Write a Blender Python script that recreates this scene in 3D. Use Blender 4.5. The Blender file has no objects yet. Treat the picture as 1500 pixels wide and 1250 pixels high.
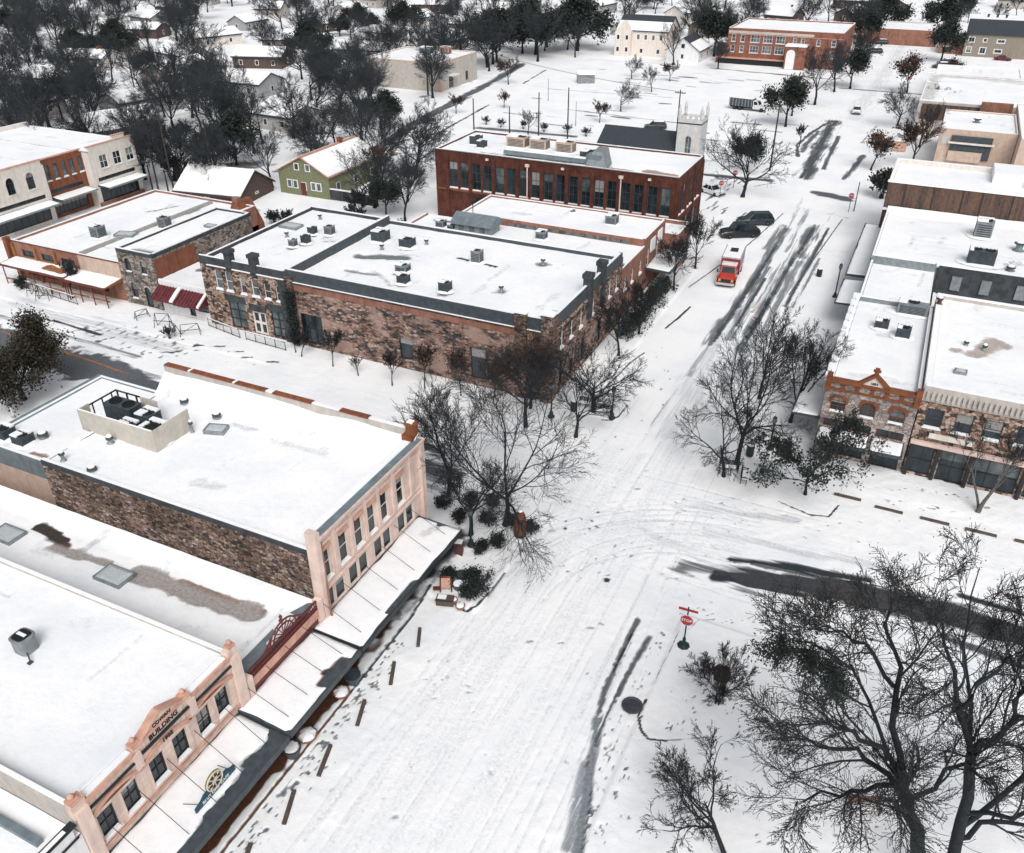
import bpy, math, random
import numpy as np
from mathutils import Vector, Matrix

SC = bpy.context.scene
COL = SC.collection
rad = math.radians

# ------------------------------------------------------------------ camera, world, sun
cam = bpy.data.cameras.new('camera'); cam_o = bpy.data.objects.new('camera', cam); COL.objects.link(cam_o)
cam.sensor_width = 36.0; cam.lens = 36 * 1254 / 1500.0; cam.clip_end = 3000; cam.clip_start = 0.5
def set_cam(tilt, yaw, roll, h):
    f = Vector((-math.sin(yaw) * math.cos(tilt), math.cos(yaw) * math.cos(tilt), -math.sin(tilt)))
    r = Vector((math.cos(yaw), math.sin(yaw), 0)); u = r.cross(f)
    c, s = math.cos(roll), math.sin(roll)
    r2 = r * c + u * s; u2 = u * c - r * s
    m = Matrix((r2, u2, -f)).transposed().to_4x4(); m.translation = (0, 0, h)
    cam_o.matrix_world = m
set_cam(0.55415, 0.4475, -0.0035, 42.0)
SC.camera = cam_o
SC.view_settings.view_transform = 'Standard'; SC.view_settings.look = 'None'; SC.view_settings.exposure = 0; SC.view_settings.gamma = 1

SUN_EL, SUN_AZ = rad(48), rad(150)          # azimuth clockwise from +Y
w = bpy.data.worlds.new('World'); SC.world = w; w.use_nodes = True
nt = w.node_tree; nt.nodes.clear()
sky = nt.nodes.new('ShaderNodeTexSky'); sky.sky_type = 'NISHITA'; sky.sun_disc = False
sky.sun_elevation = SUN_EL; sky.sun_rotation = SUN_AZ; sky.dust_density = 4.0; sky.air_density = 1.0; sky.ozone_density = 1.0
hs = nt.nodes.new('ShaderNodeHueSaturation'); hs.inputs['Saturation'].default_value = 0.28
bg = nt.nodes.new('ShaderNodeBackground'); bg.inputs['Strength'].default_value = 0.132
out = nt.nodes.new('ShaderNodeOutputWorld')
nt.links.new(sky.outputs[0], hs.inputs['Color']); nt.links.new(hs.outputs[0], bg.inputs[0]); nt.links.new(bg.outputs[0], out.inputs[0])
sl = bpy.data.lights.new('sun', 'SUN'); sl.energy = 1.55; sl.angle = rad(34); sl.color = (1.0, 0.982, 0.96)
so = bpy.data.objects.new('sun', sl); COL.objects.link(so)
sd = Vector((math.sin(SUN_AZ) * math.cos(SUN_EL), math.cos(SUN_AZ) * math.cos(SUN_EL), math.sin(SUN_EL)))
so.rotation_euler = sd.to_track_quat('Z', 'Y').to_euler(); so.location = (0, 0, 60)

# ------------------------------------------------------------------ materials
def nodes(name):
    m = bpy.data.materials.new(name); m.use_nodes = True
    t = m.node_tree; b = t.nodes['Principled BSDF']
    return m, t, b
def N(t, kind, **kw):
    n = t.nodes.new(kind)
    for k, v in kw.items():
        if k in n.inputs: n.inputs[k].default_value = v
        else: setattr(n, k, v)
    return n
def mix(t, fac, a, b, blend='MIX'):
    n = t.nodes.new('ShaderNodeMix'); n.data_type = 'RGBA'; n.blend_type = blend
    for s, v in ((0, fac), (6, a), (7, b)):
        if hasattr(v, 'is_output') or isinstance(v, bpy.types.NodeSocket): t.links.new(v, n.inputs[s])
        else: n.inputs[s].default_value = v if s == 0 else (*v, 1)
    return n.outputs[2]
def ramp(t, src, stops):
    r = t.nodes.new('ShaderNodeValToRGB'); e = r.color_ramp.elements
    while len(e) < len(stops): e.new(0.5)
    for el, (p, c) in zip(e, stops):
        el.position = p; el.color = (*c, 1) if hasattr(c, '__len__') else (c, c, c, 1)
    t.links.new(src, r.inputs[0]); return r.outputs[0]
def coords(t, scale=(1, 1, 1), world=False):
    if world:
        g = t.nodes.new('ShaderNodeNewGeometry'); o = g.outputs['Position']
    else:
        g = t.nodes.new('ShaderNodeTexCoord'); o = g.outputs['Object']
    mp = t.nodes.new('ShaderNodeMapping'); mp.inputs['Scale'].default_value = scale
    t.links.new(o, mp.inputs[0]); return mp.outputs[0]
def noise(t, vec, scale, detail=3, rough=0.55):
    n = N(t, 'ShaderNodeTexNoise', Scale=scale, Detail=detail, Roughness=rough); t.links.new(vec, n.inputs['Vector']); return n.outputs['Fac']
def bump(t, b, h, strength=0.3, dist=0.05):
    n = N(t, 'ShaderNodeBump', Strength=strength, Distance=dist); t.links.new(h, n.inputs['Height']); t.links.new(n.outputs[0], b.inputs['Normal'])

def dull(name, c, rough=0.8, var=0.25, scale=1.5, metal=0.0, streak=True, spec=0.3):
    """painted / mineral surface with grime, streaks and fine mottling"""
    m, t, b = nodes(name)
    v = coords(t); vs = coords(t, (2.2, 2.2, 0.25))
    n1 = noise(t, v, scale, 5); n2 = noise(t, vs, 1.3, 3) if streak else noise(t, v, scale * 4, 2)
    lo = tuple(x * (1 - var) for x in c); hi = tuple(min(0.95, x * (1 + var * .6)) for x in c)
    a = ramp(t, n1, [(0.3, lo), (0.68, hi)])
    d = ramp(t, n2, [(0.32, (0.80, 0.81, 0.83)), (0.58, (1, 1, 1))] if streak else [(0.35, (0.62, 0.63, 0.65)), (0.6, (1, 1, 1))])
    t.links.new(mix(t, 0.6, a, d, 'MULTIPLY'), b.inputs['Base Color'])
    b.inputs['Roughness'].default_value = rough; b.inputs['Metallic'].default_value = metal; b.inputs['Specular IOR Level'].default_value = spec
    n3 = noise(t, v, scale * 9, 2); bump(t, b, n3, 0.15, 0.02)
    return m

def brick(name, c1, c2, mortar, grime=0.5, bw=0.24, bh=0.085):
    """brick courses, laid in x/z and y/z alike"""
    m, t, b = nodes(name)
    g = t.nodes.new('ShaderNodeTexCoord'); sx = t.nodes.new('ShaderNodeSeparateXYZ'); t.links.new(g.outputs['Object'], sx.inputs[0])
    ad = N(t, 'ShaderNodeMath', operation='ADD'); t.links.new(sx.outputs[0], ad.inputs[0]); t.links.new(sx.outputs[1], ad.inputs[1])
    cb = t.nodes.new('ShaderNodeCombineXYZ'); t.links.new(ad.outputs[0], cb.inputs[0]); t.links.new(sx.outputs[2], cb.inputs[1])
    br = t.nodes.new('ShaderNodeTexBrick'); t.links.new(cb.outputs[0], br.inputs['Vector'])
    br.inputs['Color1'].default_value = (*c1, 1); br.inputs['Color2'].default_value = (*c2, 1); br.inputs['Mortar'].default_value = (*mortar, 1)
    br.inputs['Scale'].default_value = 1.0; br.inputs['Brick Width'].default_value = bw; br.inputs['Row Height'].default_value = bh; br.inputs['Mortar Size'].default_value = 0.012
    v = coords(t); n1 = noise(t, v, 0.9, 5); n2 = noise(t, coords(t, (2, 2, .2)), 1.2, 3)
    d = ramp(t, n1, [(0.3, 1 - grime), (0.62, 1.0)]); e = ramp(t, n2, [(0.35, 0.6), (0.55, 1.0)])
    x = mix(t, 0.9, br.outputs[0], d, 'MULTIPLY'); t.links.new(mix(t, 0.6, x, e, 'MULTIPLY'), b.inputs['Base Color'])
    b.inputs['Roughness'].default_value = 0.9; b.inputs['Specular IOR Level'].default_value = 0.2
    bump(t, b, br.outputs[1], 0.4, -0.02)
    return m

def rubble(name, stops, scale=2.2, squash=2.0, dark=0.55, bstr=0.6, patch=None):
    """irregular coursed stone: one tone per stone, dark open joints, soot"""
    m, t, b = nodes(name)
    v = coords(t, (1, 1, squash)); nz = t.nodes.new('ShaderNodeTexNoise'); nz.inputs['Scale'].default_value = 3; t.links.new(v, nz.inputs['Vector'])
    ms = N(t, 'ShaderNodeVectorMath', operation='MULTIPLY_ADD'); ms.inputs[1].default_value = (.25, .25, .25)
    t.links.new(nz.outputs['Color'], ms.inputs[0]); t.links.new(v, ms.inputs[2])
    vo = N(t, 'ShaderNodeTexVoronoi', Scale=scale); t.links.new(ms.outputs[0], vo.inputs['Vector'])
    ve = N(t, 'ShaderNodeTexVoronoi', Scale=scale, feature='DISTANCE_TO_EDGE'); t.links.new(ms.outputs[0], ve.inputs['Vector'])
    sp = t.nodes.new('ShaderNodeSeparateColor'); t.links.new(vo.outputs['Color'], sp.inputs[0])
    c = ramp(t, sp.outputs[0], stops)
    j = ramp(t, ve.outputs['Distance'], [(0.0, 0.35), (0.12, 1.0)])
    n1 = noise(t, coords(t), 0.35, 5, 0.65); s = ramp(t, n1, [(0.38, dark), (0.58, 1.0)])
    n4 = noise(t, coords(t), 14, 3); f = ramp(t, n4, [(0.3, 0.7), (0.7, 1.15)])
    c = mix(t, 1.0, c, j, 'MULTIPLY'); c = mix(t, 1.0, c, s, 'MULTIPLY'); c = mix(t, 1.0, c, f, 'MULTIPLY')
    if patch:
        n5 = noise(t, coords(t, (1, 1, 1.6)), 0.28, 3); c = mix(t, ramp(t, n5, [(0.5, 0.0), (0.62, 0.8)]), c, patch)
    t.links.new(c, b.inputs['Base Color']); b.inputs['Roughness'].default_value = 0.95; b.inputs['Specular IOR Level'].default_value = 0.15
    bump(t, b, ve.outputs['Distance'], bstr, 0.08)
    return m

def snow_nodes(t):
    v = coords(t, world=True)
    n1 = noise(t, v, 0.16, 5, 0.6); n2 = noise(t, v, 2.2, 4, 0.6)
    c = ramp(t, n1, [(0.3, (0.815, 0.84, 0.87)), (0.56, (0.915, 0.92, 0.925))])
    d = ramp(t, n2, [(0.28, (0.93, 0.94, 0.955)), (0.5, (1, 1, 1))])
    return v, mix(t, 0.8, c, d, 'MULTIPLY'), n2
def snow_mat(name='snow'):
    m, t, b = nodes(name); v, c, n2 = snow_nodes(t)
    t.links.new(c, b.inputs['Base Color']); b.inputs['Roughness'].default_value = 0.75; b.inputs['Specular IOR Level'].default_value = 0.15
    bump(t, b, noise(t, v, 1.1, 6, 0.65), 0.25, 0.15); return m
def snow_over(name, streaks=True):
    """snow that gives way to the surface below where the mesh's 'bare' attribute is high"""
    m, t, b = nodes(name); v, c, n2 = snow_nodes(t)
    ab = N(t, 'ShaderNodeAttribute', attribute_name='bare'); ac = N(t, 'ShaderNodeAttribute', attribute_name='bcol')
    sp = t.nodes.new('ShaderNodeSeparateColor'); t.links.new(ab.outputs['Color'], sp.inputs[0])
    def cover(src, vec, scale, k):
        nn = noise(t, vec, scale, 5, 0.62)
        a = N(t, 'ShaderNodeMath', operation='MULTIPLY_ADD'); a.inputs[1].default_value = k; a.inputs[2].default_value = -k * 0.5; t.links.new(nn, a.inputs[0])
        s = N(t, 'ShaderNodeMath', operation='ADD'); t.links.new(src, s.inputs[0]); t.links.new(a.outputs[0], s.inputs[1])
        r = N(t, 'ShaderNodeMapRange', interpolation_type='SMOOTHSTEP'); r.inputs['From Min'].default_value = 0.30; r.inputs['From Max'].default_value = 0.66
        t.links.new(s.outputs[0], r.inputs[0])
        o_ = N(t, 'ShaderNodeMath', operation='MULTIPLY', use_clamp=True); o_.inputs[1].default_value = 1.25; t.links.new(src, o_.inputs[0])
        q = N(t, 'ShaderNodeMath', operation='MULTIPLY'); t.links.new(r.outputs[0], q.inputs[0]); t.links.new(o_.outputs[0], q.inputs[1]); return q.outputs[0]
    fs = [cover(sp.outputs[2], v, 2.0, 0.9)]
    if streaks:
        fs += [cover(sp.outputs[0], coords(t, (3.2, 0.16, 1), True), 1.0, 1.7), cover(sp.outputs[1], coords(t, (0.14, 3.2, 1), True), 1.0, 1.6)]
    f = fs[0]
    for x in fs[1:]:
        mx = N(t, 'ShaderNodeMath', operation='MAXIMUM'); t.links.new(f, mx.inputs[0]); t.links.new(x, mx.inputs[1]); f = mx.outputs[0]
    g2 = ramp(t, noise(t, v, 5, 4), [(0.3, 0.75), (0.7, 1.2)])
    bc = mix(t, 1.0, ac.outputs['Color'], g2, 'MULTIPLY')
    t.links.new(mix(t, f, c, bc), b.inputs['Base Color'])
    rr = N(t, 'ShaderNodeMapRange'); rr.inputs['To Min'].default_value = 0.75; rr.inputs['To Max'].default_value = 0.5; t.links.new(f, rr.inputs[0]); t.links.new(rr.outputs[0], b.inputs['Roughness'])
    b.inputs['Specular IOR Level'].default_value = 0.2
    bump(t, b, noise(t, v, 1.3, 8, 0.72), 0.42, 0.18); return m
def glass_mat(name, lo, hi, rough=0.12):
    m, t, b = nodes(name); v = coords(t)
    a = ramp(t, noise(t, coords(t, (1, 1, .5), True), 0.9, 2), [(0.38, lo), (0.66, hi)])  # paler noise patches paint reflections and blinds into the pane colour
    t.links.new(a, b.inputs['Base Color']); b.inputs['Roughness'].default_value = rough; b.inputs['Specular IOR Level'].default_value = 0.5; return m
def plain(name, c, rough=0.5, metal=0.0, var=0.15, scale=6, spec=0.4):
    return dull(name, c, rough, var, scale, metal, False, spec)
def boards(name, c, c2, per=0.9):
    m, t, b = nodes(name); v = coords(t, (1, 1, .08)); n1 = noise(t, v, 1.6 / per, 4, .7); n2 = noise(t, coords(t, (1, 1, .3)), 7, 3)
    a = ramp(t, n1, [(0.34, c2), (0.56, c)]); t.links.new(mix(t, 1, a, ramp(t, n2, [(0.3, 0.55), (0.7, 1.15)]), 'MULTIPLY'), b.inputs['Base Color'])
    b.inputs['Roughness'].default_value = 0.85; return m

M = {}
M['snow'] = snow_mat(); M['ground'] = snow_over('snowy_ground'); M['roof'] = snow_over('snowy_roof', False)
M['glass'] = glass_mat('window_glass', (0.008, 0.014, 0.018), (0.03, 0.045, 0.055))
M['glass_pale'] = glass_mat('pale_window_glass', (0.04, 0.055, 0.06), (0.16, 0.18, 0.19), 0.2)
M['pink'] = dull('pink_limestone', (0.72, 0.56, 0.49), 0.85, 0.15, 1.1)
M['pink_block'] = brick('pink_limestone_blocks', (0.80, 0.63, 0.55), (0.72, 0.55, 0.47), (0.62, 0.46, 0.40), 0.18, 0.9, 0.38)
M['salmon'] = dull('salmon_trim', (0.60, 0.345, 0.265), 0.8, 0.22)
M['cream'] = dull('cream_stucco', (0.72, 0.67, 0.61), 0.85, 0.1)
M['white_paint'] = dull('white_paint', (0.78, 0.78, 0.78), 0.6, 0.06)
M['grey_render'] = dull('grey_render', (0.42, 0.41, 0.39), 0.9, 0.2)
M['tan_render'] = dull('tan_render', (0.50, 0.46, 0.42), 0.9, 0.15)
M['tan_panel'] = dull('tan_panel', (0.55, 0.42, 0.34), 0.8, 0.15)
M['rubble_dark'] = rubble('dark_rubble_stone', [(0.0, (0.06, 0.05, 0.048)), (0.3, (0.17, 0.12, 0.10)), (0.55, (0.34, 0.24, 0.2)), (0.75, (0.22, 0.135, 0.09)), (1.0, (0.5, 0.43, 0.39))], 3.4, 1.7, 0.5)
M['rubble_pink'] = rubble('pink_rubble_stone', [(0.0, (0.06, 0.062, 0.065)), (0.28, (0.13, 0.11, 0.105)), (0.55, (0.34, 0.21, 0.165)), (0.8, (0.46, 0.30, 0.245)), (1.0, (0.54, 0.45, 0.39))], 2.0, 2.4, 0.6, 0.8, (0.40, 0.275, 0.23))
M['rubble_facade'] = rubble('mixed_facade_stone', [(0.0, (0.05, 0.05, 0.052)), (0.3, (0.2, 0.13, 0.1)), (0.5, (0.46, 0.31, 0.24)), (1.0, (0.58, 0.46, 0.39))], 2.5, 1.5, 0.65, 0.7)
M['rubble_grey'] = rubble('grey_brown_stone', [(0.0, (0.1, 0.09, 0.085)), (0.4, (0.3, 0.25, 0.22)), (1.0, (0.46, 0.40, 0.36))], 2.2, 1.6, 0.55)
M['limestone_pale'] = rubble('pale_limestone', [(0.0, (0.30, 0.26, 0.24)), (0.4, (0.48, 0.41, 0.38)), (1.0, (0.60, 0.53, 0.49))], 2.0, 1.8, 0.6, 0.3)
M['dark_stone'] = dull('dark_weathered_stone', (0.055, 0.062, 0.068), 0.9, 0.4)
M['brick_red'] = brick('dark_red_brick', (0.155, 0.044, 0.028), (0.105, 0.032, 0.022), (0.12, 0.068, 0.055), 0.5)
M['brick_orange'] = brick('orange_brick', (0.37, 0.165, 0.11), (0.30, 0.125, 0.085), (0.32, 0.21, 0.17), 0.35)
M['brick_rust'] = brick('rust_brick', (0.31, 0.10, 0.05), (0.24, 0.075, 0.04), (0.22, 0.12, 0.085), 0.3)
M['brick_school'] = brick('school_brick', (0.34, 0.13, 0.085), (0.26, 0.10, 0.07), (0.3, 0.17, 0.13), 0.35)
M['orange_trim'] = dull('orange_brown_trim', (0.21, 0.07, 0.03), 0.7, 0.3)
M['iron_red'] = plain('dark_red_iron', (0.14, 0.028, 0.025), 0.45)
M['red_metal'] = dull('oxblood_sheet_metal', (0.135, 0.035, 0.04), 0.45, 0.35, 2.0)
M['iron'] = plain('black_iron', (0.018, 0.024, 0.028), 0.5)
M['green_iron'] = plain('dark_green_iron', (0.012, 0.03, 0.03), 0.5)
M['grey_metal'] = dull('galvanised_metal', (0.26, 0.29, 0.30), 0.5, 0.25, 2.5, 0.3)
M['blue_grey'] = dull('blue_grey_sheet', (0.20, 0.245, 0.27), 0.55, 0.25, 1.5, 0.2)
M['dark_metal'] = dull('dark_sheet_metal', (0.06, 0.075, 0.085), 0.5, 0.3, 2)
M['black_fan'] = plain('black_fan_plastic', (0.01, 0.013, 0.015), 0.5)
M['blind'] = plain('window_blind', (0.30, 0.30, 0.29), 0.6, 0, .2)
M['tower_white'] = dull('whitewashed_stone', (0.60, 0.60, 0.59), 0.85, 0.12)
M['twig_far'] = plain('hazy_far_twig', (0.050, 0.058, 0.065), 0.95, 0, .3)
M['bark'] = dull('dark_bark', (0.019, 0.023, 0.026), 0.95, 0.4, 5)
M['twig'] = plain('dark_twig', (0.026, 0.031, 0.035), 0.95, 0, .3)
M['twig_brown'] = plain('brown_twig', (0.075, 0.05, 0.04), 0.95, 0, .3)
M['bark_pale'] = dull('grey_bark', (0.12, 0.11, 0.10), 0.95, 0.4, 5)
M['leaf_dark'] = plain('dark_evergreen_leaf', (0.020, 0.030, 0.026), 0.7, 0, .5, 0.8)
M['leaf_rust'] = plain('rust_brown_leaf', (0.085, 0.048, 0.036), 0.8, 0, .45, 0.8)
M['leaf_olive'] = plain('olive_brown_leaf', (0.045, 0.038, 0.026), 0.8, 0, .5, 0.8)
M['wood_pole'] = dull('weathered_pole_wood', (0.05, 0.042, 0.038), 0.9, 0.3, 3)
M['wood_brown'] = dull('brown_timber', (0.30, 0.13, 0.055), 0.75, 0.3, 3)
M['wood_tie'] = dull('weathered_tie_wood', (0.10, 0.075, 0.062), 0.9, 0.3, 4)
M['wood_wall'] = boards('rusty_brown_wall', (0.145, 0.085, 0.06), (0.045, 0.038, 0.036))
M['asphalt'] = dull('asphalt', (0.045, 0.05, 0.055), 0.8, 0.3, 4)
M['shingle_dark'] = dull('dark_shingle', (0.045, 0.055, 0.065), 0.85, 0.3, 6)
M['shingle_brown'] = dull('brown_shingle', (0.055, 0.04, 0.04), 0.85, 0.3, 5)
M['siding_green'] = dull('olive_green_siding', (0.19, 0.205, 0.118), 0.7, 0.15, 2)
M['siding_peach'] = dull('peach_siding', (0.74, 0.66, 0.59), 0.7, 0.12, 2)
M['siding_grey'] = dull('grey_siding', (0.33, 0.34, 0.34), 0.75, 0.15, 2)
M['siding_taupe'] = dull('taupe_siding', (0.27, 0.235, 0.19), 0.75, 0.12, 2)
M['siding_dark'] = dull('dark_brown_siding', (0.10, 0.07, 0.06), 0.8, 0.25, 2)
M['shingle_rust'] = dull('salmon_roof_tin', (0.48, 0.26, 0.19), 0.6, 0.25, 2)
M['concrete'] = dull('concrete', (0.36, 0.35, 0.33), 0.9, 0.2, 2)
M['plank_pale'] = dull('pale_plywood_screen', (0.52, 0.48, 0.42), 0.8, 0.12, 2)
M['red_sign'] = plain('sign_red', (0.42, 0.025, 0.03), 0.4, 0, .08)
M['sign_white'] = plain('sign_white', (0.8, 0.8, 0.8), 0.4, 0, .05)
M['sign_teal'] = plain('sign_teal', (0.018, 0.085, 0.125), 0.5, 0, .25)
M['gold'] = plain('dull_gold', (0.33, 0.28, 0.09), 0.5, 0.3)
M['letter'] = plain('black_letter', (0.012, 0.012, 0.014), 0.6)
M['tyre'] = plain('tyre_rubber', (0.012, 0.012, 0.013), 0.8)
M['rim'] = plain('wheel_rim', (0.25, 0.26, 0.27), 0.35, 0.7)
M['car_dark'] = plain('charcoal_car_paint', (0.035, 0.047, 0.055), 0.25, 0.3, .1, 3, .6)
M['car_black'] = plain('black_car_paint', (0.012, 0.017, 0.021), 0.25, 0.2, .1, 3, .6)
M['car_white'] = plain('white_car_paint', (0.75, 0.76, 0.77), 0.25, 0, .05, 3, .6)
M['car_red'] = plain('dark_red_car_paint', (0.17, 0.02, 0.025), 0.25, 0.1, .1, 3, .6)
M['truck_red'] = plain('engine_red_paint', (0.50, 0.042, 0.022), 0.3, 0, .12, 3, .5)
M['truck_maroon'] = plain('deep_red_paint', (0.30, 0.03, 0.03), 0.35, 0, .2, 3, .5)
M['chrome'] = plain('dull_chrome', (0.62, 0.63, 0.64), 0.25, 0.8)
M['lamp_amber'] = plain('amber_lens', (0.75, 0.32, 0.07), 0.3)
M['lamp_clear'] = plain('clear_lens', (0.7, 0.7, 0.68), 0.2)
M['lamp_red'] = plain('red_lens', (0.4, 0.03, 0.02), 0.3)
M['orange_plastic'] = plain('orange_plastic', (0.75, 0.27, 0.02), 0.5)
M['rust'] = dull('rust_brown', (0.14, 0.055, 0.032), 0.85, 0.35, 4)
M['terracotta'] = dull('terracotta', (0.30, 0.15, 0.11), 0.8, 0.25, 4)
M['sky_light'] = plain('skylight_dome', (0.52, 0.56, 0.57), 0.35)

# ------------------------------------------------------------------ mesh builder
class MB:
    def __init__(s): s.v = []; s.f = []; s.m = []; s.cur = 0
    def face(s, pts):
        i = len(s.v); s.v += [tuple(p) for p in pts]; s.f.append(tuple(range(i, i + len(pts)))); s.m.append(s.cur); return s
    def box(s, x0, x1, y0, y1, z0, z1, m=None):
        if m is not None: s.cur = m
        if x0 > x1: x0, x1 = x1, x0
        if y0 > y1: y0, y1 = y1, y0
        i = len(s.v)
        s.v += [(x0, y0, z0), (x1, y0, z0), (x1, y1, z0), (x0, y1, z0), (x0, y0, z1), (x1, y0, z1), (x1, y1, z1), (x0, y1, z1)]
        for q in ((0, 3, 2, 1), (4, 5, 6, 7), (0, 1, 5, 4), (1, 2, 6, 5), (2, 3, 7, 6), (3, 0, 4, 7)):
            s.f.append(tuple(i + k for k in q)); s.m.append(s.cur)
        return s
    def loft(s, rings, cap=True, m=None, closed=True):
        if m is not None: s.cur = m
        n = len(rings[0]); i = len(s.v)
        for r in rings: s.v += [tuple(p) for p in r]
        for a in range(len(rings) - 1):
            for k in range(n if closed else n - 1):
                k2 = (k + 1) % n
                s.f.append((i + a * n + k, i + a * n + k2, i + (a + 1) * n + k2, i + (a + 1) * n + k)); s.m.append(s.cur)
        if cap:
            s.f.append(tuple(i + k for k in reversed(range(n)))); s.m.append(s.cur)
            e = i + (len(rings) - 1) * n; s.f.append(tuple(e + k for k in range(n))); s.m.append(s.cur)
        return s
    def tube(s, p, q, r0, r1=None, n=8, m=None):
        r1 = r0 if r1 is None else r1
        p = Vector(p); q = Vector(q); d = (q - p).normalized()
        a = d.cross(Vector((0, 0, 1)) if abs(d.z) < 0.9 else Vector((1, 0, 0))).normalized(); b = d.cross(a)
        R = lambda c, r: [c + (a * math.cos(2 * math.pi * k / n) + b * math.sin(2 * math.pi * k / n)) * r for k in range(n)]
        return s.loft([R(p, r0), R(q, r1)], True, m)
    def lathe(s, prof, c=(0, 0, 0), n=12, m=None):
        rings = [[(c[0] + r * math.cos(2 * math.pi * k / n), c[1] + r * math.sin(2 * math.pi * k / n), c[2] + z) for k in range(n)] for r, z in prof]
        return s.loft(rings, True, m)
    def prism(s, pts, d, m=None):
        """pts: 3-D polygon, d: extrusion vector"""
        d = Vector(d); return s.loft([[Vector(p) for p in pts], [Vector(p) + d for p in pts]], True, m)
    def build(s, name, mats, parent=None, smooth=False, off=None):
        me = bpy.data.meshes.new(name)
        if off is None and parent is not None and parent.get('worldparts'): off = root_loc(parent)
        v = s.v if off is None else [(p[0] - off[0], p[1] - off[1], p[2] - off[2]) for p in s.v]
        me.from_pydata(v, [], s.f)
        mats = mats if isinstance(mats, (list, tuple)) else [mats]
        for x in mats: me.materials.append(M[x] if isinstance(x, str) else x)
        if len(mats) > 1: me.polygons.foreach_set('material_index', s.m)
        if smooth: me.polygons.foreach_set('use_smooth', [True] * len(s.f))
        me.update()
        o = bpy.data.objects.new(name, me); COL.objects.link(o)
        if parent is not None:
            o.parent = parent
            if parent.get('worldparts'): o['worldparts'] = parent['worldparts']
        return o
def root_loc(o):
    while o.parent: o = o.parent
    return tuple(o.location)
def thing(name, label, cat, loc=(0, 0, 0), group=None, rz=0, world=False):
    if len(label.split()) > 16: print('LONG', name, label)
    o = bpy.data.objects.new(name, None); COL.objects.link(o); o.empty_display_size = 0.5
    o.location = loc; o.rotation_euler = (0, 0, rz); tag(o, label, cat, group)
    if world: o['worldparts'] = 1
    return o
def tag(o, label=None, cat=None, group=None, kind=None):
    if label: o['label'] = label
    if cat: o['category'] = cat
    if group: o['group'] = group
    if kind: o['kind'] = kind
    return o
KIDS = {}
def kids(o): return [c for c in o.children]
def dup(root, loc, rz=0, label=None, group=None, scale=1.0):
    def cp(o, par):
        c = o.copy(); COL.objects.link(c)
        if par is not None: c.parent = par
        for ch in list(o.children): cp(ch, c)
        return c
    r = cp(root, None); r.location = loc; r.rotation_euler = (0, 0, rz); r.scale = (scale, scale, scale)
    if label: r['label'] = label
    if group: r['group'] = group
    return r

def np_mesh(name, V, F, mats, parent=None, smooth=False, attrs=None, mi=None):
    me = bpy.data.meshes.new(name); k = F.shape[1]
    me.vertices.add(len(V)); me.vertices.foreach_set('co', np.ascontiguousarray(V, np.float32).ravel())
    me.loops.add(F.size); me.loops.foreach_set('vertex_index', np.ascontiguousarray(F, np.int32).ravel())
    me.polygons.add(len(F)); me.polygons.foreach_set('loop_start', np.arange(len(F), dtype=np.int32) * k)
    if smooth: me.polygons.foreach_set('use_smooth', np.ones(len(F), bool))
    for x in (mats if isinstance(mats, (list, tuple)) else [mats]): me.materials.append(M[x])
    if mi is not None: me.polygons.foreach_set('material_index', np.ascontiguousarray(mi, np.int32))
    me.update(calc_edges=True)
    for nme, arr in (attrs or {}).items():
        a = me.attributes.new(nme, 'FLOAT_COLOR', 'POINT'); a.data.foreach_set('color', np.ascontiguousarray(arr, np.float32).ravel())
    o = bpy.data.objects.new(name, me); COL.objects.link(o)
    if parent is not None: o.parent = parent
    return o

# smooth value noise on arrays
def vnoise(x, y, seed=0):
    xi = np.floor(x).astype(np.int64); yi = np.floor(y).astype(np.int64); fx = x - xi; fy = y - yi
    fx = fx * fx * (3 - 2 * fx); fy = fy * fy * (3 - 2 * fy)
    def h(a, b):
        n = (a * 374761393 + b * 668265263 + seed * 974634) & 0x7fffffff
        n = ((n ^ (n >> 13)) * 1274126177) & 0x7fffffff
        return ((n ^ (n >> 16)) & 0xffff) / 65535.0
    return (h(xi, yi) * (1 - fx) + h(xi + 1, yi) * fx) * (1 - fy) + (h(xi, yi + 1) * (1 - fx) + h(xi + 1, yi + 1) * fx) * fy
def sstep(e0, e1, x):
    t = np.clip((x - e0) / (e1 - e0), 0, 1); return t * t * (3 - 2 * t)

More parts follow.
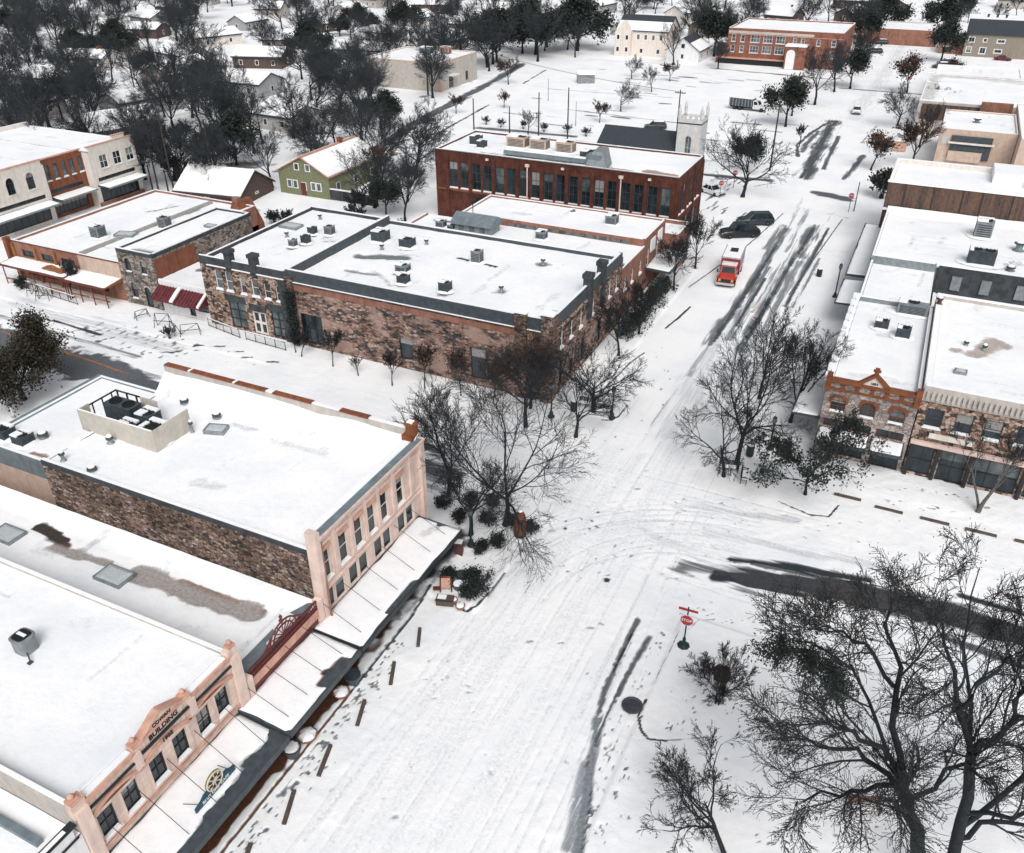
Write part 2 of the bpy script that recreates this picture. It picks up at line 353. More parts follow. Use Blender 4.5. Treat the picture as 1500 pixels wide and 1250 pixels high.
def paint(xs, ys, strokes):
    """strokes: (channel 0 along y | 1 along x | 2 blotchy, [(x,y)..], half width, strength, colour)"""
    ch = np.zeros((len(xs), len(ys), 4), np.float32); ch[..., 3] = 1
    col = np.zeros_like(ch); col[...] = (0.05, 0.055, 0.06, 1)
    for c, pts, hw, st, colr in strokes:
        px = [p[0] for p in pts]; py = [p[1] for p in pts]; R = hw * 1.6 + 0.05
        i0, i1 = np.searchsorted(xs, min(px) - R), np.searchsorted(xs, max(px) + R)
        j0, j1 = np.searchsorted(ys, min(py) - R), np.searchsorted(ys, max(py) + R)
        if i1 <= i0 or j1 <= j0: continue
        X, Y = np.meshgrid(xs[i0:i1], ys[j0:j1], indexing='ij')
        d = np.full(X.shape, 1e9)
        if len(pts) == 1: d = np.hypot(X - px[0], Y - py[0])
        for a, b in zip(pts[:-1], pts[1:]):
            ax, ay = a; bx, by = b; L = (bx - ax) ** 2 + (by - ay) ** 2 + 1e-9
            t = np.clip(((X - ax) * (bx - ax) + (Y - ay) * (by - ay)) / L, 0, 1)
            d = np.minimum(d, np.hypot(X - ax - t * (bx - ax), Y - ay - t * (by - ay)))
        ax_, ay_ = ((1.6, .22), (.22, 1.6), (.8, .8))[c]
        wv = (vnoise(X * ax_, Y * ay_, 21) + vnoise(X * ax_ * 2.7, Y * ay_ * 2.7, 22) * .6 - .8) if hw > .3 else vnoise(X * 4, Y * 4, 23) * .6 - .3
        v = st * (1 - sstep(hw * 0.25, hw * 1.6, d + hw * .75 * wv)); sub = ch[i0:i1, j0:j1, c]
        mx_ = ch[i0:i1, j0:j1, :3].max(-1); msk = v > np.maximum(sub, 0.01); sub[msk] = v[msk]; msk &= v >= .92 * mx_
        col[i0:i1, j0:j1][msk] = (*colr, 1)
    return ch, col
def grid_mesh(name, xs, ys, Z, mat, parent=None, off=(0, 0, 0), attrs=None, skirt=0.0):
    nx, ny = len(xs), len(ys); X, Y = np.meshgrid(xs, ys, indexing='ij')
    V = np.stack([X - off[0], Y - off[1], Z - off[2]], -1).reshape(-1, 3)
    I = np.arange(nx * ny).reshape(nx, ny)
    F = np.stack([I[:-1, :-1], I[1:, :-1], I[1:, 1:], I[:-1, 1:]], -1).reshape(-1, 4)
    at = {k: a.reshape(-1, 4) for k, a in (attrs or {}).items()}
    if skirt:
        b = np.concatenate([I[:, 0], I[-1, 1:], I[-2::-1, -1], I[0, -2:0:-1]]); n0 = len(V)
        V2 = V[b].copy(); V2[:, 2] -= skirt; V = np.concatenate([V, V2]); k = len(b); r = np.arange(k); r2 = (r + 1) % k
        F = np.concatenate([F, np.stack([n0 + r, n0 + r2, b[r2], b[r]], -1)])
        at = {q: np.concatenate([a, a[b]]) for q, a in at.items()}
    return np_mesh(name, V, F, mat, parent, True, at)
def snow_sheet(name, x0, x1, y0, y1, z, parent, strokes=(), res=0.35, amp=0.06, slope=(0, 0), drift=(), skirt=0.12, seed=1):
    xs = np.linspace(x0, x1, max(3, int((x1 - x0) / res) + 1)); ys = np.linspace(y0, y1, max(3, int((y1 - y0) / res) + 1))
    ch, col = paint(xs, ys, strokes)
    X, Y = np.meshgrid(xs, ys, indexing='ij')
    Z = z + slope[0] * (X - x0) + slope[1] * (Y - y0) + amp * (vnoise(X * .45, Y * .45, seed) + .5 * vnoise(X * 1.3, Y * 1.3, seed + 1) - .75)
    e = np.minimum(np.minimum(X - x0, x1 - X), np.minimum(Y - y0, y1 - Y)); Z += 0.05 * (1 - sstep(0, 0.5, e)) if not skirt else -0.06 * (1 - sstep(0, 0.35, e))
    for side, wd, hh in drift:
        d = {'N': y1 - Y, 'S': Y - y0, 'E': x1 - X, 'W': X - x0}[side]
        Z += hh * (1 - sstep(0, wd, d + wd * .3 * (vnoise(X * .3, Y * .3, seed + 5) - .5)))
    b = ch[..., :3].max(-1); Z -= 0.07 * sstep(0.4, 0.7, b)
    off = root_loc(parent) if parent.get('worldparts') else (0, 0, 0)
    o = grid_mesh(name, xs, ys, Z, 'roof', parent, off, {'bare': ch, 'bcol': col}, skirt)
    return o
# ------------------------------------------------------------------ facades, windows, buildings
def fp(face, c, a, d, z):
    return {'S': (a, c - d, z), 'N': (a, c + d, z), 'E': (c + d, a, z), 'W': (c - d, a, z)}[face]
def fbox(mb, face, c, a0, a1, d0, d1, z0, z1, m=None):
    p = fp(face, c, a0, d0, z0); q = fp(face, c, a1, d1, z1)
    return mb.box(p[0], q[0], p[1], q[1], z0, z1, m)
def wall_face(mb, face, c, a0, a1, z0, z1, ops=(), depth=0.22):
    A = sorted({a0, a1, *[v for o in ops for v in (o[0], o[1]) if a0 < v < a1]}); Z = sorted({z0, z1, *[v for o in ops for v in (o[2], o[3]) if z0 < v < z1]})
    for i in range(len(A) - 1):
        for j in range(len(Z) - 1):
            am = (A[i] + A[i + 1]) / 2; zm = (Z[j] + Z[j + 1]) / 2
            if any(o[0] < am < o[1] and o[2] < zm < o[3] for o in ops): continue
            mb.face([fp(face, c, A[i], 0, Z[j]), fp(face, c, A[i + 1], 0, Z[j]), fp(face, c, A[i + 1], 0, Z[j + 1]), fp(face, c, A[i], 0, Z[j + 1])])
    for o in ops:
        b0, b1, w0, w1 = o[:4]; D = -depth
        for q in (((b0, 0, w0), (b0, 0, w1), (b0, D, w1), (b0, D, w0)), ((b1, 0, w0), (b1, D, w0), (b1, D, w1), (b1, 0, w1)),
                  ((b0, 0, w1), (b1, 0, w1), (b1, D, w1), (b0, D, w1)), ((b0, 0, w0), (b0, D, w0), (b1, D, w0), (b1, 0, w0))):
            mb.face([fp(face, c, *p) for p in q])
RND = random.Random(5); WRND = random.Random(8)
def window(par, face, c, a0, a1, z0, z1, frame='white_paint', glass='glass', nv=1, nh=2, sill='white_paint', snowy=True, arch=None, ft=0.07, mull=0.045, name='window', recess=0.13):
    mb = MB(); d0, d1 = -recess - 0.06, -recess + 0.03
    fbox(mb, face, c, a0 + .003, a0 + ft, d0, d1, z0 + .003, z1 - .003); fbox(mb, face, c, a1 - ft, a1 - .003, d0, d1, z0 + .003, z1 - .003)
    fbox(mb, face, c, a0 + ft, a1 - ft, d0, d1, z0 + .003, z0 + ft); fbox(mb, face, c, a0 + ft, a1 - ft, d0, d1, z1 - ft, z1 - .003)
    for k in range(1, nv): x = a0 + (a1 - a0) * k / nv; fbox(mb, face, c, x - mull / 2, x + mull / 2, d0 + .01, d1 - .01, z0 + ft, z1 - ft)
    for k in range(1, nh): z = z0 + (z1 - z0) * k / nh; fbox(mb, face, c, a0 + ft, a1 - ft, d0 + .013, d1 - .013, z - mull / 2, z + mull / 2)
    w = mb.build(name, [frame], par)
    p = MB(); p.face([fp(face, c, a, d0 + .03, z) for a, z in ((a0 + .02, z0 + .02), (a1 - .02, z0 + .02), (a1 - .02, z1 - .02), (a0 + .02, z1 - .02))]); p.build('pane', glass, w)
    if glass == 'glass' and WRND.random() < .42 and z1 - z0 > 1.1:
        zb = z1 - (z1 - z0) * WRND.choice((.3, .45, .5, .62)); q = MB(); q.face([fp(face, c, a, d0 + .034, z) for a, z in ((a0 + ft, zb), (a1 - ft, zb), (a1 - ft, z1 - ft), (a0 + ft, z1 - ft))]); q.build('blind', 'blind' if WRND.random() < .5 else 'glass_pale', w)
    if sill:
        s = MB(); fbox(s, face, c, a0 - .08, a1 + .08, .003, .13, z0 - .13, z0 - .01, 0)
        if snowy: fbox(s, face, c, a0 - .04 + RND.random() * .1, a1 + .04 - RND.random() * .15, -.12, .12, z0 - .008, z0 + .05 + RND.random() * .08, 1)
        s.build('sill', [sill, 'snow'], w)
    if arch:
        g = MB(); r = (a1 - a0) / 2; cx = (a0 + a1) / 2; zc = z1 - r; n = 12; t = .16
        for k in range(n):
            u0, u1 = math.pi * k / n, math.pi * (k + 1) / n
            def io(u):
                ci, si = math.cos(u), math.sin(u); i = (cx + r * ci * .96, zc + r * si * .96); kx = (r + t) / max(abs(ci), abs(si)); kk = min(kx, r * 1.45)
                return i, (cx + kk * ci, zc + kk * si)
            (i0, o0), (i1, o1) = io(u0), io(u1)
            g.face([fp(face, c, *p) for p in ((i0[0], .05, i0[1]), (o0[0], .05, o0[1]), (o1[0], .05, o1[1]), (i1[0], .05, i1[1]))])
            g.face([fp(face, c, *p) for p in ((i0[0], .05, i0[1]), (i1[0], .05, i1[1]), (i1[0], -.2, i1[1]), (i0[0], -.2, i0[1]))])
            g.face([fp(face, c, *p) for p in ((o0[0], .05, o0[1]), (o1[0], .05, o1[1]), (o1[0], .003, o1[1]), (o0[0], .003, o0[1]))])
        g.build('arch_surround', arch, w)
    return w
def building(name, label, x0, x1, y0, y1, zr, zt, wall, wins=None, parapet=None, pth=0.3, strokes=(), cat='building', z0=-0.3, amp=0.06, drift=(), par_t=None, snowcap=True, seed=1, walls='SNEW', group=None, facemat=None):
    """wins: {face: [(a0,a1,z0,z1,style dict)]}; par_t: {face: top z}; facemat: {face: material}"""
    root = thing(name, label, cat, ((x0 + x1) / 2, (y0 + y1) / 2, 0), group, 0, True); wins = wins or {}; facemat = facemat or {}
    F = {'S': (y0, x0, x1), 'N': (y1, x0, x1), 'E': (x1, y0, y1), 'W': (x0, y0, y1)}
    mb = MB(); ml = [wall] + [m for m in dict.fromkeys(facemat.values()) if m != wall]
    for fc in walls:
        c, a0, a1 = F[fc]; mb.cur = ml.index(facemat.get(fc, wall)); wall_face(mb, fc, c, a0, a1, z0, zr, [o for o in wins.get(fc, ()) if o[3] < zr + .01 or True])
    mb.build('wall', ml, root)
    pm = parapet or wall; pb = MB(); sb = MB(); e = 0.004
    for fc in 'SNEW':
        c, a0, a1 = F[fc]; t = (par_t or {}).get(fc, zt)
        if t is None: continue
        i0, i1 = (a0, a1) if fc in 'SN' else (a0 + pth + e, a1 - pth - e)
        fbox(pb, fc, c, i0, i1, -pth, 0.0 if not parapet else .03, zr + (.0 if not parapet else -.12), t)
        if snowcap: fbox(sb, fc, c, i0 + .02, i1 - .02 - RND.random() * .3, -pth + .03, -.04, t + .002, t + .05 + RND.random() * .05); sb.build('parapet_snow', 'snow', root); sb = MB()
        pb.build('parapet', pm, root); pb = MB()
    rs_ = random.Random(seed * 7); strokes = list(strokes); A_ = (x1 - x0) * (y1 - y0)
    for k in range(int(4 + A_ / 60)):
        xx, yy = rs_.uniform(x0 + 1, x1 - 1), rs_.uniform(y0 + 1, y1 - 1); L = rs_.uniform(.5, 5); h = rs_.random() < .5
        strokes.append((2, [(xx, yy), (min(x1 - .5, xx + (L if h else .2)), min(y1 - .5, yy + (.2 if h else L)))], rs_.uniform(.2, .7), rs_.uniform(.42, .6), rs_.choice(((.7, .72, .74), (.62, .64, .66), (.5, .52, .54)))))
    snow_sheet('roof', x0 + .02, x1 - .02, y0 + .02, y1 - .02, zr + .05, root, strokes, amp=amp, drift=drift, skirt=.0 if zt > zr + .12 else .14, seed=seed)
    for fc, ws in wins.items():
        c = F[fc][0]
        for o in ws: window(root, fc, c, *o[:4], **(o[4] if len(o) > 4 else {}))
    return root
def trim(root, name, mat, boxes):
    for b in boxes: o = MB().box(*b).build(name, mat, root)
    return o
def spread(a0, a1, n, w, z0, z1, **st):
    p = (a1 - a0) / n; return [(a0 + p * (k + .5) - w / 2, a0 + p * (k + .5) + w / 2, z0, z1, st) for k in range(n)]
def text_mesh(name, s, size, mat, parent, loc, face, ext=.015, squeeze=1.0):
    cu = bpy.data.curves.new(name, 'FONT'); cu.body = s; cu.size = size; cu.align_x = 'CENTER'; cu.align_y = 'CENTER'; cu.extrude = ext; cu.resolution_u = 3; cu.offset = size * .018
    tmp = bpy.data.objects.new('tmp_text', cu); COL.objects.link(tmp); dg = bpy.context.evaluated_depsgraph_get(); dg.update()
    me = bpy.data.meshes.new_from_object(tmp.evaluated_get(dg)); bpy.data.objects.remove(tmp)
    me.name = name; me.materials.clear(); me.materials.append(M[mat]); me.transform(Matrix.Diagonal((squeeze, 1, 1, 1)))
    o = bpy.data.objects.new(name, me); COL.objects.link(o); o.parent = parent
    L = Vector(loc) - (Vector(root_loc(parent)) if parent.get('worldparts') else Vector((0, 0, 0)))
    o.location = L; o.rotation_euler = {'E': (rad(90), 0, rad(90)), 'S': (rad(90), 0, 0)}[face] if isinstance(face, str) else face
    return o
def awning(root, face, c, a0, a1, d1, z, slope=0.15, th=.22, fascia='dark_metal', rods=0, strokes=(), rod_z=2.0, snow_d=None, posts=0, name='awning', under='dark_metal', seed=3):
    """flat canopy hung on a facade, snow on top"""
    mb = MB(); pr = [(0.01, z - th), (d1, z - th + slope * .0 - 0.0), (d1, z), (0.01, z + slope)]
    mb.prism([fp(face, c, a0, d, zz) for d, zz in pr], Vector(fp(face, 0, a1, 0, 0)) - Vector(fp(face, 0, a0, 0, 0))); a = mb.build(name, under, root)
    f = MB(); fbox(f, face, c, a0, a1, d1 + .003, d1 + .06, z - th - .08, z + .06); f.build('fascia', fascia, a)
    p0, p1 = fp(face, c, a0 + .03, .03, 0), fp(face, c, a1 - .03, snow_d or d1 - .02, 0)
    X0, X1 = sorted((p0[0], p1[0])); Y0, Y1 = sorted((p0[1], p1[1]))
    sl = {'S': (0, slope / d1), 'N': (0, -slope / d1), 'E': (-slope / d1, 0), 'W': (slope / d1, 0)}[face]
    zz = z + .05 if face in 'SW' else z + .05 + slope
    snow_sheet('awning_snow', X0, X1, Y0, Y1, zz + (0 if face in 'EW' or face == 'S' else 0), a, strokes, res=.25, amp=.04, slope=sl, skirt=.1, seed=seed)
    if rods:
        r = MB()
        for k in range(rods):
            q = a0 + (a1 - a0) * (k + .5) / rods; r.tube(fp(face, c, q, .02, z + rod_z), fp(face, c, q, d1 * .8, z + .12), .018, n=5)
        r.build('tie_rod', 'iron', a)
    if posts:
        for k in range(posts):
            q = a0 + .3 + (a1 - a0 - .6) * k / max(1, posts - 1); MB().tube(fp(face, c, q, d1 - .2, 0), fp(face, c, q, d1 - .2, z - th), .07, n=8).build('post', fascia, a)
    return a
ASPH = (0.05, 0.056, 0.062); BROWN = (0.085, 0.042, 0.026); TAN = (0.40, 0.30, 0.24); GREYR = (0.17, 0.19, 0.20); PUD = (0.27, 0.22, 0.195); EARTH = (0.05, 0.04, 0.035); SOOT = (0.03, 0.035, 0.04)

# ---- west side of the main street, near to far
# white building in the corner
wh = building('corner_shop', 'white rendered shop with black coping at the very bottom corner, beside the pink 1902 building', -58, -28, 3.5, 12.68, 5.6, 6.1, 'white_paint',
    {'E': [(4.6, 5.7, 3.2, 5.0, dict(frame='iron')), (7.4, 8.5, 3.2, 5.0, dict(frame='iron')), (10.6, 11.7, 3.2, 5.0, dict(frame='iron'))]}, par_t={'N': None, 'E': 6.35}, seed=11)
trim(wh, 'coping', 'iron', [(-28.36, -27.92, 3.5, 12.6, 6.352, 6.43)])
trim(wh, 'roof_kerb', 'blue_grey', [(-57, -29.2, 11.3, 11.65, 5.5, 5.95)])
trim(wh, 'facade_band', 'iron', [(-27.99, -27.9, 3.5, 12.5, 5.62, 5.7)])

# pink 1902 building
ps = dict(frame='iron', nv=2, nh=2, sill='pink', glass='glass', recess=.16)
wy = [14.0, 15.45, 17.2, 18.75, 20.45, 21.85]
E2 = building('commercial_building', 'pink stone two storey building with gabled parapet lettered BUILDING 1902', -64, -28, 12.7, 23.52, 6.55, 7.0, 'pink_block',
    {'E': [(y - .47, y + .47, 3.95, 5.65, ps) for y in wy]}, parapet='tan_render', par_t={'E': None, 'N': 6.75, 'S': 7.25}, seed=12, facemat={'S': 'tan_render', 'N': 'tan_render'})
pb = MB()
out = [(12.7, 6.55), (23.52, 6.55), (23.52, 7.5), (22.8, 7.5), (22.8, 7.1), (20.0, 7.1), (20.0, 7.32), (19.5, 7.32), (18.1, 8.0), (16.7, 7.32), (16.2, 7.32), (16.2, 7.1), (13.4, 7.1), (13.4, 7.5), (12.7, 7.5)]
pb.prism([(-28.4, y - (.036 if y < 12.8 else 0), z) for y, z in out], (.408, 0, 0)); pb.build('gabled_parapet', 'pink_block', E2)
trim(E2, 'string_course', 'iron', [(-27.97, -27.86, 13.37, 16.04, 6.52, 6.62), (-27.97, -27.83, 16.52, 19.68, 6.68, 6.78), (-27.97, -27.86, 20.17, 22.84, 6.52, 6.62)])
tb = [(-27.99, -27.8, y0, y1, 2.9, 7.0) for y0, y1 in ((12.72, 13.35), (22.85, 23.5))] + [(-27.99, -27.86, y0, y1, 5.95, 7.0) for y0, y1 in ((16.05, 16.5), (19.7, 20.15))]
trim(E2, 'pilaster', 'pink', tb)
cop = MB()
for (ya, za), (yb, zb) in zip(out[3:], out[4:]):
    if abs(yb - ya) > .2 and za > 7:
        d = Vector((0, yb - ya, zb - za)); n = Vector((0, -d.z, d.y)).normalized() * (.13 if d.y < 0 else -.13); n = n if n.z > 0 else -n
        n = n * .6; cop.prism([(-28.42, ya, za), (-28.42, yb, zb), (-28.42, yb + n.y, zb + n.z), (-28.42, ya + n.y, za + n.z)], (.5, 0, 0))
cop.build('coping', 'salmon', E2)
bands = [(-27.985, -27.9, 13.36, 16.04, 6.98, 7.16), (-27.985, -27.9, 20.16, 22.84, 6.98, 7.16), (-27.985, -27.9, 16.5, 19.7, 7.3, 7.42), (-27.985, -27.93, 12.75, 23.5, 3.42, 3.6)]
trim(E2, 'trim_band', 'salmon', bands)
for a in (14.72, 17.98, 21.15):
    ar = MB(); W = 1.5; n = 10
    def apt(k, off): t = -1 + 2 * k / n; return (a + t * (W + off), 5.78 + .42 * (1 - t * t) + off * .8)
    for k in range(n):
        q = [apt(k, 0), apt(k + 1, 0), apt(k + 1, .2), apt(k, .2)]; ar.prism([(-27.99, y, z) for y, z in q], (.12, 0, 0))
    ar.build('arched_hood', 'salmon', E2)
    if a != 17.98:
        t = MB(); t.prism([(-27.99, a + math.cos(u) * 1.0, 5.9 + math.sin(u) * .3) for u in [math.pi * k / 10 for k in range(11)]], (.03, 0, 0)); t.build('tympanum', 'orange_trim', E2)
for y, z in ((12.95, 7.51), (16.45, 7.33), (19.75, 7.33), (23.28, 7.51)):
    MB().box(-28.42, -28.0, y - .24, y + .24, z, z + .16).lathe([(.09, .16), (.13, .25), (.15, .34), (.1, .44), (.03, .5)], (-28.2, y, z), 10).build('finial', 'salmon', E2)
trim(E2, 'gable_snow', 'snow', [(-28.4, -28.05, 13.5, 16.1, 7.185, 7.26), (-28.4, -28.05, 20.1, 22.7, 7.185, 7.25), (-28.55, -28.42, 13.6, 16.1, 6.9, 7.28), (-28.55, -28.42, 20.1, 22.6, 6.9, 7.28)])
text_mesh('lettering', 'BUILDING', .43, 'letter', E2, (-27.97, 18.1, 7.03), 'E', squeeze=.98)
text_mesh('lettering', 'COWAN', .32, 'letter', E2, (-27.97, 18.1, 7.52), 'E', squeeze=.92)
text_mesh('lettering', '1902', .36, 'letter', E2, (-27.84, 18.05, 6.3), 'E')
awning(E2, 'E', -28, 12.9, 22.55, 3.55, 2.95, .12, .3, 'dark_metal', 5, [(2, [(-24.5, 13), (-24.6, 16), (-24.85, 18.8), (-24.8, 22.4)], .55, 1.15, GREYR), (2, [(-25.2, 20.2), (-24.9, 22.3)], .55, 1.0, GREYR), (2, [(-24.9, 18.6), (-24.8, 20)], .5, 1.2, (.3, .3, .31))], 1.9)
trim(E2, 'shopfront', 'dark_metal', [(-28.3, -27.99, 12.8, 23.3, 0, 2.55)])

# one storey iron-crested shop with bare roof strip
L2 = building('crested_shop', 'low pink fronted shop with dark red iron cresting and brown melted strip on its roof', -66, -28, 23.56, 30.6, 4.0, 4.15, 'pink', None, par_t={'E': None, 'N': None, 'S': None}, seed=13,
    strokes=[(2, [(-51, 28.7), (-48.2, 28.4)], .45, 1.5, EARTH), (2, [(-48.6, 28.3), (-47.6, 28.2)], .3, 1.3, (.09, .055, .045)), (2, [(-48.3, 27.5), (-43.5, 28.0)], .42, 1.25, (.34, .315, .30)), (2, [(-41.0, 28.2), (-36, 28.1), (-31.6, 28.3)], .72, 1.3, (.35, .325, .31)), (2, [(-38, 28.75), (-31, 28.8)], .16, 1.2, (.30, .22, .18))], drift=[('N', 1.5, .5)])
trim(L2, 'cornice', 'salmon', [(-28.25, -27.9, 24.0, 30.2, 3.75, 4.35)])
trim(L2, 'transom', 'iron_red', [(-28.15, -27.96, 24.1, 30.1, 3.1, 3.72)])
trim(L2, 'shopfront', 'dark_metal', [(-28.3, -27.97, 23.7, 30.5, 0, 2.7)])
trim(L2, 'end_pier', 'pink', [(-28.3, -27.78, 23.58, 23.98, 0, 4.75), (-28.3, -27.78, 30.2, 30.58, 0, 5.0)])
mb = MB(); mb.prism([(-28.3, 24.0, 4.1), (-28.3, 24.0, 4.75), (-29.6, 24.0, 4.1)], (0, 6.2, 0)); mb.build('parapet_roof', 'blue_grey', L2)
trim(L2, 'parapet_roof_snow', 'snow', [(-29.3, -28.35, 27.6, 28.8, 4.35, 4.85), (-28.6, -28.2, 26.2, 28.4, 4.76, 4.86)])
mb = MB()
for z in (4.36, 4.55, 4.98): mb.box(-28.05, -27.93, 24.0, 30.2, z, z + .07)
for k in range(32): y = 24.1 + k * .195; mb.box(-28.02, -27.96, y, y + .035, 4.4, 5.0)
n = 14
for r in (1.05, .78):
    for k in range(n):
        u0, u1 = math.pi * k / n, math.pi * (k + 1) / n; mb.tube((-28, 27.1 + r * 1.15 * math.cos(u0), 5.0 + r * math.sin(u0)), (-28, 27.1 + r * 1.15 * math.cos(u1), 5.0 + r * math.sin(u1)), .06, n=5)
for k in range(1, 8): u = math.pi * k / 8; mb.tube((-28, 27.1, 5.0), (-28, 27.1 + 1.1 * math.cos(u), 5 + .98 * math.sin(u)), .035, n=5)
mb.tube((-28, 25.3, 5.0), (-28, 26.1, 5.6), .07, n=5).tube((-28, 28.9, 5.0), (-28, 28.1, 5.6), .07, n=5)
mb.lathe([(.1, 0), (.16, .15), (.05, .3), (.12, .42), (.02, .6)], (-28, 27.1, 6.0), 8); mb.build('iron_cresting', 'iron_red', L2)
awning(L2, 'E', -28, 22.62, 29.45, 3.6, 3.12, .14, .26, 'dark_metal', 4, [(2, [(-24.9, 26.3), (-24.7, 28.2)], .35, 1.3, (.22, .12, .10)), (2, [(-25.2, 27), (-24.6, 28)], .25, 1.2, BROWN)], 1.2, snow_d=3.5, seed=5)

# corner two storey: pink facade, dark rubble flank
ws = dict(frame='cream', nv=1, nh=2, sill='pink', glass='glass')
L3 = building('corner_building', 'pink fronted corner building with long dark rubble flank and pale screen box on its roof', -51.5, -28, 30.72, 43.2, 8.2, 8.6, 'rubble_dark',
    {'E': [(y - .46, y + .46, 5.7, 8.1, ws) for y in (31.7, 33.55, 35.25, 36.75, 38.3, 40.3)] + [(y - .53, y + .53, 3.25, 4.85, dict(frame='cream', nh=1, nv=1, sill=None)) for y in (31.6, 32.75, 34.25, 35.4, 37.2, 38.3, 40.2, 41.3)]},
    par_t={'E': None, 'N': None, 'W': 8.3, 'S': 8.45}, seed=14, drift=[('N', 2.2, 1.5)], facemat={'E': 'pink', 'N': 'rubble_dark'}, amp=.08, parapet='dark_stone')
nb = MB(); nb.box(-51.5, -28.5, 42.85, 43.2, 8.2, 10.2); nb.build('north_parapet', 'tan_render', L3)
rb = MB()
for x0, x1 in ((-51.4, -49), (-48.7, -44.5), (-44.2, -41.3), (-40.6, -37), (-34.5, -32)): MB().box(x0, x1, 42.8, 43.28, 10.203, 10.3).build('brick_coping', 'brick_rust', L3)
trim(L3, 'parapet_snow', 'snow', [(-51.3, -28.7, 42.88, 43.17, 10.203, 10.27)])
fb = MB(); fb.box(-28.45, -28, 30.72, 43.2, 8.2, 9.35); fb.build('facade_parapet', 'pink', L3)
trim(L3, 'cornice', 'pink', [(-28.6, -27.62, 31.11, 43.3, 9.353, 9.52), (-28, -27.75, 30.7, 43.22, 9.1, 9.35), (-28, -27.88, 30.7, 43.22, 8.55, 8.68), (-28, -27.86, 30.7, 43.22, 5.1, 5.25), (-28, -27.9, 30.7, 43.22, 5.55, 5.62)])
trim(L3, 'cornice_ledge', 'blue_grey', [(-28.55, -27.7, 31.2, 43.0, 9.523, 9.57)])
trim(L3, 'cornice_snow', 'snow', [(-28.75, -28.2, 31.2, 42.9, 9.573, 9.62)])
trim(L3, 'corner_pier', 'pink', [(-28.47, -27.7, 30.66, 31.1, 0, 9.9), (-28.5, -27.7, 42.75, 43.26, 0, 9.35)])
trim(L3, 'pilaster', 'pink', [(-27.99, -27.86, y - .13, y + .13, 5.65, 9.1) for y in (32.6, 34.4, 36, 37.5, 39.3, 41.6)])
tr = []
for y in (31.7, 33.55, 35.25, 36.75, 38.3, 40.3): tr += [(-27.99, -27.84, y - .5, y + .5, 8.1, 8.3)]
trim(L3, 'window_hood', 'salmon', tr)
mb = MB(); mb.lathe([(.42, 0), (.42, .7), (.5, .75), (.5, .9), (.3, 1.0)], (-28.35, 42.8, 10.0), 10).box(-28.9, -28.1, 42.3, 43.1, 9.6, 10.0); mb.build('corner_finial', 'orange_trim', L3)
trim(L3, 'finial_snow', 'snow', [(-28.55, -28.1, 42.5, 42.9, 10.95, 11.08)])
dp = MB(); dp.tube((-27.75, 31.2, 9.0), (-27.75, 31.2, 7.6), .06).tube((-27.75, 31.2, 7.6), (-27.6, 31.0, 4.6), .06).tube((-27.6, 31, 4.6), (-27.6, 31.0, 3.2), .07); dp.build('downpipe', 'terracotta', L3)
trim(L3, 'shopfront', 'dark_metal', [(-28.3, -27.97, 30.9, 43, 0, 2.7)])
aw3 = awning(L3, 'E', -28, 29.55, 42.3, 3.6, 3.1, .14, .26, 'iron', 6, [(2, [(-26.5, 40.6), (-25.9, 42.0)], .45, .55, (.4, .42, .44)), (2, [(-24.6, 33), (-24.6, 36)], .2, 1.1, (.08, .1, .06))], 1.5, seed=7)
trim(L3, 'end_gutter', 'iron', [(-28.0, -24.3, 29.47, 29.53, 2.95, 3.3)])
AN = building('annex', 'low white roofed annex with grey metal side joined to the rubble corner building', -62.5, -51.55, 33.2, 45.2, 5.4, 5.6, 'blue_grey', None, parapet='blue_grey', seed=15, par_t={'E': None}, facemat={'W': 'blue_grey'},
    strokes=[(2, [(-57.5, 33.9), (-54, 34)], .3, .9, (.3, .2, .16))])
trim(AN, 'brown_panel', 'tan_panel', [(-62.4, -52.2, 33.17, 33.197, 0.2, 3.9)]); trim(AN, 'corner_flashing', 'dark_metal', [(-51.95, -51.56, 32.9, 33.19, 0, 5.6)])
trim(AN, 'edge_pipe', 'blue_grey', [(-62.9, -62.53, 33, 45.3, 5.3, 5.62)])

# stone corner block across the side street
aw_ = dict(frame='white_paint', glass='glass_pale', nh=2, sill='white_paint'); dw_ = dict(frame='cream', glass='glass', nh=2, sill='white_paint')
SW = building('stone_building', 'two storey mottled stone facade with paired windows and chimney stubs facing the side street', -70.6, -58.62, 66.8, 87.4, 7.55, 8.0, 'rubble_facade',
    {'S': [(-68.7, -67.75, 4.75, 7.0, aw_), (-67.2, -66.25, 4.75, 7.0, aw_), (-65.2, -64.4, 4.75, 6.75, dw_), (-63.6, -62.6, 4.75, 6.75, aw_), (-61.9, -61.05, 4.75, 6.5, dw_), (-60.3, -59.5, 4.75, 6.5, dw_),
           (-67.4, -65.1, .35, 3.5, dict(frame='iron', glass='glass_pale', nv=2, nh=3, sill=None, mull=.12)), (-64.2, -62.3, .15, 2.9, dict(frame='cream', glass='glass', nv=2, nh=2, sill=None, mull=.3, ft=.22)), (-61.5, -59.6, .35, 3.4, dict(frame='iron', glass='glass_pale', nv=2, nh=3, sill=None, mull=.12))]},
    parapet='dark_stone', par_t={'S': 8.35, 'E': None}, seed=16, strokes=[(2, [(x, y)], .85, .8, (.2, .21, .22)) for x, y in ((-64, 74.7), (-63.3, 76.2), (-64.6, 79.2), (-62.6, 79.9))] + [(2, [(-62, 78), (-60, 79)], .3, .7, (.3, .31, .32))])
trim(SW, 'arch_band', 'dark_stone', [(-67.7, -64.9, 66.66, 66.797, 3.55, 4.25), (-64.4, -62.1, 66.66, 66.797, 2.95, 3.7), (-61.7, -59.4, 66.66, 66.797, 3.45, 4.2)])
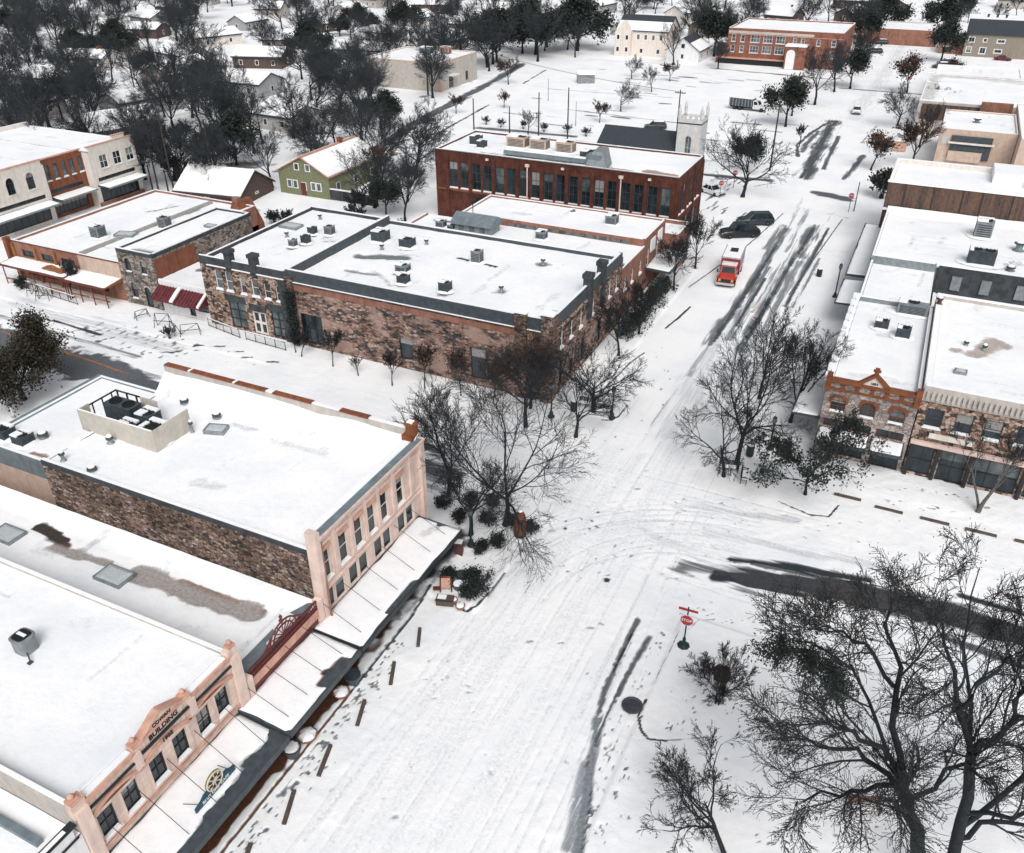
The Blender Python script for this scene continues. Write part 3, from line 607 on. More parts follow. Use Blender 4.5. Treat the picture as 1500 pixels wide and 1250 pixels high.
trim(SW, 'ledge_snow', 'snow', [(-69.5, -58.9, 66.6, 66.76, 7.42, 7.5)])
for x in (-66.3, -62.9): MB().box(x - .4, x + .4, 66.6, 67.4, 7.2, 9.5).box(x - .5, x + .5, 66.5, 67.5, 9.2, 9.6).build('chimney', 'dark_stone', SW)
trim(SW, 'corner_pier', 'dark_stone', [(-59.6, -58.64, 66.5, 66.797, .0, 7.4)])
SE = building('stone_block', 'long pink and black rubble stone block with flat roof rimmed by dark parapet', -58.6, -28, 66.8, 87.0, 7.55, 8.65, 'rubble_pink',
    {'E': [(y - .4, y + .4, 4.8, 6.6, dw_) for y in (69.5, 72, 74.5, 78, 80.5, 83, 85.2)] + [(y - .6, y + .6, .6, 3.4, dict(frame='iron', sill=None)) for y in (69.3, 72.2, 75.1, 80.2, 83.4)],
     'S': [(-57.4, -54.6, .5, 3.9, dict(frame='iron', glass='glass', nv=3, nh=2, sill=None)), (-44.9, -43.3, 1.2, 3.6, dict(frame='iron', glass='glass', sill=None, nh=1)), (-36.6, -34.9, .8, 4.2, dict(frame='iron', glass='glass', sill=None, nh=1))]},
    parapet='dark_metal', par_t={'N': 8.0}, seed=17, pth=.35, strokes=[(2, [(-55.5, 75.5), (-50.5, 77.5)], .8, .85, GREYR), (2, [(-54.5, 71.5), (-50.5, 71.8)], .35, .7, GREYR), (2, [(-51.2, 72.5), (-47.5, 70)], .6, .55, GREYR), (2, [(-34, 68), (-30, 68)], .8, 1.5, (.13, .15, .16)), (2, [(-30.2, 68), (-29.5, 71)], .55, 1.5, (.13, .15, .16)), (2, [(-45, 80), (-40, 79.4)], .3, 1.0, SOOT)] + [(2, [(x, y)], .95, .8, (.2, .21, .22)) for x, y in ((-55.9, 80.6), (-52, 80.2), (-48.4, 73.4), (-46.6, 70.7), (-41.6, 70.7), (-36.4, 73.4), (-35.6, 82.2))])
trim(SE, 'ledge', 'dark_stone', [(-58.5, -27.8, 66.62, 66.797, 7.28, 7.36)]); trim(SE, 'ledge_snow', 'snow', [(-58.3, -28, 66.63, 66.79, 7.363, 7.42)])
trim(SE, 'brick_band', 'brick_orange', [(-58.4, -30.9, 66.755, 66.797, 6.5, 7.1), (-30.9, -28.02, 66.755, 66.797, 6.9, 7.1)])
trim(SE, 'corner_pier', 'rubble_dark', [(-28.9, -27.7, 66.5, 67.6, 0, 9.2), (-31.6, -30.4, 66.4, 66.797, 0, 9.0), (-58.5, -57.7, 66.45, 66.797, 0, 8.0)])
trim(SE, 'pier_snow', 'snow', [(-28.95, -27.65, 66.45, 67.65, 9.203, 9.32), (-31.65, -30.35, 66.35, 67.0, 9.003, 9.12)])
for y in (76.5, 80.4): MB().box(-28.5, -27.7, y - .45, y + .45, 5, 9.7).box(-28.6, -27.6, y - .55, y + .55, 9.4, 9.85).build('chimney', 'dark_stone', SE)
trim(SE, 'east_ledge', 'rubble_facade', [(-27.997, -27.8, 67.7, 76, 7.1, 7.3), (-27.997, -27.8, 77, 79.9, 7.1, 7.3), (-27.997, -27.8, 81, 87, 7.1, 7.3), (-27.997, -27.85, 67.7, 87, 4.3, 4.45)])
fl = [(y - .5, y + .5, 4.3, 5.4) for y in ()]
NE1 = building('rear_store', 'low white roofed brick store tucked behind the long stone block', -58.6, -28.2, 87.04, 96.2, 6.0, 6.3, 'brick_orange', {'E': [(88.5, 89.4, 3.4, 5, dw_), (91, 91.9, 3.4, 5, dw_), (94, 94.9, 3.4, 5, dw_)]}, seed=18, par_t={'S': None, 'N': None}, parapet='brick_orange',
    strokes=[(2, [(-56.5, 94.5), (-50, 94.9)], .35, 1.1, GREYR), (2, [(-52.5, 90), (-46, 89.4)], .22, .8, GREYR)])
NE2 = building('rear_store', 'taller white roofed orange brick store with glass block strip, next to the red brick building', -53.5, -28.4, 96.24, 104.8, 6.7, 6.95, 'brick_orange', {'S': [(-46.5 + k * 1.35, -45.35 + k * 1.35, 6.05, 6.6, dict(frame='grey_metal', glass='glass_pale', nh=1, sill=None, ft=.05, recess=.06)) for k in range(12)],
    'E': [(97.5, 98.6, 3.0, 5.2, dw_), (101.2, 102.3, 3.0, 5.2, dw_)]}, seed=19, parapet='brick_orange')
NE3 = building('brick_shed', 'small orange brick lean-to with open roof edge beside the street', -30.5, -26.6, 104.9, 110.5, 4.6, 5.1, 'brick_orange', {'E': [(106, 107.2, 1.2, 3.2, dw_), (108.4, 109.6, 1.2, 3.2, dw_)]}, seed=20)
trim(NE2, 'wall_snow', 'snow', [(-28.38, -28.25, 98.6, 100.4, 4.6, 6.2), (-28.38, -28.25, 101.5, 103.2, 4.9, 6.4)])
awning(NE2, 'E', -28.4, 97, 104.5, 3.2, 3.1, .1, .2, 'dark_metal', 3)
# gabled roof shack on the rear roof
sh = thing('roof_shack', 'small grey gabled shack standing on the roof behind the stone block', 'roof shack', (-49.3, 92.8, 6.05))
MB().box(-2.4, 2.4, -1.5, 1.5, 0, 1.3).build('wall', 'grey_metal', sh); mb = MB(); mb.prism([(-2.9, -2, 1.3), (-2.9, 0, 2.3), (-2.9, 2, 1.3)], (5.8, 0, 0)); mb.build('roof', 'blue_grey', sh)
for x in (-1.5, 0, 1.5): MB().box(x - .35, x + .35, -1.54, -1.503, .45, 1.05).build('window', 'glass_pale', sh)
MB().tube((-1.2, 1.2, 1.5), (-1.2, 1.2, 4.2), .05).build('vent_pipe', 'iron', sh)

# red brick office
bw = dict(frame='dark_metal', glass='glass', nh=3, nv=2, sill='salmon', snowy=True, ft=.09, mull=.05)
S = []
for k in range(9):
    c = -62.6 + k * 3.86
    for s in (-.95, .95): S.append((c + s - .72, c + s + .72, 4.7, 8.6, bw))
    if k > 1: S.append((c - 1.7, c + 1.7, .6, 3.6, dict(frame='dark_metal', glass='glass', nv=4, nh=2, sill=None)))
E_ = []
for k in range(3):
    c = 115.0 + k * 3.9
    for s in (-.85, .85): E_.append((c + s - .62, c + s + .62, 4.7, 8.6, bw))
    E_.append((c - 1.5, c + 1.5, .6, 3.4, dict(frame='dark_metal', glass='glass', nv=3, nh=2, sill=None)))
RB = building('brick_office', 'two storey dark red brick building with tall paired windows beside the snowy car park', -66.6, -29.2, 112.5, 125.4, 9.85, 10.15, 'brick_red', {'S': S, 'E': E_}, parapet='brick_red', pth=.3, seed=21,
    strokes=[(2, [(-34, 114.6), (-30.6, 114.0)], .95, 1.3, (.42, .28, .24)), (2, [(-39.5, 114.2), (-36.5, 114)], .5, 1.2, (.42, .28, .24)), (2, [(-60, 114.5), (-44, 114)], .4, .6, GREYR)])
trim(RB, 'pier', 'brick_red', [(x - .28, x + .28, 112.3, 112.497, 0, 9.6) for x in [-64.55 + 3.86 * k for k in range(10)] if x < -29] + [(-29.197, -29.0, y - .25, y + .25, 0, 9.6) for y in (112.9, 117, 120.9, 125)])
for x in (-51.3, -37.2): MB().tube((x, 112.18, 9.2), (x, 112.18, .3), .1).box(x - .3, x + .3, 112.05, 112.29, 9.2, 9.6).build('downpipe', 'pink', RB)
trim(RB, 'sill_band', 'brick_rust', [(-66.6, -29.25, 112.4, 112.497, 4.25, 4.5)]); trim(RB, 'coping', 'grey_metal', [(-66.7, -29.1, 112.34, 112.52, 10.153, 10.22)])
for x in (-57.8, -45.9, -33.2): MB().box(x - .2, x + .2, 112.2, 112.45, 9.35, 9.65).build('wall_lamp', 'lamp_clear', RB)
# ---- west end of the side street
og = dict(frame='dark_metal', glass='glass', nv=2, nh=1, sill='wood_brown', snowy=False)
OR = building('orange_shop_row', 'long orange brick shop with snowy canopies and timber posts at the left edge', -103.2, -84.3, 67.4, 92, 4.6, 4.95, 'brick_orange', {'S': [(-101.6 + k * 3.5, -99.2 + k * 3.5, 3.1, 4.0, og) for k in range(3)] + [(-101.6 + k * 3.0, -99.3 + k * 3.0, .8, 2.4, og) for k in range(5)]}, parapet='brick_orange', seed=31,
    strokes=[(2, [(-92.5, 76), (-91, 88)], .3, .8, GREYR), (2, [(-97, 84), (-95, 88)], .25, .8, GREYR)])
trim(OR, 'coping', 'iron_red', [(-103.3, -84.2, 67.28, 67.42, 4.953, 5.03)]); trim(OR, 'end_fin', 'orange_trim', [(-103.9, -103.3, 66.8, 67.5, 2.6, 5.4)])
trim(OR, 'roof_kerb', 'concrete', [(-91.7, -91.2, 68, 91, 4.5, 5.0)])
trim(OR, 'upper_panel', 'tan_panel', [(-91.3, -84.4, 67.33, 67.397, 3.0, 4.9)])
trim(OR, 'timber_pier', 'wood_brown', [(x - .18, x + .18, 67.1, 67.397, 0, 4.7) for x in (-102.9, -98.9, -95.4)])
a1 = awning(OR, 'S', 67.4, -103, -91.6, 2.6, 2.75, .25, .14, 'iron_red', 0, [(1, [(-96, 66), (-93, 66)], .8, .8, GREYR)], posts=5, name='canopy', under='wood_brown')
a2 = awning(OR, 'S', 67.4, -91.4, -84.4, 2.9, 2.75, .3, .14, 'iron_red', 0, posts=4, name='canopy', under='wood_brown')
rl = MB()
for x0, x1 in ((-102.5, -99.5), (-95.5, -92.2), (-91, -88), (-87.6, -84.6)): rl.box(x0, x1, 64.95, 65.05, .75, .95)
rl.build('porch_rail', 'wood_brown', OR)
aw2 = dict(frame='iron', glass='glass', nv=1, nh=2, sill='rubble_grey', arch='limestone_pale')
SH = building('stone_house', 'narrow two storey pale stone shop with arched windows between orange row and red awnings', -84.2, -78.5, 67.3, 84.5, 6.6, 6.9, 'rubble_grey', {'S': [(-83.2, -82.3, 4.2, 5.9, aw2), (-80.7, -79.8, 4.2, 5.9, aw2), (-83.1, -82.2, .8, 2.9, aw2), (-81.0, -80.0, .1, 2.6, dict(frame='iron', sill=None, arch='limestone_pale'))]}, parapet='dark_stone', seed=32,
    strokes=[(2, [(-82.5, 68.3), (-79.5, 68.4)], .5, .8, GREYR)])
trim(SH, 'quoin', 'limestone_pale', [(x - .25, x + .25, 67.2, 67.297, z, z + .35) for x in (-83.9, -78.8) for z in (0.1, .9, 1.7, 2.5, 3.3, 4.1, 4.9, 5.7)])
trim(SH, 'brick_patch', 'brick_rust', [(-78.497, -78.46, 67.5, 74, 2.8, 6.2)])
WS = building('white_shop', 'single storey white shop front with two oxblood metal awnings', -78.4, -70.7, 67.35, 82, 3.7, 3.9, 'white_paint', {'S': [(-76.9, -74.9, .9, 1.9, dict(frame='iron', glass='glass_pale', sill=None)), (-74.3, -73.4, .1, 2.2, dict(frame='iron', sill=None, nh=1)), (-72.9, -71.2, .9, 1.9, dict(frame='iron', glass='glass_pale', sill=None))]}, seed=33, par_t={'W': None, 'E': None},
    strokes=[(2, [(-76.5, 72), (-72, 75)], .5, .8, GREYR)])
for (x0, x1, s0, s1) in ((-78.3, -74.7, -75.4, -74.9), (-74.5, -70.9, -71.3, -71.0)):
    a = MB(); a.prism([(x0, 67.34, 3.3), (x0, 65.6, 2.2), (x0, 65.6, 2.05), (x0, 67.34, 2.05)], (x1 - x0, 0, 0))
    for k in range(9): xx = x0 + (x1 - x0) * k / 8.0; a.prism([(xx - .03, 67.33, 3.4), (xx - .03, 65.58, 2.28), (xx - .03, 65.58, 2.2), (xx - .03, 67.33, 3.3)], (.06, 0, 0))
    o = a.build('metal_awning', 'red_metal', WS)
    s = MB(); s.prism([(s0, 67.3, 3.5), (s0, 65.6, 2.42), (s0, 65.6, 2.25), (s0, 67.3, 3.33)], (s1 - s0, 0, 0)); s.build('awning_snow', 'snow', o)

# big white / orange / white block, facing east
gw = dict(frame='white_paint', glass='glass', nv=2, nh=2, sill='white_paint', snowy=False); aw3_ = dict(frame='dark_metal', glass='glass', nv=2, nh=3, sill='cream', snowy=False, arch='cream')
sf = dict(frame='dark_metal', glass='glass', nv=5, nh=1, sill=None); tr_ = dict(frame='dark_metal', glass='glass', nv=6, nh=1, sill=None)
def bigblock(nm, lab, y0, y1, xf, wall, up, zt=9.2, par=None, n=2, par_t=None):
    b = building(nm, lab, -142, xf, y0, y1, 8.5, zt, wall, {'E': up + [(y0 + .9, y1 - .9, 3.75, 4.35, tr_), (y0 + .8, y1 - .8, .5, 2.9, dict(sf, nv=8))]}, parapet=par, par_t=par_t or {'N': None, 'S': None}, seed=int(40 + y0))
    awning(b, 'E', xf, y0 + .5, y1 - .5, 2.4, 3.2, .2, .12, 'grey_metal'); trim(b, 'coping', 'salmon', [(xf - .4, xf + .06, y0 + .02, y1 - .02, zt + .003, zt + .14)])
    return b
bb1 = bigblock('white_block', 'white stucco block with arched upper windows, leftmost of the three-coloured row', 74, 85.6, -118, 'cream', [(76, 77.3, 5.6, 8.0, aw3_), (79, 80.3, 5.6, 8.0, aw3_), (82.3, 83.6, 5.6, 8.0, aw3_)])
bb2 = bigblock('orange_block', 'rust orange brick middle block between two white stucco blocks', 85.62, 93.3, -118.9, 'brick_rust', [(86.3 + k * 1.5, 87.1 + k * 1.5, 5.7, 8.0, dict(frame='dark_metal', glass='glass_pale', nh=2, sill='cream')) for k in range(5)], zt=8.9)
bb3 = bigblock('white_block', 'white stucco corner block with three square upper windows and stepped parapet', 93.32, 102.6, -117.6, 'cream', [(y, y + 1.5, 5.6, 7.6, gw) for y in (95.3, 98.0, 100.6)])
trim(bb3, 'stepped_parapet', 'cream', [(-118, -117.6, 98.6, 101.0, 9.35, 9.9)]); trim(bb3, 'step_coping', 'salmon', [(-118.06, -117.54, 98.5, 101.1, 9.903, 10.03)]); trim(bb3, 'brick_plinth', 'brick_orange', [(-117.597, -117.4, 93.4, 102.5, 0, .6)])

# ---- east side
rs = dict(frame='orange_trim', glass='glass', nv=2, nh=3, sill='limestone_pale', arch='orange_trim', snowy=True)
R1 = building('ornate_shop', 'pale stone shop with orange brown cornice, little gable and three arched windows', -3.4, 3.85, 68.6, 89.2, 6.6, 6.95, 'limestone_pale', {'S': [(x - .62, x + .62, 4.55, 6.0, rs) for x in (-2.2, .2, 2.5)] + [(1.2, 3.4, 2.95, 3.75, dict(frame='orange_trim', nv=2, nh=1, sill=None)), (-3.1, .8, 2.95, 3.75, dict(frame='orange_trim', nv=3, nh=1, sill=None)), (-2.9, .6, .4, 2.6, dict(frame='iron', nv=3, sill=None)), (1.2, 3.5, .1, 2.6, dict(frame='iron', nv=2, sill=None))]}, par_t={'S': None, 'W': 7.0, 'E': 7.15, 'N': 7.1}, seed=51, parapet='grey_metal', pth=.35)
cb = MB(); cb.box(-3.5, 3.95, 68.3, 68.9, 7.35, 7.6).box(-3.45, 3.9, 68.42, 68.95, 6.6, 6.78)
for x in np.linspace(-3.3, 3.6, 7): cb.box(x - .1, x + .22, 68.45, 68.9, 6.78, 7.35)
for x in (-3.3, 3.7): cb.box(x - .22, x + .22, 68.25, 68.95, 6.5, 8.0)
cb.prism([(-1.1, 68.35, 7.6), (.2, 68.35, 8.75), (.2, 68.35, 8.45), (-.75, 68.35, 7.6)], (0, .5, 0)); cb.prism([(1.5, 68.35, 7.6), (1.15, 68.35, 7.6), (.2, 68.35, 8.45), (.2, 68.35, 8.75)], (0, .5, 0))
cb.box(.02, .38, 68.4, 68.75, 8.7, 9.2).box(-.1, .5, 68.45, 68.7, 8.9, 9.05); cb.build('cornice', 'orange_trim', R1)
trim(R1, 'cornice_panel', 'limestone_pale', [(-3.1, 3.5, 68.55, 68.9, 6.783, 7.347)]); mb = MB(); mb.prism([(-.72, 68.5, 7.6), (1.12, 68.5, 7.6), (.2, 68.5, 8.42)], (0, .2, 0)); mb.build('gable_panel', 'cream', R1)
text_mesh('lettering', '1884', .3, 'letter', R1, (.2, 68.49, 7.8), 'S'); trim(R1, 'cornice_back', 'grey_metal', [(-3.0, 3.5, 68.95, 69.2, 6.9, 7.5)])
awning(R1, 'S', 68.6, 1.0, 3.6, 2.2, 2.75, .15, .15, 'dark_metal', name='awning'); awning(R1, 'S', 68.6, -3.3, .8, 2.2, 2.75, .15, .15, 'dark_metal', seed=9)
awning(R1, 'W', -3.4, 69.2, 82, 2.4, 3.3, .1, .2, 'dark_metal', seed=10); awning(R1, 'W', -3.4, 96, 103.6, 2.4, 3.2, .1, .2, 'dark_metal', seed=14)
mb = MB()
for k in range(11): y = 69.4 + k * 1.9; mb.box(-3.75, -3.05, y, y + .75, 6.85, 7.35 - .04 * k * 0)
mb.build('battlement', 'snow', R1)
R1b = building('rear_shop', 'lower grey walled roof section behind the ornate shop', -3.3, 3.6, 89.25, 103.6, 5.6, 6.1, 'grey_metal', None, parapet='grey_metal', par_t={'S': None, 'E': None, 'N': 6.6}, seed=52)
st_ = dict(frame='dark_metal', glass='glass', nh=2, sill='sign_white')
R2 = building('stone_shop', 'pinkish stone shop with dark storefront and dentilled parapet behind a bare tree', 3.95, 19.5, 68.6, 91.5, 7.3, 7.55, 'rubble_facade', {'S': [(4.55, 5.85, 4.9, 6.6, st_), (6.75, 8.05, 4.9, 6.6, st_), (8.9, 10.2, 4.9, 6.6, st_), (11.2, 12.5, 4.9, 6.6, st_), (13.3, 14.6, 4.9, 6.6, st_), (4.3, 6.0, .3, 3.0, dict(frame='iron', nv=2, nh=2, sill=None)), (6.5, 8.5, .1, 3.0, dict(frame='iron', nv=2, sill=None)), (9, 12.4, .3, 3.0, dict(frame='iron', nv=3, sill=None)), (13, 16.5, .3, 3.0, dict(frame='iron', nv=3, sill=None))]}, par_t={'S': 8.5, 'W': None, 'N': 7.7}, parapet='tan_render', seed=53, pth=.5,
    strokes=[(2, [(8.2, 80), (9.0, 82.5), (7.8, 79.2)], 1.0, 1.0, (.46, .40, .36)), (2, [(6.1, 79.3)], .6, .9, (.46, .40, .36)), (2, [(10.2, 82)], .7, .9, (.46, .4, .36)), (2, [(4.6, 69.9), (9, 70)], .35, 1.0, (.4, .28, .24))])
mb = MB()
for k in range(40): mb.box(4.2 + k * .38, 4.4 + k * .38, 68.35, 68.57, 7.45, 8.1)
mb.build('dentil', 'tan_render', R2); trim(R2, 'storefront_beam', 'pink', [(4.0, 19.4, 68.3, 68.597, 3.2, 3.55)]); trim(R2, 'sign_panel', 'cream', [(5.2, 8.6, 68.45, 68.595, 3.95, 4.4)])
trim(R2, 'storefront_column', 'iron', [(x - .14, x + .14, 68.25, 68.55, 0, 3.2) for x in (4.2, 6.25, 8.75, 12.7, 16.7)])
trim(R2, 'party_kerb', 'tan_render', [(3.92, 4.5, 69.4, 91, 7.25, 7.75)]); trim(R2, 'party_kerb_snow', 'snow', [(3.95, 4.47, 69.4, 91, 7.753, 7.85)])
R2b = building('sunken_yard', 'dark brick rear wall and service yard behind the stone shop', 3.95, 19.5, 91.6, 103.5, 3.2, 3.4, 'brick_orange', None, seed=54, strokes=[(2, [(5, 93), (19, 93)], 1.0, .6, SOOT)])
wb = MB(); wb.box(3.9, 19.5, 103.2, 103.55, 3, 6.6); wb.build('rear_wall', 'dark_stone', R2b); trim(R2b, 'wall_snow', 'snow', [(3.9, 19.5, 103.15, 103.6, 6.603, 6.75)])
trim(R2b, 'rust_wall', 'brick_rust', [(3.95, 19.5, 91.62, 91.9, 3.3, 6.2)])
for x in (6, 9, 12.5, 15): MB().box(x - .5, x + .5, 103.0, 103.197, 4.0, 5.6).build('vent_panel', 'grey_metal', R2b)
R3 = building('seamed_roof_shop', 'low shop with ribbed snowy roof streaked by dark seams', -3.4, 19.5, 103.7, 124.4, 5.9, 6.1, 'grey_render', None, seed=55, parapet='grey_metal', drift=[('N', 2.5, .5)],
    strokes=[(1, [(0, 108.5 + 1.7 * k), (6.5 - .5 * k, 108.5 + 1.7 * k)], .16, .95, GREYR) for k in range(5)] + [(1, [(-1, 121.8), (4, 121.8)], .2, .9, GREYR), (2, [(9.5, 106.5), (12, 109.5)], .9, .5, SOOT)])
awning(R3, 'W', -3.4, 105.4, 126, 2.4, 3.2, .1, .25, 'dark_metal', seed=12)
R4 = building('brown_wall_building', 'building with long rusty brown weathered side wall and white parapet roof', -4.0, 26, 124.6, 137.5, 9.0, 9.7, 'cream', None, seed=56, facemat={'S': 'wood_wall'}, pth=.5, par_t={'S': None})
MB().box(-4.0, 26, 124.6, 125.1, 9.0, 9.55).build('side_parapet', 'wood_wall', R4); MB().box(-4.1, 26, 124.5, 125.15, 9.553, 9.75).build('coping', 'snow', R4)
trim(R4, 'wall_base_snow', 'snow', [(-4, 26, 124.3, 124.597, 5.9, 6.15)])
for k in range(7): x = -1.8 + k * 3.1 + (k % 3) * .4; MB().box(x, x + .09, 124.53, 124.597, 3, 9.5).build('dark_seam_board', 'iron', R4)
trim(R4, 'roof_hump', 'snow', [(8.5, 26, 131.5, 137.4, 9.0, 10.4)]); trim(R4, 'hump_side', 'tan_panel', [(12.6, 13.2, 130.5, 131.49, 9.0, 10.3)])
R5 = building('peach_panel_building', 'peach panelled building with dark recessed clerestory and flat snowy roof', 1.0, 13.2, 174.5, 192, 6.6, 6.9, 'tan_panel', None, seed=57)
trim(R5, 'clerestory', 'dark_metal', [(3.0, 9.6, 174.2, 174.497, 2.0, 5.9)]); trim(R5, 'ledge', 'cream', [(2.6, 10.0, 173.7, 174.497, 4.6, 4.85)]); trim(R5, 'lower_panel', 'tan_panel', [(3.0, 8.4, 173.9, 174.19, 1.6, 3.3)])
trim(R5, 'wall_sign', 'sky_light', [(1.5, 2.3, 174.42, 174.497, 4.3, 5.6)])
R6 = building('tall_panel_building', 'pinkish flat roofed building set behind the peach one on the right edge', 13.3, 34, 168, 199, 7.4, 7.6, 'tan_panel', None, seed=58)
R7 = building('long_flat_hall', 'long low hall with grey drifted roof and tan end wall on the right', -4.2, 36, 201, 236, 6.3, 6.5, 'tan_render', None, seed=59, strokes=[(2, [(-3, 205), (-2.5, 234), (36, 234.5)], 2.0, .62, (.5, .49, .47)), (2, [(10, 232), (30, 228)], 3.0, .52, (.5, .5, .48))])
trim(R7, 'brick_end', 'brick_orange', [(7.2, 12.8, 199.6, 200.99, 0, 7.2)]); trim(R7, 'dark_wall_panel', 'wood_wall', [(-3.5, 7.1, 200.9, 200.995, 3.0, 6.0)])  # thin dark brown panel on the hall's front wall
R8 = building('gable_shed', 'little white roofed shed between the long hall and taupe flats', -3, 16, 240, 262, 4.6, 4.8, 'cream', None, seed=60)
AP = building('taupe_flats', 'taupe two storey flats with charcoal roof slope and white framed windows', 2.3, 34, 315, 332, 6.1, 6.2, 'siding_taupe', {'S': [(3.0, 4.9, 3.9, 5.6, dict(frame='white_paint', nv=2, nh=1, sill=None, ft=.25)), (7.0, 8.3, 4.1, 5.4, dict(frame='white_paint', nh=1, sill=None, ft=.25)), (10.8, 13.2, 4.0, 5.3, dict(frame='white_paint', nv=2, nh=1, sill=None, ft=.3)), (2.9, 4.6, 1.0, 2.9, dict(frame='white_paint', nv=2, nh=1, sill=None, ft=.25)), (6.6, 8.6, .8, 2.9, dict(frame='white_paint', nv=2, nh=1, sill=None, ft=.3)), (10.6, 13.0, 1.2, 2.6, dict(frame='white_paint', nv=2, nh=1, sill=None, ft=.3))]}, seed=61)
mb = MB(); mb.prism([(2.1, 314.6, 6.25), (2.1, 321, 9.9), (2.1, 330.5, 9.9), (2.1, 332.4, 6.25)], (32, 0, 0)); mb.build('mansard', 'shingle_dark', AP)
trim(AP, 'roof_snow', 'snow', [(1.8, 34.3, 321, 330.6, 9.903, 10.3)])
for x in (7, 9.5, 12): MB().lathe([(.3, 0), (.3, .7), (.45, .8), (.1, 1.0)], (x, 323, 10.2), 8).build('roof_vent', 'iron', AP)
AQ = building('brick_porch_house', 'small brick porch wing with snowy roof left of the taupe flats', -4.5, 2.2, 318, 332, 4.4, 4.5, 'brick_orange', {'S': [(-3.6, -.8, .4, 2.6, og)]}, seed=62)

# ---- church behind the red brick office
ch = thing('church', 'old church with dark shingled nave and pale square tower of four pinnacles', 'church', (-46, 150, 0), None, 0, True)
mb = MB(); mb.box(-53.6, -39.8, 146, 158, 0, 3.4); mb.build('wall', 'limestone_pale', ch)
mb = MB(); mb.prism([(-54, 145.6, 3.3), (-54, 152, 7.0), (-54, 158.4, 3.3)], (14.3, 0, 0)); mb.build('roof', 'shingle_dark', ch)
tw = MB(); wall_face(tw, 'S', 147.6, -39.5, -35.4, 0, 10.2, [(-38.0, -36.9, 3.4, 7.4)]); wall_face(tw, 'N', 151.7, -39.5, -35.4, 0, 10.2); wall_face(tw, 'E', -35.4, 147.6, 151.7, 0, 10.2); wall_face(tw, 'W', -39.5, 147.6, 151.7, 0, 10.2)
tw.box(-39.5, -35.4, 147.6, 151.7, 9.3, 9.5)
for x in (-39.35, -35.55):
    for y in (147.75, 151.55): tw.lathe([(.28, 0), (.28, 1.0), (.34, 1.1), (.04, 2.2)], (x, y, 10.2), 8)
for x in (-38.4, -37.45, -36.5): tw.box(x - .25, x + .25, 147.6, 147.85, 10.2, 10.65)
o = tw.build('tower', 'tower_white', ch); trim(ch, 'tower_snow', 'snow', [(-39.3, -35.6, 147.9, 151.5, 9.503, 9.75)])
window(ch, 'S', 147.6, -38.0, -36.9, 3.4, 7.4, frame='tower_white', glass='glass_pale', nv=2, nh=2, sill=None, arch='tower_white')

# ---- houses with gabled roofs
def gable_house(name, label, x, y, rz, L, W, h, rise, wall='siding_grey', roof='snow', wins=2, chimney=False, ov=.35, group=None, cat='house', snow_frac=None, under='shingle_dark'):
    r = thing(name, label, cat, (x, y, 0), group, rz)
    mb = MB(); mb.box(-L / 2, L / 2, -W / 2, W / 2, -.2, h)
    for s in (-1, 1): mb.face([(s * L / 2, -W / 2, h), (s * L / 2, W / 2, h), (s * L / 2, 0, h + rise)])
    mb.build('wall', wall, r)
    rb = MB(); k = rise / (W / 2); z_e = h - ov * k
    for s in (-1, 1): rb.prism([(-L / 2 - ov, s * (W / 2 + ov), z_e), (-L / 2 - ov, 0, h + rise), (-L / 2 - ov, 0, h + rise + .2), (-L / 2 - ov, s * (W / 2 + ov), z_e + .2)], (L + 2 * ov, 0, 0))
    rr = rb.build('roof', under if roof == 'snow' else roof, r)
    sb = MB(); f0 = .06 if roof == 'snow' else .55
    for s in (-1, 1):
        y0 = s * (W / 2 + ov) * (1 - f0 if roof == 'snow' else .98); y1 = 0 if roof == 'snow' else s * (W / 2) * (.12 if roof == 'shingle_rust' else .45)
        zz = lambda yy: h + rise - abs(yy) * k + .203
        sb.prism([(-L / 2 - ov + .08, y0, zz(y0)), (-L / 2 - ov + .08, y1, zz(y1)), (-L / 2 - ov + .08, y1, zz(y1) + .16), (-L / 2 - ov + .08, y0, zz(y0) + .14)], (L + 2 * ov - .16, 0, 0))
    sb.build('roof_snow', 'snow', rr)
    for s in (-1, 1):
        for q in range(wins):
            xx = -L / 2 + L * (q + .5) / wins; wb = MB(); yy = s * (W / 2 + .03); wb.box(xx - .55, xx + .55, min(yy, s * W / 2), max(yy, s * W / 2), .9, min(h - .3, 2.3)); wo = wb.build('window', 'white_paint', r)
            gb = MB(); y2 = s * (W / 2 + .035); gb.face([(xx - .42, y2, 1.03), (xx + .42, y2, 1.03), (xx + .42, y2, min(h - .42, 2.18)), (xx - .42, y2, min(h - .42, 2.18))]); gb.build('pane', 'glass', wo)
    for s in (-1, 1):
        wb = MB(); xx = s * (L / 2 + .03); wb.box(min(xx, s * L / 2), max(xx, s * L / 2), -.5, .5, .9, min(h - .3, 2.3)); wo = wb.build('window', 'white_paint', r)
        gb = MB(); x2 = s * (L / 2 + .035); gb.face([(x2, -.38, 1.03), (x2, .38, 1.03), (x2, .38, min(h - .42, 2.18)), (x2, -.38, min(h - .42, 2.18))]); gb.build('pane', 'glass', wo)
    if chimney: MB().box(L * .2, L * .2 + .7, -.35, .35, h, h + rise + .9).build('chimney', 'brick_rust', rr)
    return r
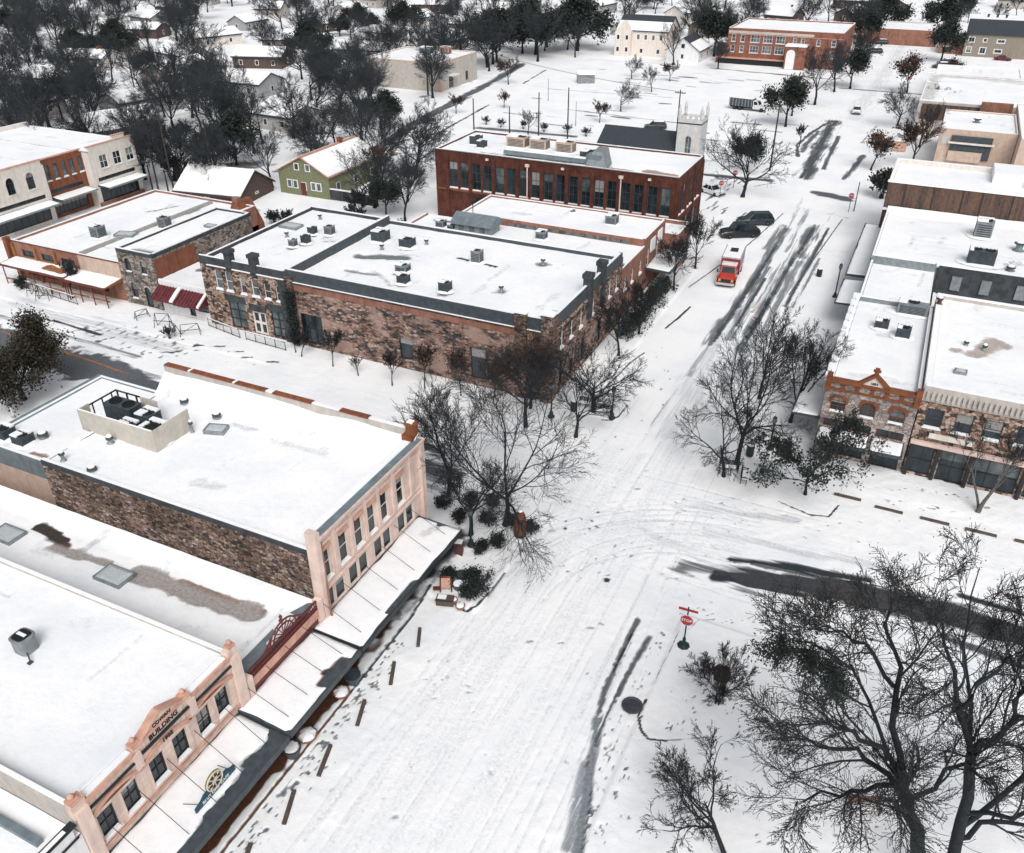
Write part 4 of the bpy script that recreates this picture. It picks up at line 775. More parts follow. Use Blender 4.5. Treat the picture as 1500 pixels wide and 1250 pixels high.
# green house
GH = gable_house('green_house', 'olive green gabled house with white window frames and patchy salmon tin roof', -91.5, 119.5, rad(90), 15, 10, 3.7, 2.6, 'siding_green', 'shingle_rust', 3, True)
for x, z0, z1 in ((-1.1, 4.1, 5.3), (1.1, 4.1, 5.3), (-3.0, 1.1, 2.5), (-1.9, 1.1, 2.5), (1.7, 1.1, 2.5), (2.9, 1.1, 2.5)):
    wo = MB().box(-7.56, -7.503, x - .5, x + .5, z0, z1).build('window', 'white_paint', GH); MB().box(-7.57, -7.562, x - .34, x + .34, z0 + .15, z1 - .15).build('pane', 'glass_pale', wo)
MB().box(-7.56, -7.503, -.35, .65, .1, 2.2).build('door', 'iron_red', GH)
G2 = gable_house('brown_roof_shed', 'shed with dark brown gabled end and snowy roof beside the green house', -103.5, 106.5, rad(8), 12, 10, 1.6, 2.9, 'siding_dark', 'snow', 1, under='shingle_brown')
fw = thing('garden_wall', 'long grey boundary wall with dark coping in front of the green house', 'wall', (-88, 112.3, 0)); MB().box(-8, 10.5, -.2, .2, -.2, 1.7).build('wall', 'dark_stone', fw); MB().box(-8, 10.5, -.24, .24, 1.703, 1.8).build('coping', 'snow', fw)
bs = thing('brick_steeple_roof', 'steep rust brick gable end with ivy rising between the shops and yard', 'outbuilding', (-86.5, 91.8, 0)); mb = MB(); mb.prism([(-2.2, -1.5, 0), (2.2, -1.5, 0), (2.2, -1.5, 2.2), (0.4, -1.5, 5.6), (-.4, -1.5, 5.6), (-2.2, -1.5, 2.2)], (0, 3, 0)); mb.build('wall', 'brick_rust', bs); MB().box(-.45, .45, -1.4, -.5, 5.6, 6.2).build('chimney', 'brick_orange', bs)
# tan warehouse
TW = building('tan_warehouse', 'long pale tan warehouse with flat snowy roof by the cleared side road', -137, -115, 198.4, 218.5, 6.6, 6.9, 'tan_render', {'E': [(203, 205.5, .2, 3, dict(frame='tan_panel', sill=None)), (212, 213.5, 1, 3, og)]}, parapet='tan_panel', seed=71)
trim(TW, 'orange_corner', 'salmon', [(-115.4, -114.9, 198.2, 199.4, 0, 2.4)]); trim(TW, 'loading_canopy', 'white_paint', [(-114.99, -113.4, 202.6, 206, 3.2, 3.5)])
# yellow house, school, white gable
YH = gable_house('peach_house', 'tall peach painted two storey house with steep charcoal roof and side porch', -87, 280, 0, 16, 12, 7.2, 3.6, 'siding_peach', 'shingle_dark', 3)
mb = MB(); mb.box(-8, -3, -8.2, -6.01, 0, 7.0); mb.prism([(-8, -8.2, 7.0), (-3, -8.2, 7.0), (-5.5, -8.2, 9.9)], (0, 3, 0)); mb.build('front_gable', 'siding_peach', YH)
for x, z in ((-6.9, 4.6), (-4.1, 4.6), (-6.9, 1.2), (-4.1, 1.2)): wo = MB().box(x - .6, x + .6, -8.26, -8.203, z, z + 1.6).build('window', 'white_paint', YH); MB().box(x - .4, x + .4, -8.27, -8.262, z + .2, z + 1.4).build('pane', 'glass', wo)
for x, z in ((-1.2, 4.6), (1.2, 4.6), (3.6, 4.6), (6, 4.6)): wo = MB().box(x - .6, x + .6, -6.07, -6.003, z, z + 1.7).build('window', 'white_paint', YH); MB().box(x - .4, x + .4, -6.08, -6.072, z + .2, z + 1.5).build('pane', 'glass_pale', wo)
WG = gable_house('white_gable_house', 'small white gabled house with dark shingle side slope beside the peach house', -72.5, 275, rad(90), 13, 10, 3.2, 3.4, 'white_paint', 'shingle_dark', 2)
MB().box(-6.58, -6.503, -.5, .5, 3.9, 5).build('attic_window', 'glass', WG)
sw_ = dict(frame='white_paint', glass='glass_pale', nv=3, nh=2, sill='white_paint', ft=.12, snowy=False); sn_ = dict(frame='white_paint', glass='glass_pale', nv=1, nh=2, sill='white_paint', ft=.12, snowy=False)
SCH = building('brick_school', 'red brick two storey school with rows of white windows and arched white entrance', -60.5, -28.5, 272.5, 298, 9.2, 9.6, 'brick_school', {'S': [(-59.4 + a, -58.2 + a, z, z + 1.9, sn_) for z in (3.2, 6.0) for a in (0, 2.6)] + [(-53.9 + a, -51.3 + a, z, z + 2.0, sw_) for z in (3.2, 6.0) for a in (0, 3.6, 7.2)] + [(-42 + a, -40.9 + a, 6, 7.7, sn_) for a in (0, 2.2)] + [(-35.5, -34.4, 6, 7.7, sn_), (-31.5, -30.2, 6, 7.8, sn_), (-31.5, -30.2, 3, 4.8, sn_)]}, seed=72)
trim(SCH, 'frieze', 'tan_render', [(-60.4, -36.4, 272.4, 272.497, 8.2, 8.9)]); trim(SCH, 'trim_band', 'salmon', [(-60.55, -28.45, 272.3, 272.497, 7.95, 8.1)]); trim(SCH, 'plinth_ledge', 'salmon', [(-63, -43, 270.9, 272.49, 1.6, 1.85)]); trim(SCH, 'wing', 'brick_school', [(-63.5, -60.51, 273, 290, 0, 5.6)]); trim(SCH, 'wing_snow', 'snow', [(-63.5, -60.51, 273, 290, 5.603, 5.9)])
mb = MB(); mb.box(-43, -37.5, 268.5, 272.49, 0, 6.0); mb.build('entrance_tower', 'brick_school', SCH); trim(SCH, 'entrance_snow', 'snow', [(-43.2, -37.3, 268.3, 272.49, 6.003, 6.4)])
mb = MB(); mb.prism([(-42.6 + 1.2 + math.cos(u) * 1.2, 268.4, 4 + math.sin(u) * 1.2) for u in [math.pi * k / 10 for k in range(11)]] + [(-42.6, 268.4, .1), (-40.2, 268.4, .1)], (0, .09, 0)); mb.build('arched_entrance', 'white_paint', SCH)
trim(SCH, 'dark_basement', 'iron', [(-62, -43.2, 271.9, 272.4, 0, 1.5)])
OT = building('orange_roof_hall', 'low hall with wide orange brick eave beyond the school', -30, -6, 331, 352, 4.6, 4.8, 'brick_orange', None, seed=73)
OT2 = building('far_white_hall', 'flat white roofed hall with brick chimney behind the school', -63, -44, 306, 322, 4.6, 4.8, 'tan_render', None, seed=74); MB().box(-62.6, -60.6, 306.5, 308.5, 4.9, 8).build('chimney', 'brick_school', OT2)
# ------------------------------------------------------------------ ground
rg = random.Random(77)
def axis(dense0, dense1, step, mid0, mid1, mstep, lo, hi):
    a = list(np.arange(dense0, dense1, step)); l = list(np.arange(mid0, dense0, mstep)); r = list(np.arange(dense1, mid1, mstep))
    g1 = []; x = mid0; s = mstep
    while x > lo: s *= 1.25; x -= s; g1.append(x)
    g2 = []; x = mid1; s = mstep
    while x < hi: s *= 1.25; x += s; g2.append(x)
    return np.array(sorted(set(np.round(g1 + l + a + r + [mid1] + g2, 4))))
gx = axis(-28.5, 14, .13, -130, 30, .45, -1500, 1200); gy = axis(14, 72, .13, 4, 260, .5, -400, 2200)
ST = []
def S(c, pts, hw, st, col=ASPH): ST.append((c, pts, hw, st, col))
DARK = (0.035, 0.042, 0.05); SLUSH = (0.22, 0.24, 0.26)
# wet brown pavement under the canopies, shade painted at its north end, kerb faces
S(2, [(-27.2, 8), (-27.2, 30), (-27.0, 34)], 1.45, 1.6, (.075, .036, .024)); S(2, [(-25.9, 8), (-25.8, 30)], .5, 1.4, (.10, .045, .026)); S(2, [(-26.6, 34), (-26.3, 45)], 1.3, .85, DARK); S(2, [(-25.4, 36), (-25.2, 40)], .4, .55, DARK)
S(2, [(-24.88, 12), (-24.86, 28)], .1, 1.0, (.12, .06, .04)); S(2, [(-24.9, 28), (-24.9, 36), (-25.2, 39)], .1, .9, DARK)
S(2, [(-23.3, 38.4), (-21.8, 37.9), (-21.3, 38.6), (-21.1, 41), (-21.1, 42.6)], .11, .95, DARK)
S(2, [(-22.3, 65.9), (-21.3, 66.2), (-20.95, 67), (-20.9, 69.4)], .1, .9, DARK); S(2, [(-24.1, 72), (-23.6, 78), (-23.0, 81)], .12, .85, DARK); S(2, [(-22.7, 88.1), (-22.2, 91), (-21.8, 95)], .16, .95, DARK); S(2, [(-23.6, 101), (-20.4, 118), (-18.4, 136)], .13, .8, DARK)  # kerb lines up the street, both sides, include painted kerb shadow
S(2, [(-4.7, 60), (-2.2, 59.3), (-.7, 59.7), (-.2, 61.6)], .1, .9, DARK); S(2, [(-11.7, 104), (-10.9, 118), (-9.7, 137)], .13, .8, DARK); S(2, [(-7.9, 42.4), (-8.1, 37.7)], .09, .62, DARK); S(2, [(-8.15, 35.9), (-8.2, 34.5), (-7.7, 33.5), (-7.1, 33.1), (-6.2, 33.4)], .1, .95, DARK); S(2, [(-6.2, 33.4), (-3.9, 34.8)], .09, .6, DARK)
S(2, [(-7.4, 42.7), (-7.0, 43.9), (-6.0, 44.6)], .09, .55, DARK)
# tracks along the square
S(2, [(-10.75, 41.2), (-10.75, 37.1)], .14, .85, DARK); S(0, [(-10.8, 42.2), (-10.75, 35.5), (-10.2, 33)], .3, .72, DARK); S(0, [(-9.6, 41), (-9.9, 36.5), (-9.95, 33.5), (-9.7, 30)], .26, .74, DARK)
S(0, [(-10.3, 33.2), (-9.6, 30), (-8.9, 27.5), (-7.6, 22)], .36, .88, SLUSH); S(2, [(-8.9, 28.6), (-8.5, 26.8), (-7.9, 24.5)], .09, .8, DARK); S(0, [(-9.9, 30), (-9.4, 27.5), (-8.8, 25)], .5, .7, SLUSH)
# cleared road bottom right
S(1, [(-9.5, 48.9), (-3, 50.6)], 1.1, .68, DARK); S(1, [(-7.2, 48.8), (-1, 50.3), (4, 51.3)], .55, .98, DARK); S(1, [(-4.2, 51.9), (0, 52), (5, 52)], .35, .85, DARK)
S(1, [(-5, 49.6), (-1, 50.7), (3, 51.4), (8.7, 51.9), (14, 51.6), (24, 50.8), (60, 50)], 1.35, 1.15, (.055, .058, .062)); S(2, [(.5, 51.0), (4, 51.5), (9.5, 51.8), (14, 51.4), (60, 50)], 1.3, 1.3, (.058, .058, .06)); S(2, [(-4.2, 50.0), (-1, 50.7), (2, 51.2)], .42, .8, (.05, .055, .06)); S(1, [(-7, 49.2), (-3, 50.3), (1, 51)], .6, .9, (.05, .055, .06)); S(2, [(-5, 51.4), (-1, 51.9), (2, 52.2)], .3, .75, (.07, .075, .08)); S(1, [(-6.5, 51.2), (-2, 52.4), (3, 53.2)], .5, .85, DARK); S(1, [(8, 49.6), (15, 48.4), (40, 47)], .6, .75, DARK); S(1, [(9, 54.3), (20, 53.6), (40, 53)], .35, .8, DARK)
S(1, [(-9, 53.5), (4, 55.2)], .8, .6, (.6, .62, .65)); S(1, [(-12, 56), (-3, 58.2)], .6, .6, (.55, .57, .6)); S(1, [(-14, 52), (-8, 50)], 1.0, .55, (.6, .62, .65))
# cross street by the corner trees: slush, and shade painted as dark streaks
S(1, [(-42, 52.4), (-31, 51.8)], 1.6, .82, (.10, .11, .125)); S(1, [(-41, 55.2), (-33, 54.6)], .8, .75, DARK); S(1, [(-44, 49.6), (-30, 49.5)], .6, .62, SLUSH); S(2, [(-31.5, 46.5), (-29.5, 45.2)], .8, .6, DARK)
# grey road on the left
S(2, [(-160, 53.6), (-92, 53.5), (-78, 53.0), (-70, 52.6)], 2.2, 1.6, (.115, .125, .135)); S(1, [(-75, 52.8), (-66, 52.6), (-58, 52)], 1.7, 1.0, (.10, .11, .12)); S(2, [(-91, 55.0), (-83.6, 54.55), (-76, 54.1), (-70, 53.6)], .14, 2.2, (.42, .17, .06))
S(1, [(-95, 57.6), (-72, 56.9)], .5, .62, DARK); S(1, [(-88, 59.6), (-80, 59.2)], .35, .85, DARK); S(1, [(-96, 61), (-70, 60)], 2.2, .55, (.55, .57, .6))
for k in range(26):
    x = -84 + k * .62 + rg.random() * .4; y = 57.2 + rg.random() * 3.2; S(2, [(x, y), (x + .5 + rg.random() * .5, y + 1.1 + rg.random() * 1.2)], .16, .72 + rg.random() * .2, (.13, .145, .155))
for x, y in ((-66, 62.3), (-63.2, 62.2), (-61.5, 61.5), (-58.5, 61.8), (-68.5, 61.4), (-70, 59)): S(2, [(x, y), (x + .9, y + .5)], .22, .7 + rg.random() * .2, DARK); S(2, [(x - 1, y - 1.5), (x - .6, y - .2)], .07, .6, SLUSH)
# main street beyond the crossing
for x0, x1, y0, y1, hw, st in ((-17.1, -16.6, 86, 129, .75, .95), (-15.6, -15.9, 88, 112, .6, .9), (-13.8, -13.4, 86, 131, .62, .92), (-12.4, -12.6, 92, 116, .5, .85), (-14.7, -14.6, 98, 115, .4, .75), (-11.5, -11.0, 100, 132, .38, .95), (-10.6, -10.2, 100, 118, .25, .85), (-17.6, -17.0, 119, 130, .9, .85), (-13.2, -13.0, 118, 132, 1.0, .95), (-14.9, -15.2, 119, 140, .45, .7), (-12.0, -11.4, 130, 140, .3, .6), (-16.4, -17, 128, 146, .35, .6), (-17.8, -17.2, 66, 88, .22, .6), (-14.0, -13.9, 62, 88, .2, .6)):
    S(0, [(x0, y0), (x1, y1)], hw * 1.15, st * .76, (.06, .073, .083))
for x0, x1, y0, y1, hw in ((-16.95, -16.5, 87, 121, .42), (-13.7, -13.45, 89, 117, .42), (-11.45, -11.0, 101, 131, .28), (-15.6, -15.5, 92, 108, .3), (-13.2, -13.0, 119, 131, .45)): S(2, [(x0, y0), (x1, y1)], hw, .82, (.06, .073, .083))
S(2, [(-14.8, 96.5), (-14.2, 100)], .4, .6, (.35, .2, .14)); S(2, [(-17.0, 94), (-16.6, 99)], .5, .7, (.07, .085, .095))
S(0, [(-16, 66), (-16.5, 92)], 1.6, .55, (.6, .62, .65)); S(0, [(-13, 76), (-13, 92)], .8, .6, (.5, .52, .55)); S(0, [(-17.2, 78), (-17.2, 92)], .4, .6, SLUSH); FAINT = (.80, .815, .83)
for k in range(17):
    x = -22 + 12.5 * rg.random(); y = 8 + rg.random() * 40; L = 12 + rg.random() * 30; dx = (x + 16) * -.004 * L + rg.uniform(-.5, .5)
    for o in (0, 1.55): S(2, [(x + o, y), (x + o + dx * .4, y + L * .5), (x + o + dx, y + L)], .09, .5 + rg.random() * .2, (.72, .735, .755))
for k in range(9):
    r = 7 + rg.random() * 9; cx, cy = -6 + rg.uniform(-1, 1), 42 + rg.uniform(-2, 2)
    for o in (0, 1.5): S(2, [(cx + (-(r + o)) * math.cos(u), cy + (r + o) * math.sin(u) * .9) for u in [math.pi / 2 * q / 8 for q in range(9)]], .1, .5 + rg.random() * .2, (.66, .68, .71))
for k in range(14):
    y = 47 + rg.random() * 12; x = -40 + rg.random() * 20; S(2, [(x, y), (x + 14, y + rg.uniform(-.5, .5)), (x + 28, y + rg.uniform(-1, 1))], .09, .5 + rg.random() * .2, (.68, .70, .725))
for k in range(170):
    x = -22 + rg.random() * 34; y = 14 + rg.random() * 56; S(2, [(x, y), (x + rg.uniform(-.3, .3), y + rg.uniform(-.2, .2))], .08 + rg.random() * .1, .4 + rg.random() * .45, (.35, .37, .40))
S(0, [(-18, 12), (-19, 60)], 3.2, .52, FAINT); S(0, [(-14, 12), (-14.5, 66)], 2.2, .5, FAINT); S(0, [(-20.5, 30), (-17, 62)], .5, .6, FAINT); S(0, [(-21.5, 20), (-20.8, 36)], .3, .6, FAINT); S(1, [(-20, 47), (-6, 54)], 2.5, .5, FAINT); S(1, [(-40, 58), (-24, 56)], 1.5, .5, FAINT)
S(0, [(-18.6, 158), (-19.6, 182), (-20.6, 206)], 1.8, .8, (.07, .08, .09)); S(0, [(-16.6, 165), (-17.6, 192)], .6, .8, (.09, .10, .11)); S(2, [(-22.3, 172), (-24.0, 181), (-23.2, 192), (-21.6, 203)], .45, .9, (.10, .11, .12)); S(0, [(-22.4, 176), (-22, 195)], .8, .8, (.12, .13, .14))
S(0, [(-12.4, 160), (-11.2, 178)], .7, .8, (.10, .11, .12)); S(0, [(-12.6, 188), (-11.5, 205)], .4, .6, SLUSH)
S(1, [(-15.5, 149.6), (-10.5, 148)], 1.3, .95, (.10, .11, .12)); S(1, [(-38, 152), (-24, 153.5)], 1.0, .95, (.085, .095, .10)); S(2, [(-25.5, 149), (-23.3, 152), (-24.6, 156)], .18, .8, DARK); S(1, [(-12, 139), (-9, 138)], .35, .7, DARK)
S(0, [(-17, 210), (-16, 300), (-16, 420)], 2.5, .55, (.66, .68, .7)); S(1, [(-24, 246), (-8, 246), (20, 247)], 1.0, .75, (.12, .13, .14)); S(1, [(-62, 262), (-28, 258)], .8, .85, (.09, .1, .11)); S(1, [(-100, 262), (-70, 264)], .6, .6, SLUSH)
S(1, [(-14, 385), (60, 380)], 1.5, .8, (.12, .13, .14))
# side road in the woods, car park streaks
S(0, [(-97.5, 142), (-102.5, 165), (-108, 205), (-114, 246)], 1.5, .9, (.11, .125, .135)); S(2, [(-98.6, 142), (-103.6, 165), (-109, 205)], .5, .9, (.10, .11, .12)); S(2, [(-92.5, 150), (-94.5, 168), (-97, 190)], .45, .85, (.07, .06, .055)); S(2, [(-101, 218), (-104, 240)], .35, .8, DARK)
for k in range(52):
    x = -92 + rg.random() * 64; y = 163 + rg.random() * 96; L = 1 + rg.random() * 6; S(1, [(x, y), (x + L, y + rg.random() - .5)], .3 + rg.random() * .7, .5 + rg.random() * .4, (.16, .17, .18))
S(1, [(-88, 168), (-67, 169)], 1.3, .8, (.10, .11, .12)); S(1, [(-78, 193), (-50, 190)], .5, .75, (.12, .13, .14)); S(1, [(-92, 214), (-60, 216)], .5, .7, SLUSH)
for k in range(26): x = -34 + rg.random() * 10; y = 128 + rg.random() * 34; S(0 if rg.random() < .6 else 1, [(x, y), (x + rg.random() * .8, y + 1.5 + rg.random() * 3)], .22, .75, DARK)
# leaf litter and bare soil under the woods
for k in range(330):
    x = -330 + rg.random() * 235; y = 98 + rg.random() * 290
    if x > -112 and 140 < y: continue
    S(2, [(x, y), (x + rg.random() * 9 - 4, y + rg.random() * 5 - 2)], .6 + rg.random() * 2.2, .45 + rg.random() * .35, (.10, .10, .10))
# footprints: short dark dents in lines
def prints(pts, n, sx, st=.8, r=.075):
    for k in range(n):
        t = rg.random() * (len(pts) - 1); i = int(t); f = t - i; a, b = pts[i], pts[i + 1]
        x = a[0] + (b[0] - a[0]) * f + rg.gauss(0, sx); y = a[1] + (b[1] - a[1]) * f + rg.gauss(0, sx * .5); dx, dy = (b[0] - a[0]), (b[1] - a[1]); L = math.hypot(dx, dy)
        S(2, [(x, y), (x + dx / L * .17, y + dy / L * .17)], r, st * (.7 + rg.random() * .5), (.15, .165, .19))
prints([(-24.2, 13), (-24.2, 24), (-24.3, 34)], 170, .28, .85); prints([(-23.8, 18), (-23.9, 30)], 45, .5, .7); prints([(-9.1, 42), (-9.0, 33), (-8.3, 26)], 95, .32, .72); prints([(-8.6, 43.5), (-7, 45), (-1, 46)], 30, .5, .62); prints([(-7.5, 44), (2, 46.5)], 16, .3, .8)
prints([(-6.3, 34), (-5, 37), (-4.5, 38)], 26, .5, .75); prints([(-8.0, 33), (-7.6, 26)], 40, .5, .75); prints([(-5.2, 36.8), (-3.2, 38.5), (-2.4, 36)], 26, .6, .8); prints([(-10, 55), (-4, 58)], 24, .6, .6); prints([(-22, 35), (-21, 31), (-19.5, 33)], 14, .6, .62); prints([(0, 64.4), (6, 66.5), (9, 67)], 24, .3, .7); prints([(-1, 26), (4, 33), (9, 36)], 60, 1.5, .7); prints([(3, 63.8), (8, 64.6)], 14, .5, .8)
prints([(-18, 43), (-14, 47), (-12, 52)], 14, .9, .8, .1); prints([(-20.5, 53), (-17, 50)], 7, .3, .9, .13); prints([(-22.5, 84), (-18, 76), (-20.5, 63)], 18, .7, .8, .12); prints([(-20, 46), (-10, 58), (4, 57)], 20, 2.5, .65, .09)
for x, y, r in ((-14.1, 45.1, .26), (-19.1, 49.3, .2), (-19.4, 50.2, .15), (-17.5, 52.4, .14), (-15.6, 47, .12)): S(2, [(x, y)], r, 1.1, DARK)
S(2, [(-23.8, 17.0), (-22.4, 16.5)], .12, .7, DARK); S(2, [(-23.8, 16.5), (-22.5, 15.9)], .1, .7, SLUSH)
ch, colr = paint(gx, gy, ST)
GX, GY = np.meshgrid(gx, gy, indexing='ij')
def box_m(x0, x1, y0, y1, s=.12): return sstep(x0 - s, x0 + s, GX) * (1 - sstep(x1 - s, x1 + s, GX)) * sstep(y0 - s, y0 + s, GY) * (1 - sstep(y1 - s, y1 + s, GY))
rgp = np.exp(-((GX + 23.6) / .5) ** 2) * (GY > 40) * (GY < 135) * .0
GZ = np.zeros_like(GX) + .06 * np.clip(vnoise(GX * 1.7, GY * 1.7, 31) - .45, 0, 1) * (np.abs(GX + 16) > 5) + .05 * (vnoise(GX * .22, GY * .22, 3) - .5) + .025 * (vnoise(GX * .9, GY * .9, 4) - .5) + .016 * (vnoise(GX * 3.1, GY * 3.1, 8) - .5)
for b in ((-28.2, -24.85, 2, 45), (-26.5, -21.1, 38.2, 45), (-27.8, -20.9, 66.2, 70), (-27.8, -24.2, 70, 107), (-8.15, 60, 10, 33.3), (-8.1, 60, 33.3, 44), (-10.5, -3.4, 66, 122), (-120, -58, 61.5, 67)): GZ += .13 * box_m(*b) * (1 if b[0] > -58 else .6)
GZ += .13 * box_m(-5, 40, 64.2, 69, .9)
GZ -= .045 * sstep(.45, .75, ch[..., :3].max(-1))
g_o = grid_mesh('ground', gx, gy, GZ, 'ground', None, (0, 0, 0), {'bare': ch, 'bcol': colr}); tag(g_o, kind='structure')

# ------------------------------------------------------------------ trees
def unit(v): return v / (np.linalg.norm(v, axis=-1, keepdims=True) + 1e-9)
def perp(d, rng):
    r = rng.normal(size=d.shape); r -= (r * d).sum(-1, keepdims=True) * d; return unit(r)
def sweep(rng, p, d, L, P, wander, trop):
    pts = [p]; D = [d]
    for k in range(P - 1):
        d = unit(d + rng.normal(size=d.shape) * wander + np.array([0, 0, trop])); p = p + d * (L / (P - 1))[:, None]; pts.append(p); D.append(d)
    return np.stack(pts, 1), np.stack(D, 1)
def tubes(pts, r, sides):
    n, P, _ = pts.shape; d = np.gradient(pts, axis=1); d = unit(d)
    ref = np.where(np.abs(d[..., 2:3]) < .9, np.array([0, 0, 1.]), np.array([1., 0, 0])); a = unit(np.cross(d, ref)); b = np.cross(d, a)
    ang = np.arange(sides) * 2 * np.pi / sides
    V = pts[:, :, None, :] + r[:, :, None, None] * (a[:, :, None, :] * np.cos(ang)[None, None, :, None] + b[:, :, None, :] * np.sin(ang)[None, None, :, None])
    I = np.arange(n * P * sides).reshape(n, P, sides); J = np.roll(I, -1, axis=2)
    F = np.stack([I[:, :-1], J[:, :-1], J[:, 1:], I[:, 1:]], -1).reshape(-1, 4)
    return V.reshape(-1, 3), F
def cat(parts):
    V = []; F = []; o = 0
    for v, f in parts: V.append(v); F.append(f + o); o += len(v)
    return np.concatenate(V), np.concatenate(F)
def children(rng, pts, D, L, r, k, t0, t1, ang, lr, rr, keep_tip=True):
    n, P, _ = pts.shape; t = t0 + (t1 - t0) * (np.arange(k)[None] + rng.random((n, k))) / k
    f = t * (P - 1); i = np.minimum(f.astype(int), P - 2); w = (f - i)[..., None]; ar = np.arange(n)[:, None]
    p = pts[ar, i] * (1 - w) + pts[ar, i + 1] * w; d = unit(D[ar, i] * (1 - w) + D[ar, i + 1] * w)
    a = (ang[0] + (ang[1] - ang[0]) * rng.random((n, k)))[..., None]; nd = d * np.cos(a) + perp(d, rng) * np.sin(a)
    rad_ = (r[ar, i] * (1 - w[..., 0]) + r[ar, i + 1] * w[..., 0]) * rr
    ln = L[:, None] * (lr[0] + (lr[1] - lr[0]) * rng.random((n, k))) * (1.15 - .55 * t)
    return p.reshape(-1, 3), nd.reshape(-1, 3), ln.reshape(-1), rad_.reshape(-1)
def leaves(rng, pos, n, spread_, size):
    c = pos[rng.integers(0, len(pos), n)] + rng.normal(size=(n, 3)) * spread_; a = unit(rng.normal(size=(n, 3))); b = perp(a, rng); s = size * (.6 + .8 * rng.random((n, 1)))
    V = np.stack([c - a * s, c - b * s * .6, c + a * s, c + b * s * .6], 1).reshape(-1, 3); return V, np.arange(4 * n).reshape(n, 4)
LV = dict(  # per level: children per branch, angle range, length ratio, points, wander, tropism
    vase=[(7, (.35, .8), (.75, 1.0), 8, .09, .045), (7, (.35, .75), (.45, .7), 7, .10, .035), (7, (.35, .75), (.4, .62), 5, .13, .02), (6, (.3, .75), (.4, .65), 4, .15, .0)],
    wide=[(8, (.6, 1.15), (.8, 1.1), 9, .12, .045), (7, (.4, .85), (.42, .66), 7, .13, .03), (7, (.4, .85), (.4, .62), 5, .16, .015), (6, (.3, .8), (.4, .65), 4, .17, .0)],
    up=[(9, (.25, .55), (.8, 1.0), 6, .08, .05), (6, (.3, .6), (.35, .52), 5, .10, .06), (6, (.3, .65), (.4, .6), 4, .13, .04), (5, (.3, .7), (.4, .65), 3, .14, .02)])
def make_tree(name, label, loc, H, seed, shape='vase', trunk=.28, tr=.18, crown=None, group=None, cat_='tree', leaf=None, nleaf=0, lsize=.12, lspread=.35, rmin=.0115, levels=4, kids_scale=1.0, bark='bark', twig='twig', limbs=None, stems=1, lean=(0, 0), leafname='leaves', sx=1.0):
    rng = np.random.default_rng(seed); root = thing(name, label, cat_, loc, group); spec = LV[shape]; TP = []; CP = []
    if limbs is None:
        tl = H * trunk; ns = stems
        p = rng.normal(size=(ns, 3)) * np.array([.12, .12, 0]) * (ns > 1); d = unit(np.array([[lean[0], lean[1], 1.]]) + rng.normal(size=(ns, 3)) * (.22 if ns > 1 else .05) * np.array([1, 1, 0]))
        pts, D = sweep(rng, p, d, np.full(ns, tl * 1.6), 7, .06, .02); r = np.array([1, .95, .88, .8, .66, .46, .2])[None] * tr * np.ones((ns, 1)); r[:, 0] *= 1.45; pts[:, 0, 2] -= .15; pts, D = pts, D
        TP.append(tubes(pts, r, 9)); n0, ang, lr, P, wd, tp = spec[0]
        L0 = (crown or H * .62)
        q = children(rng, pts, D, np.full(ns, L0), r, max(2, int(n0 / ns * (1 if ns == 1 else 1.3))), .5, 1.0, ang, (lr[0], lr[1]), .62)
        p, d, L, r0 = q; d[:, 2] = np.abs(d[:, 2]); L = L * 1.25
    else:
        p = None
        pr = [np.array(l[0], float) for l in limbs]; P = 9; rs = []
        allp = []
        for l in pr:
            t = np.linspace(0, len(l) - 1, P); i = np.minimum(t.astype(int), len(l) - 2); w = (t - i)[:, None]; m_ = l[i] * (1 - w) + l[i + 1] * w; m_[1:-1] += rng.normal(size=(P - 2, 3)) * .12; allp.append(m_)
        pts = np.stack(allp); D = unit(np.gradient(pts, axis=1)); r = np.stack([np.linspace(l[1], l[2], P) for l in limbs]); TP.append(tubes(pts, r, 9)); L = np.linalg.norm(np.diff(pts, axis=1), axis=2).sum(1)
    ends = None
    for lv in range(levels):
        k, ang, lr, P, wd, tp = spec[lv]; k = max(2, int(round(k * (kids_scale if lv > 0 else 1))))
        if lv == 0 and limbs is None:
            pts, D = sweep(rng, p, d, L, P, wd, tp); r = r0[:, None] * np.linspace(1, .3, P)[None]
        else:
            if lv == 0: continue
            lim = lv == 1 and limbs is not None; t0 = .18 if lv > 1 else .25
            if lim: t0 = np.array([[.86 if l[1] > .3 else .2] for l in limbs]); k = 9
            p, d, L, r0 = children(rng, pts, D, np.clip(L, 4.6, 7.0) if lim else L, r, k, t0, 1.0, ang, lr, .55 if limbs is not None else .66)
            if limbs is not None: r0 = np.minimum(r0, .06 if lv == 1 else 1)
            pts, D = sweep(rng, p, d, L, P, wd, tp); r = np.maximum(r0[:, None] * np.linspace(1, .35, P)[None], rmin)
        (TP if lv == 0 else CP).append(tubes(pts, r, [8, 6, 4, 3, 3][lv]))
        if lv >= levels - 2: ends = pts.reshape(-1, 3)
    V, F = cat(TP); V[:, :2] *= sx; np_mesh('trunk', V, F, bark, root, True)
    V, F = cat(CP); V[:, :2] *= sx; np_mesh('crown', V, F, twig, root)
    if leaf and nleaf:
        V, F = leaves(rng, ends * np.array([sx, sx, 1]), nleaf, lspread, lsize); np_mesh(leafname, V, F, leaf, root)
    return root
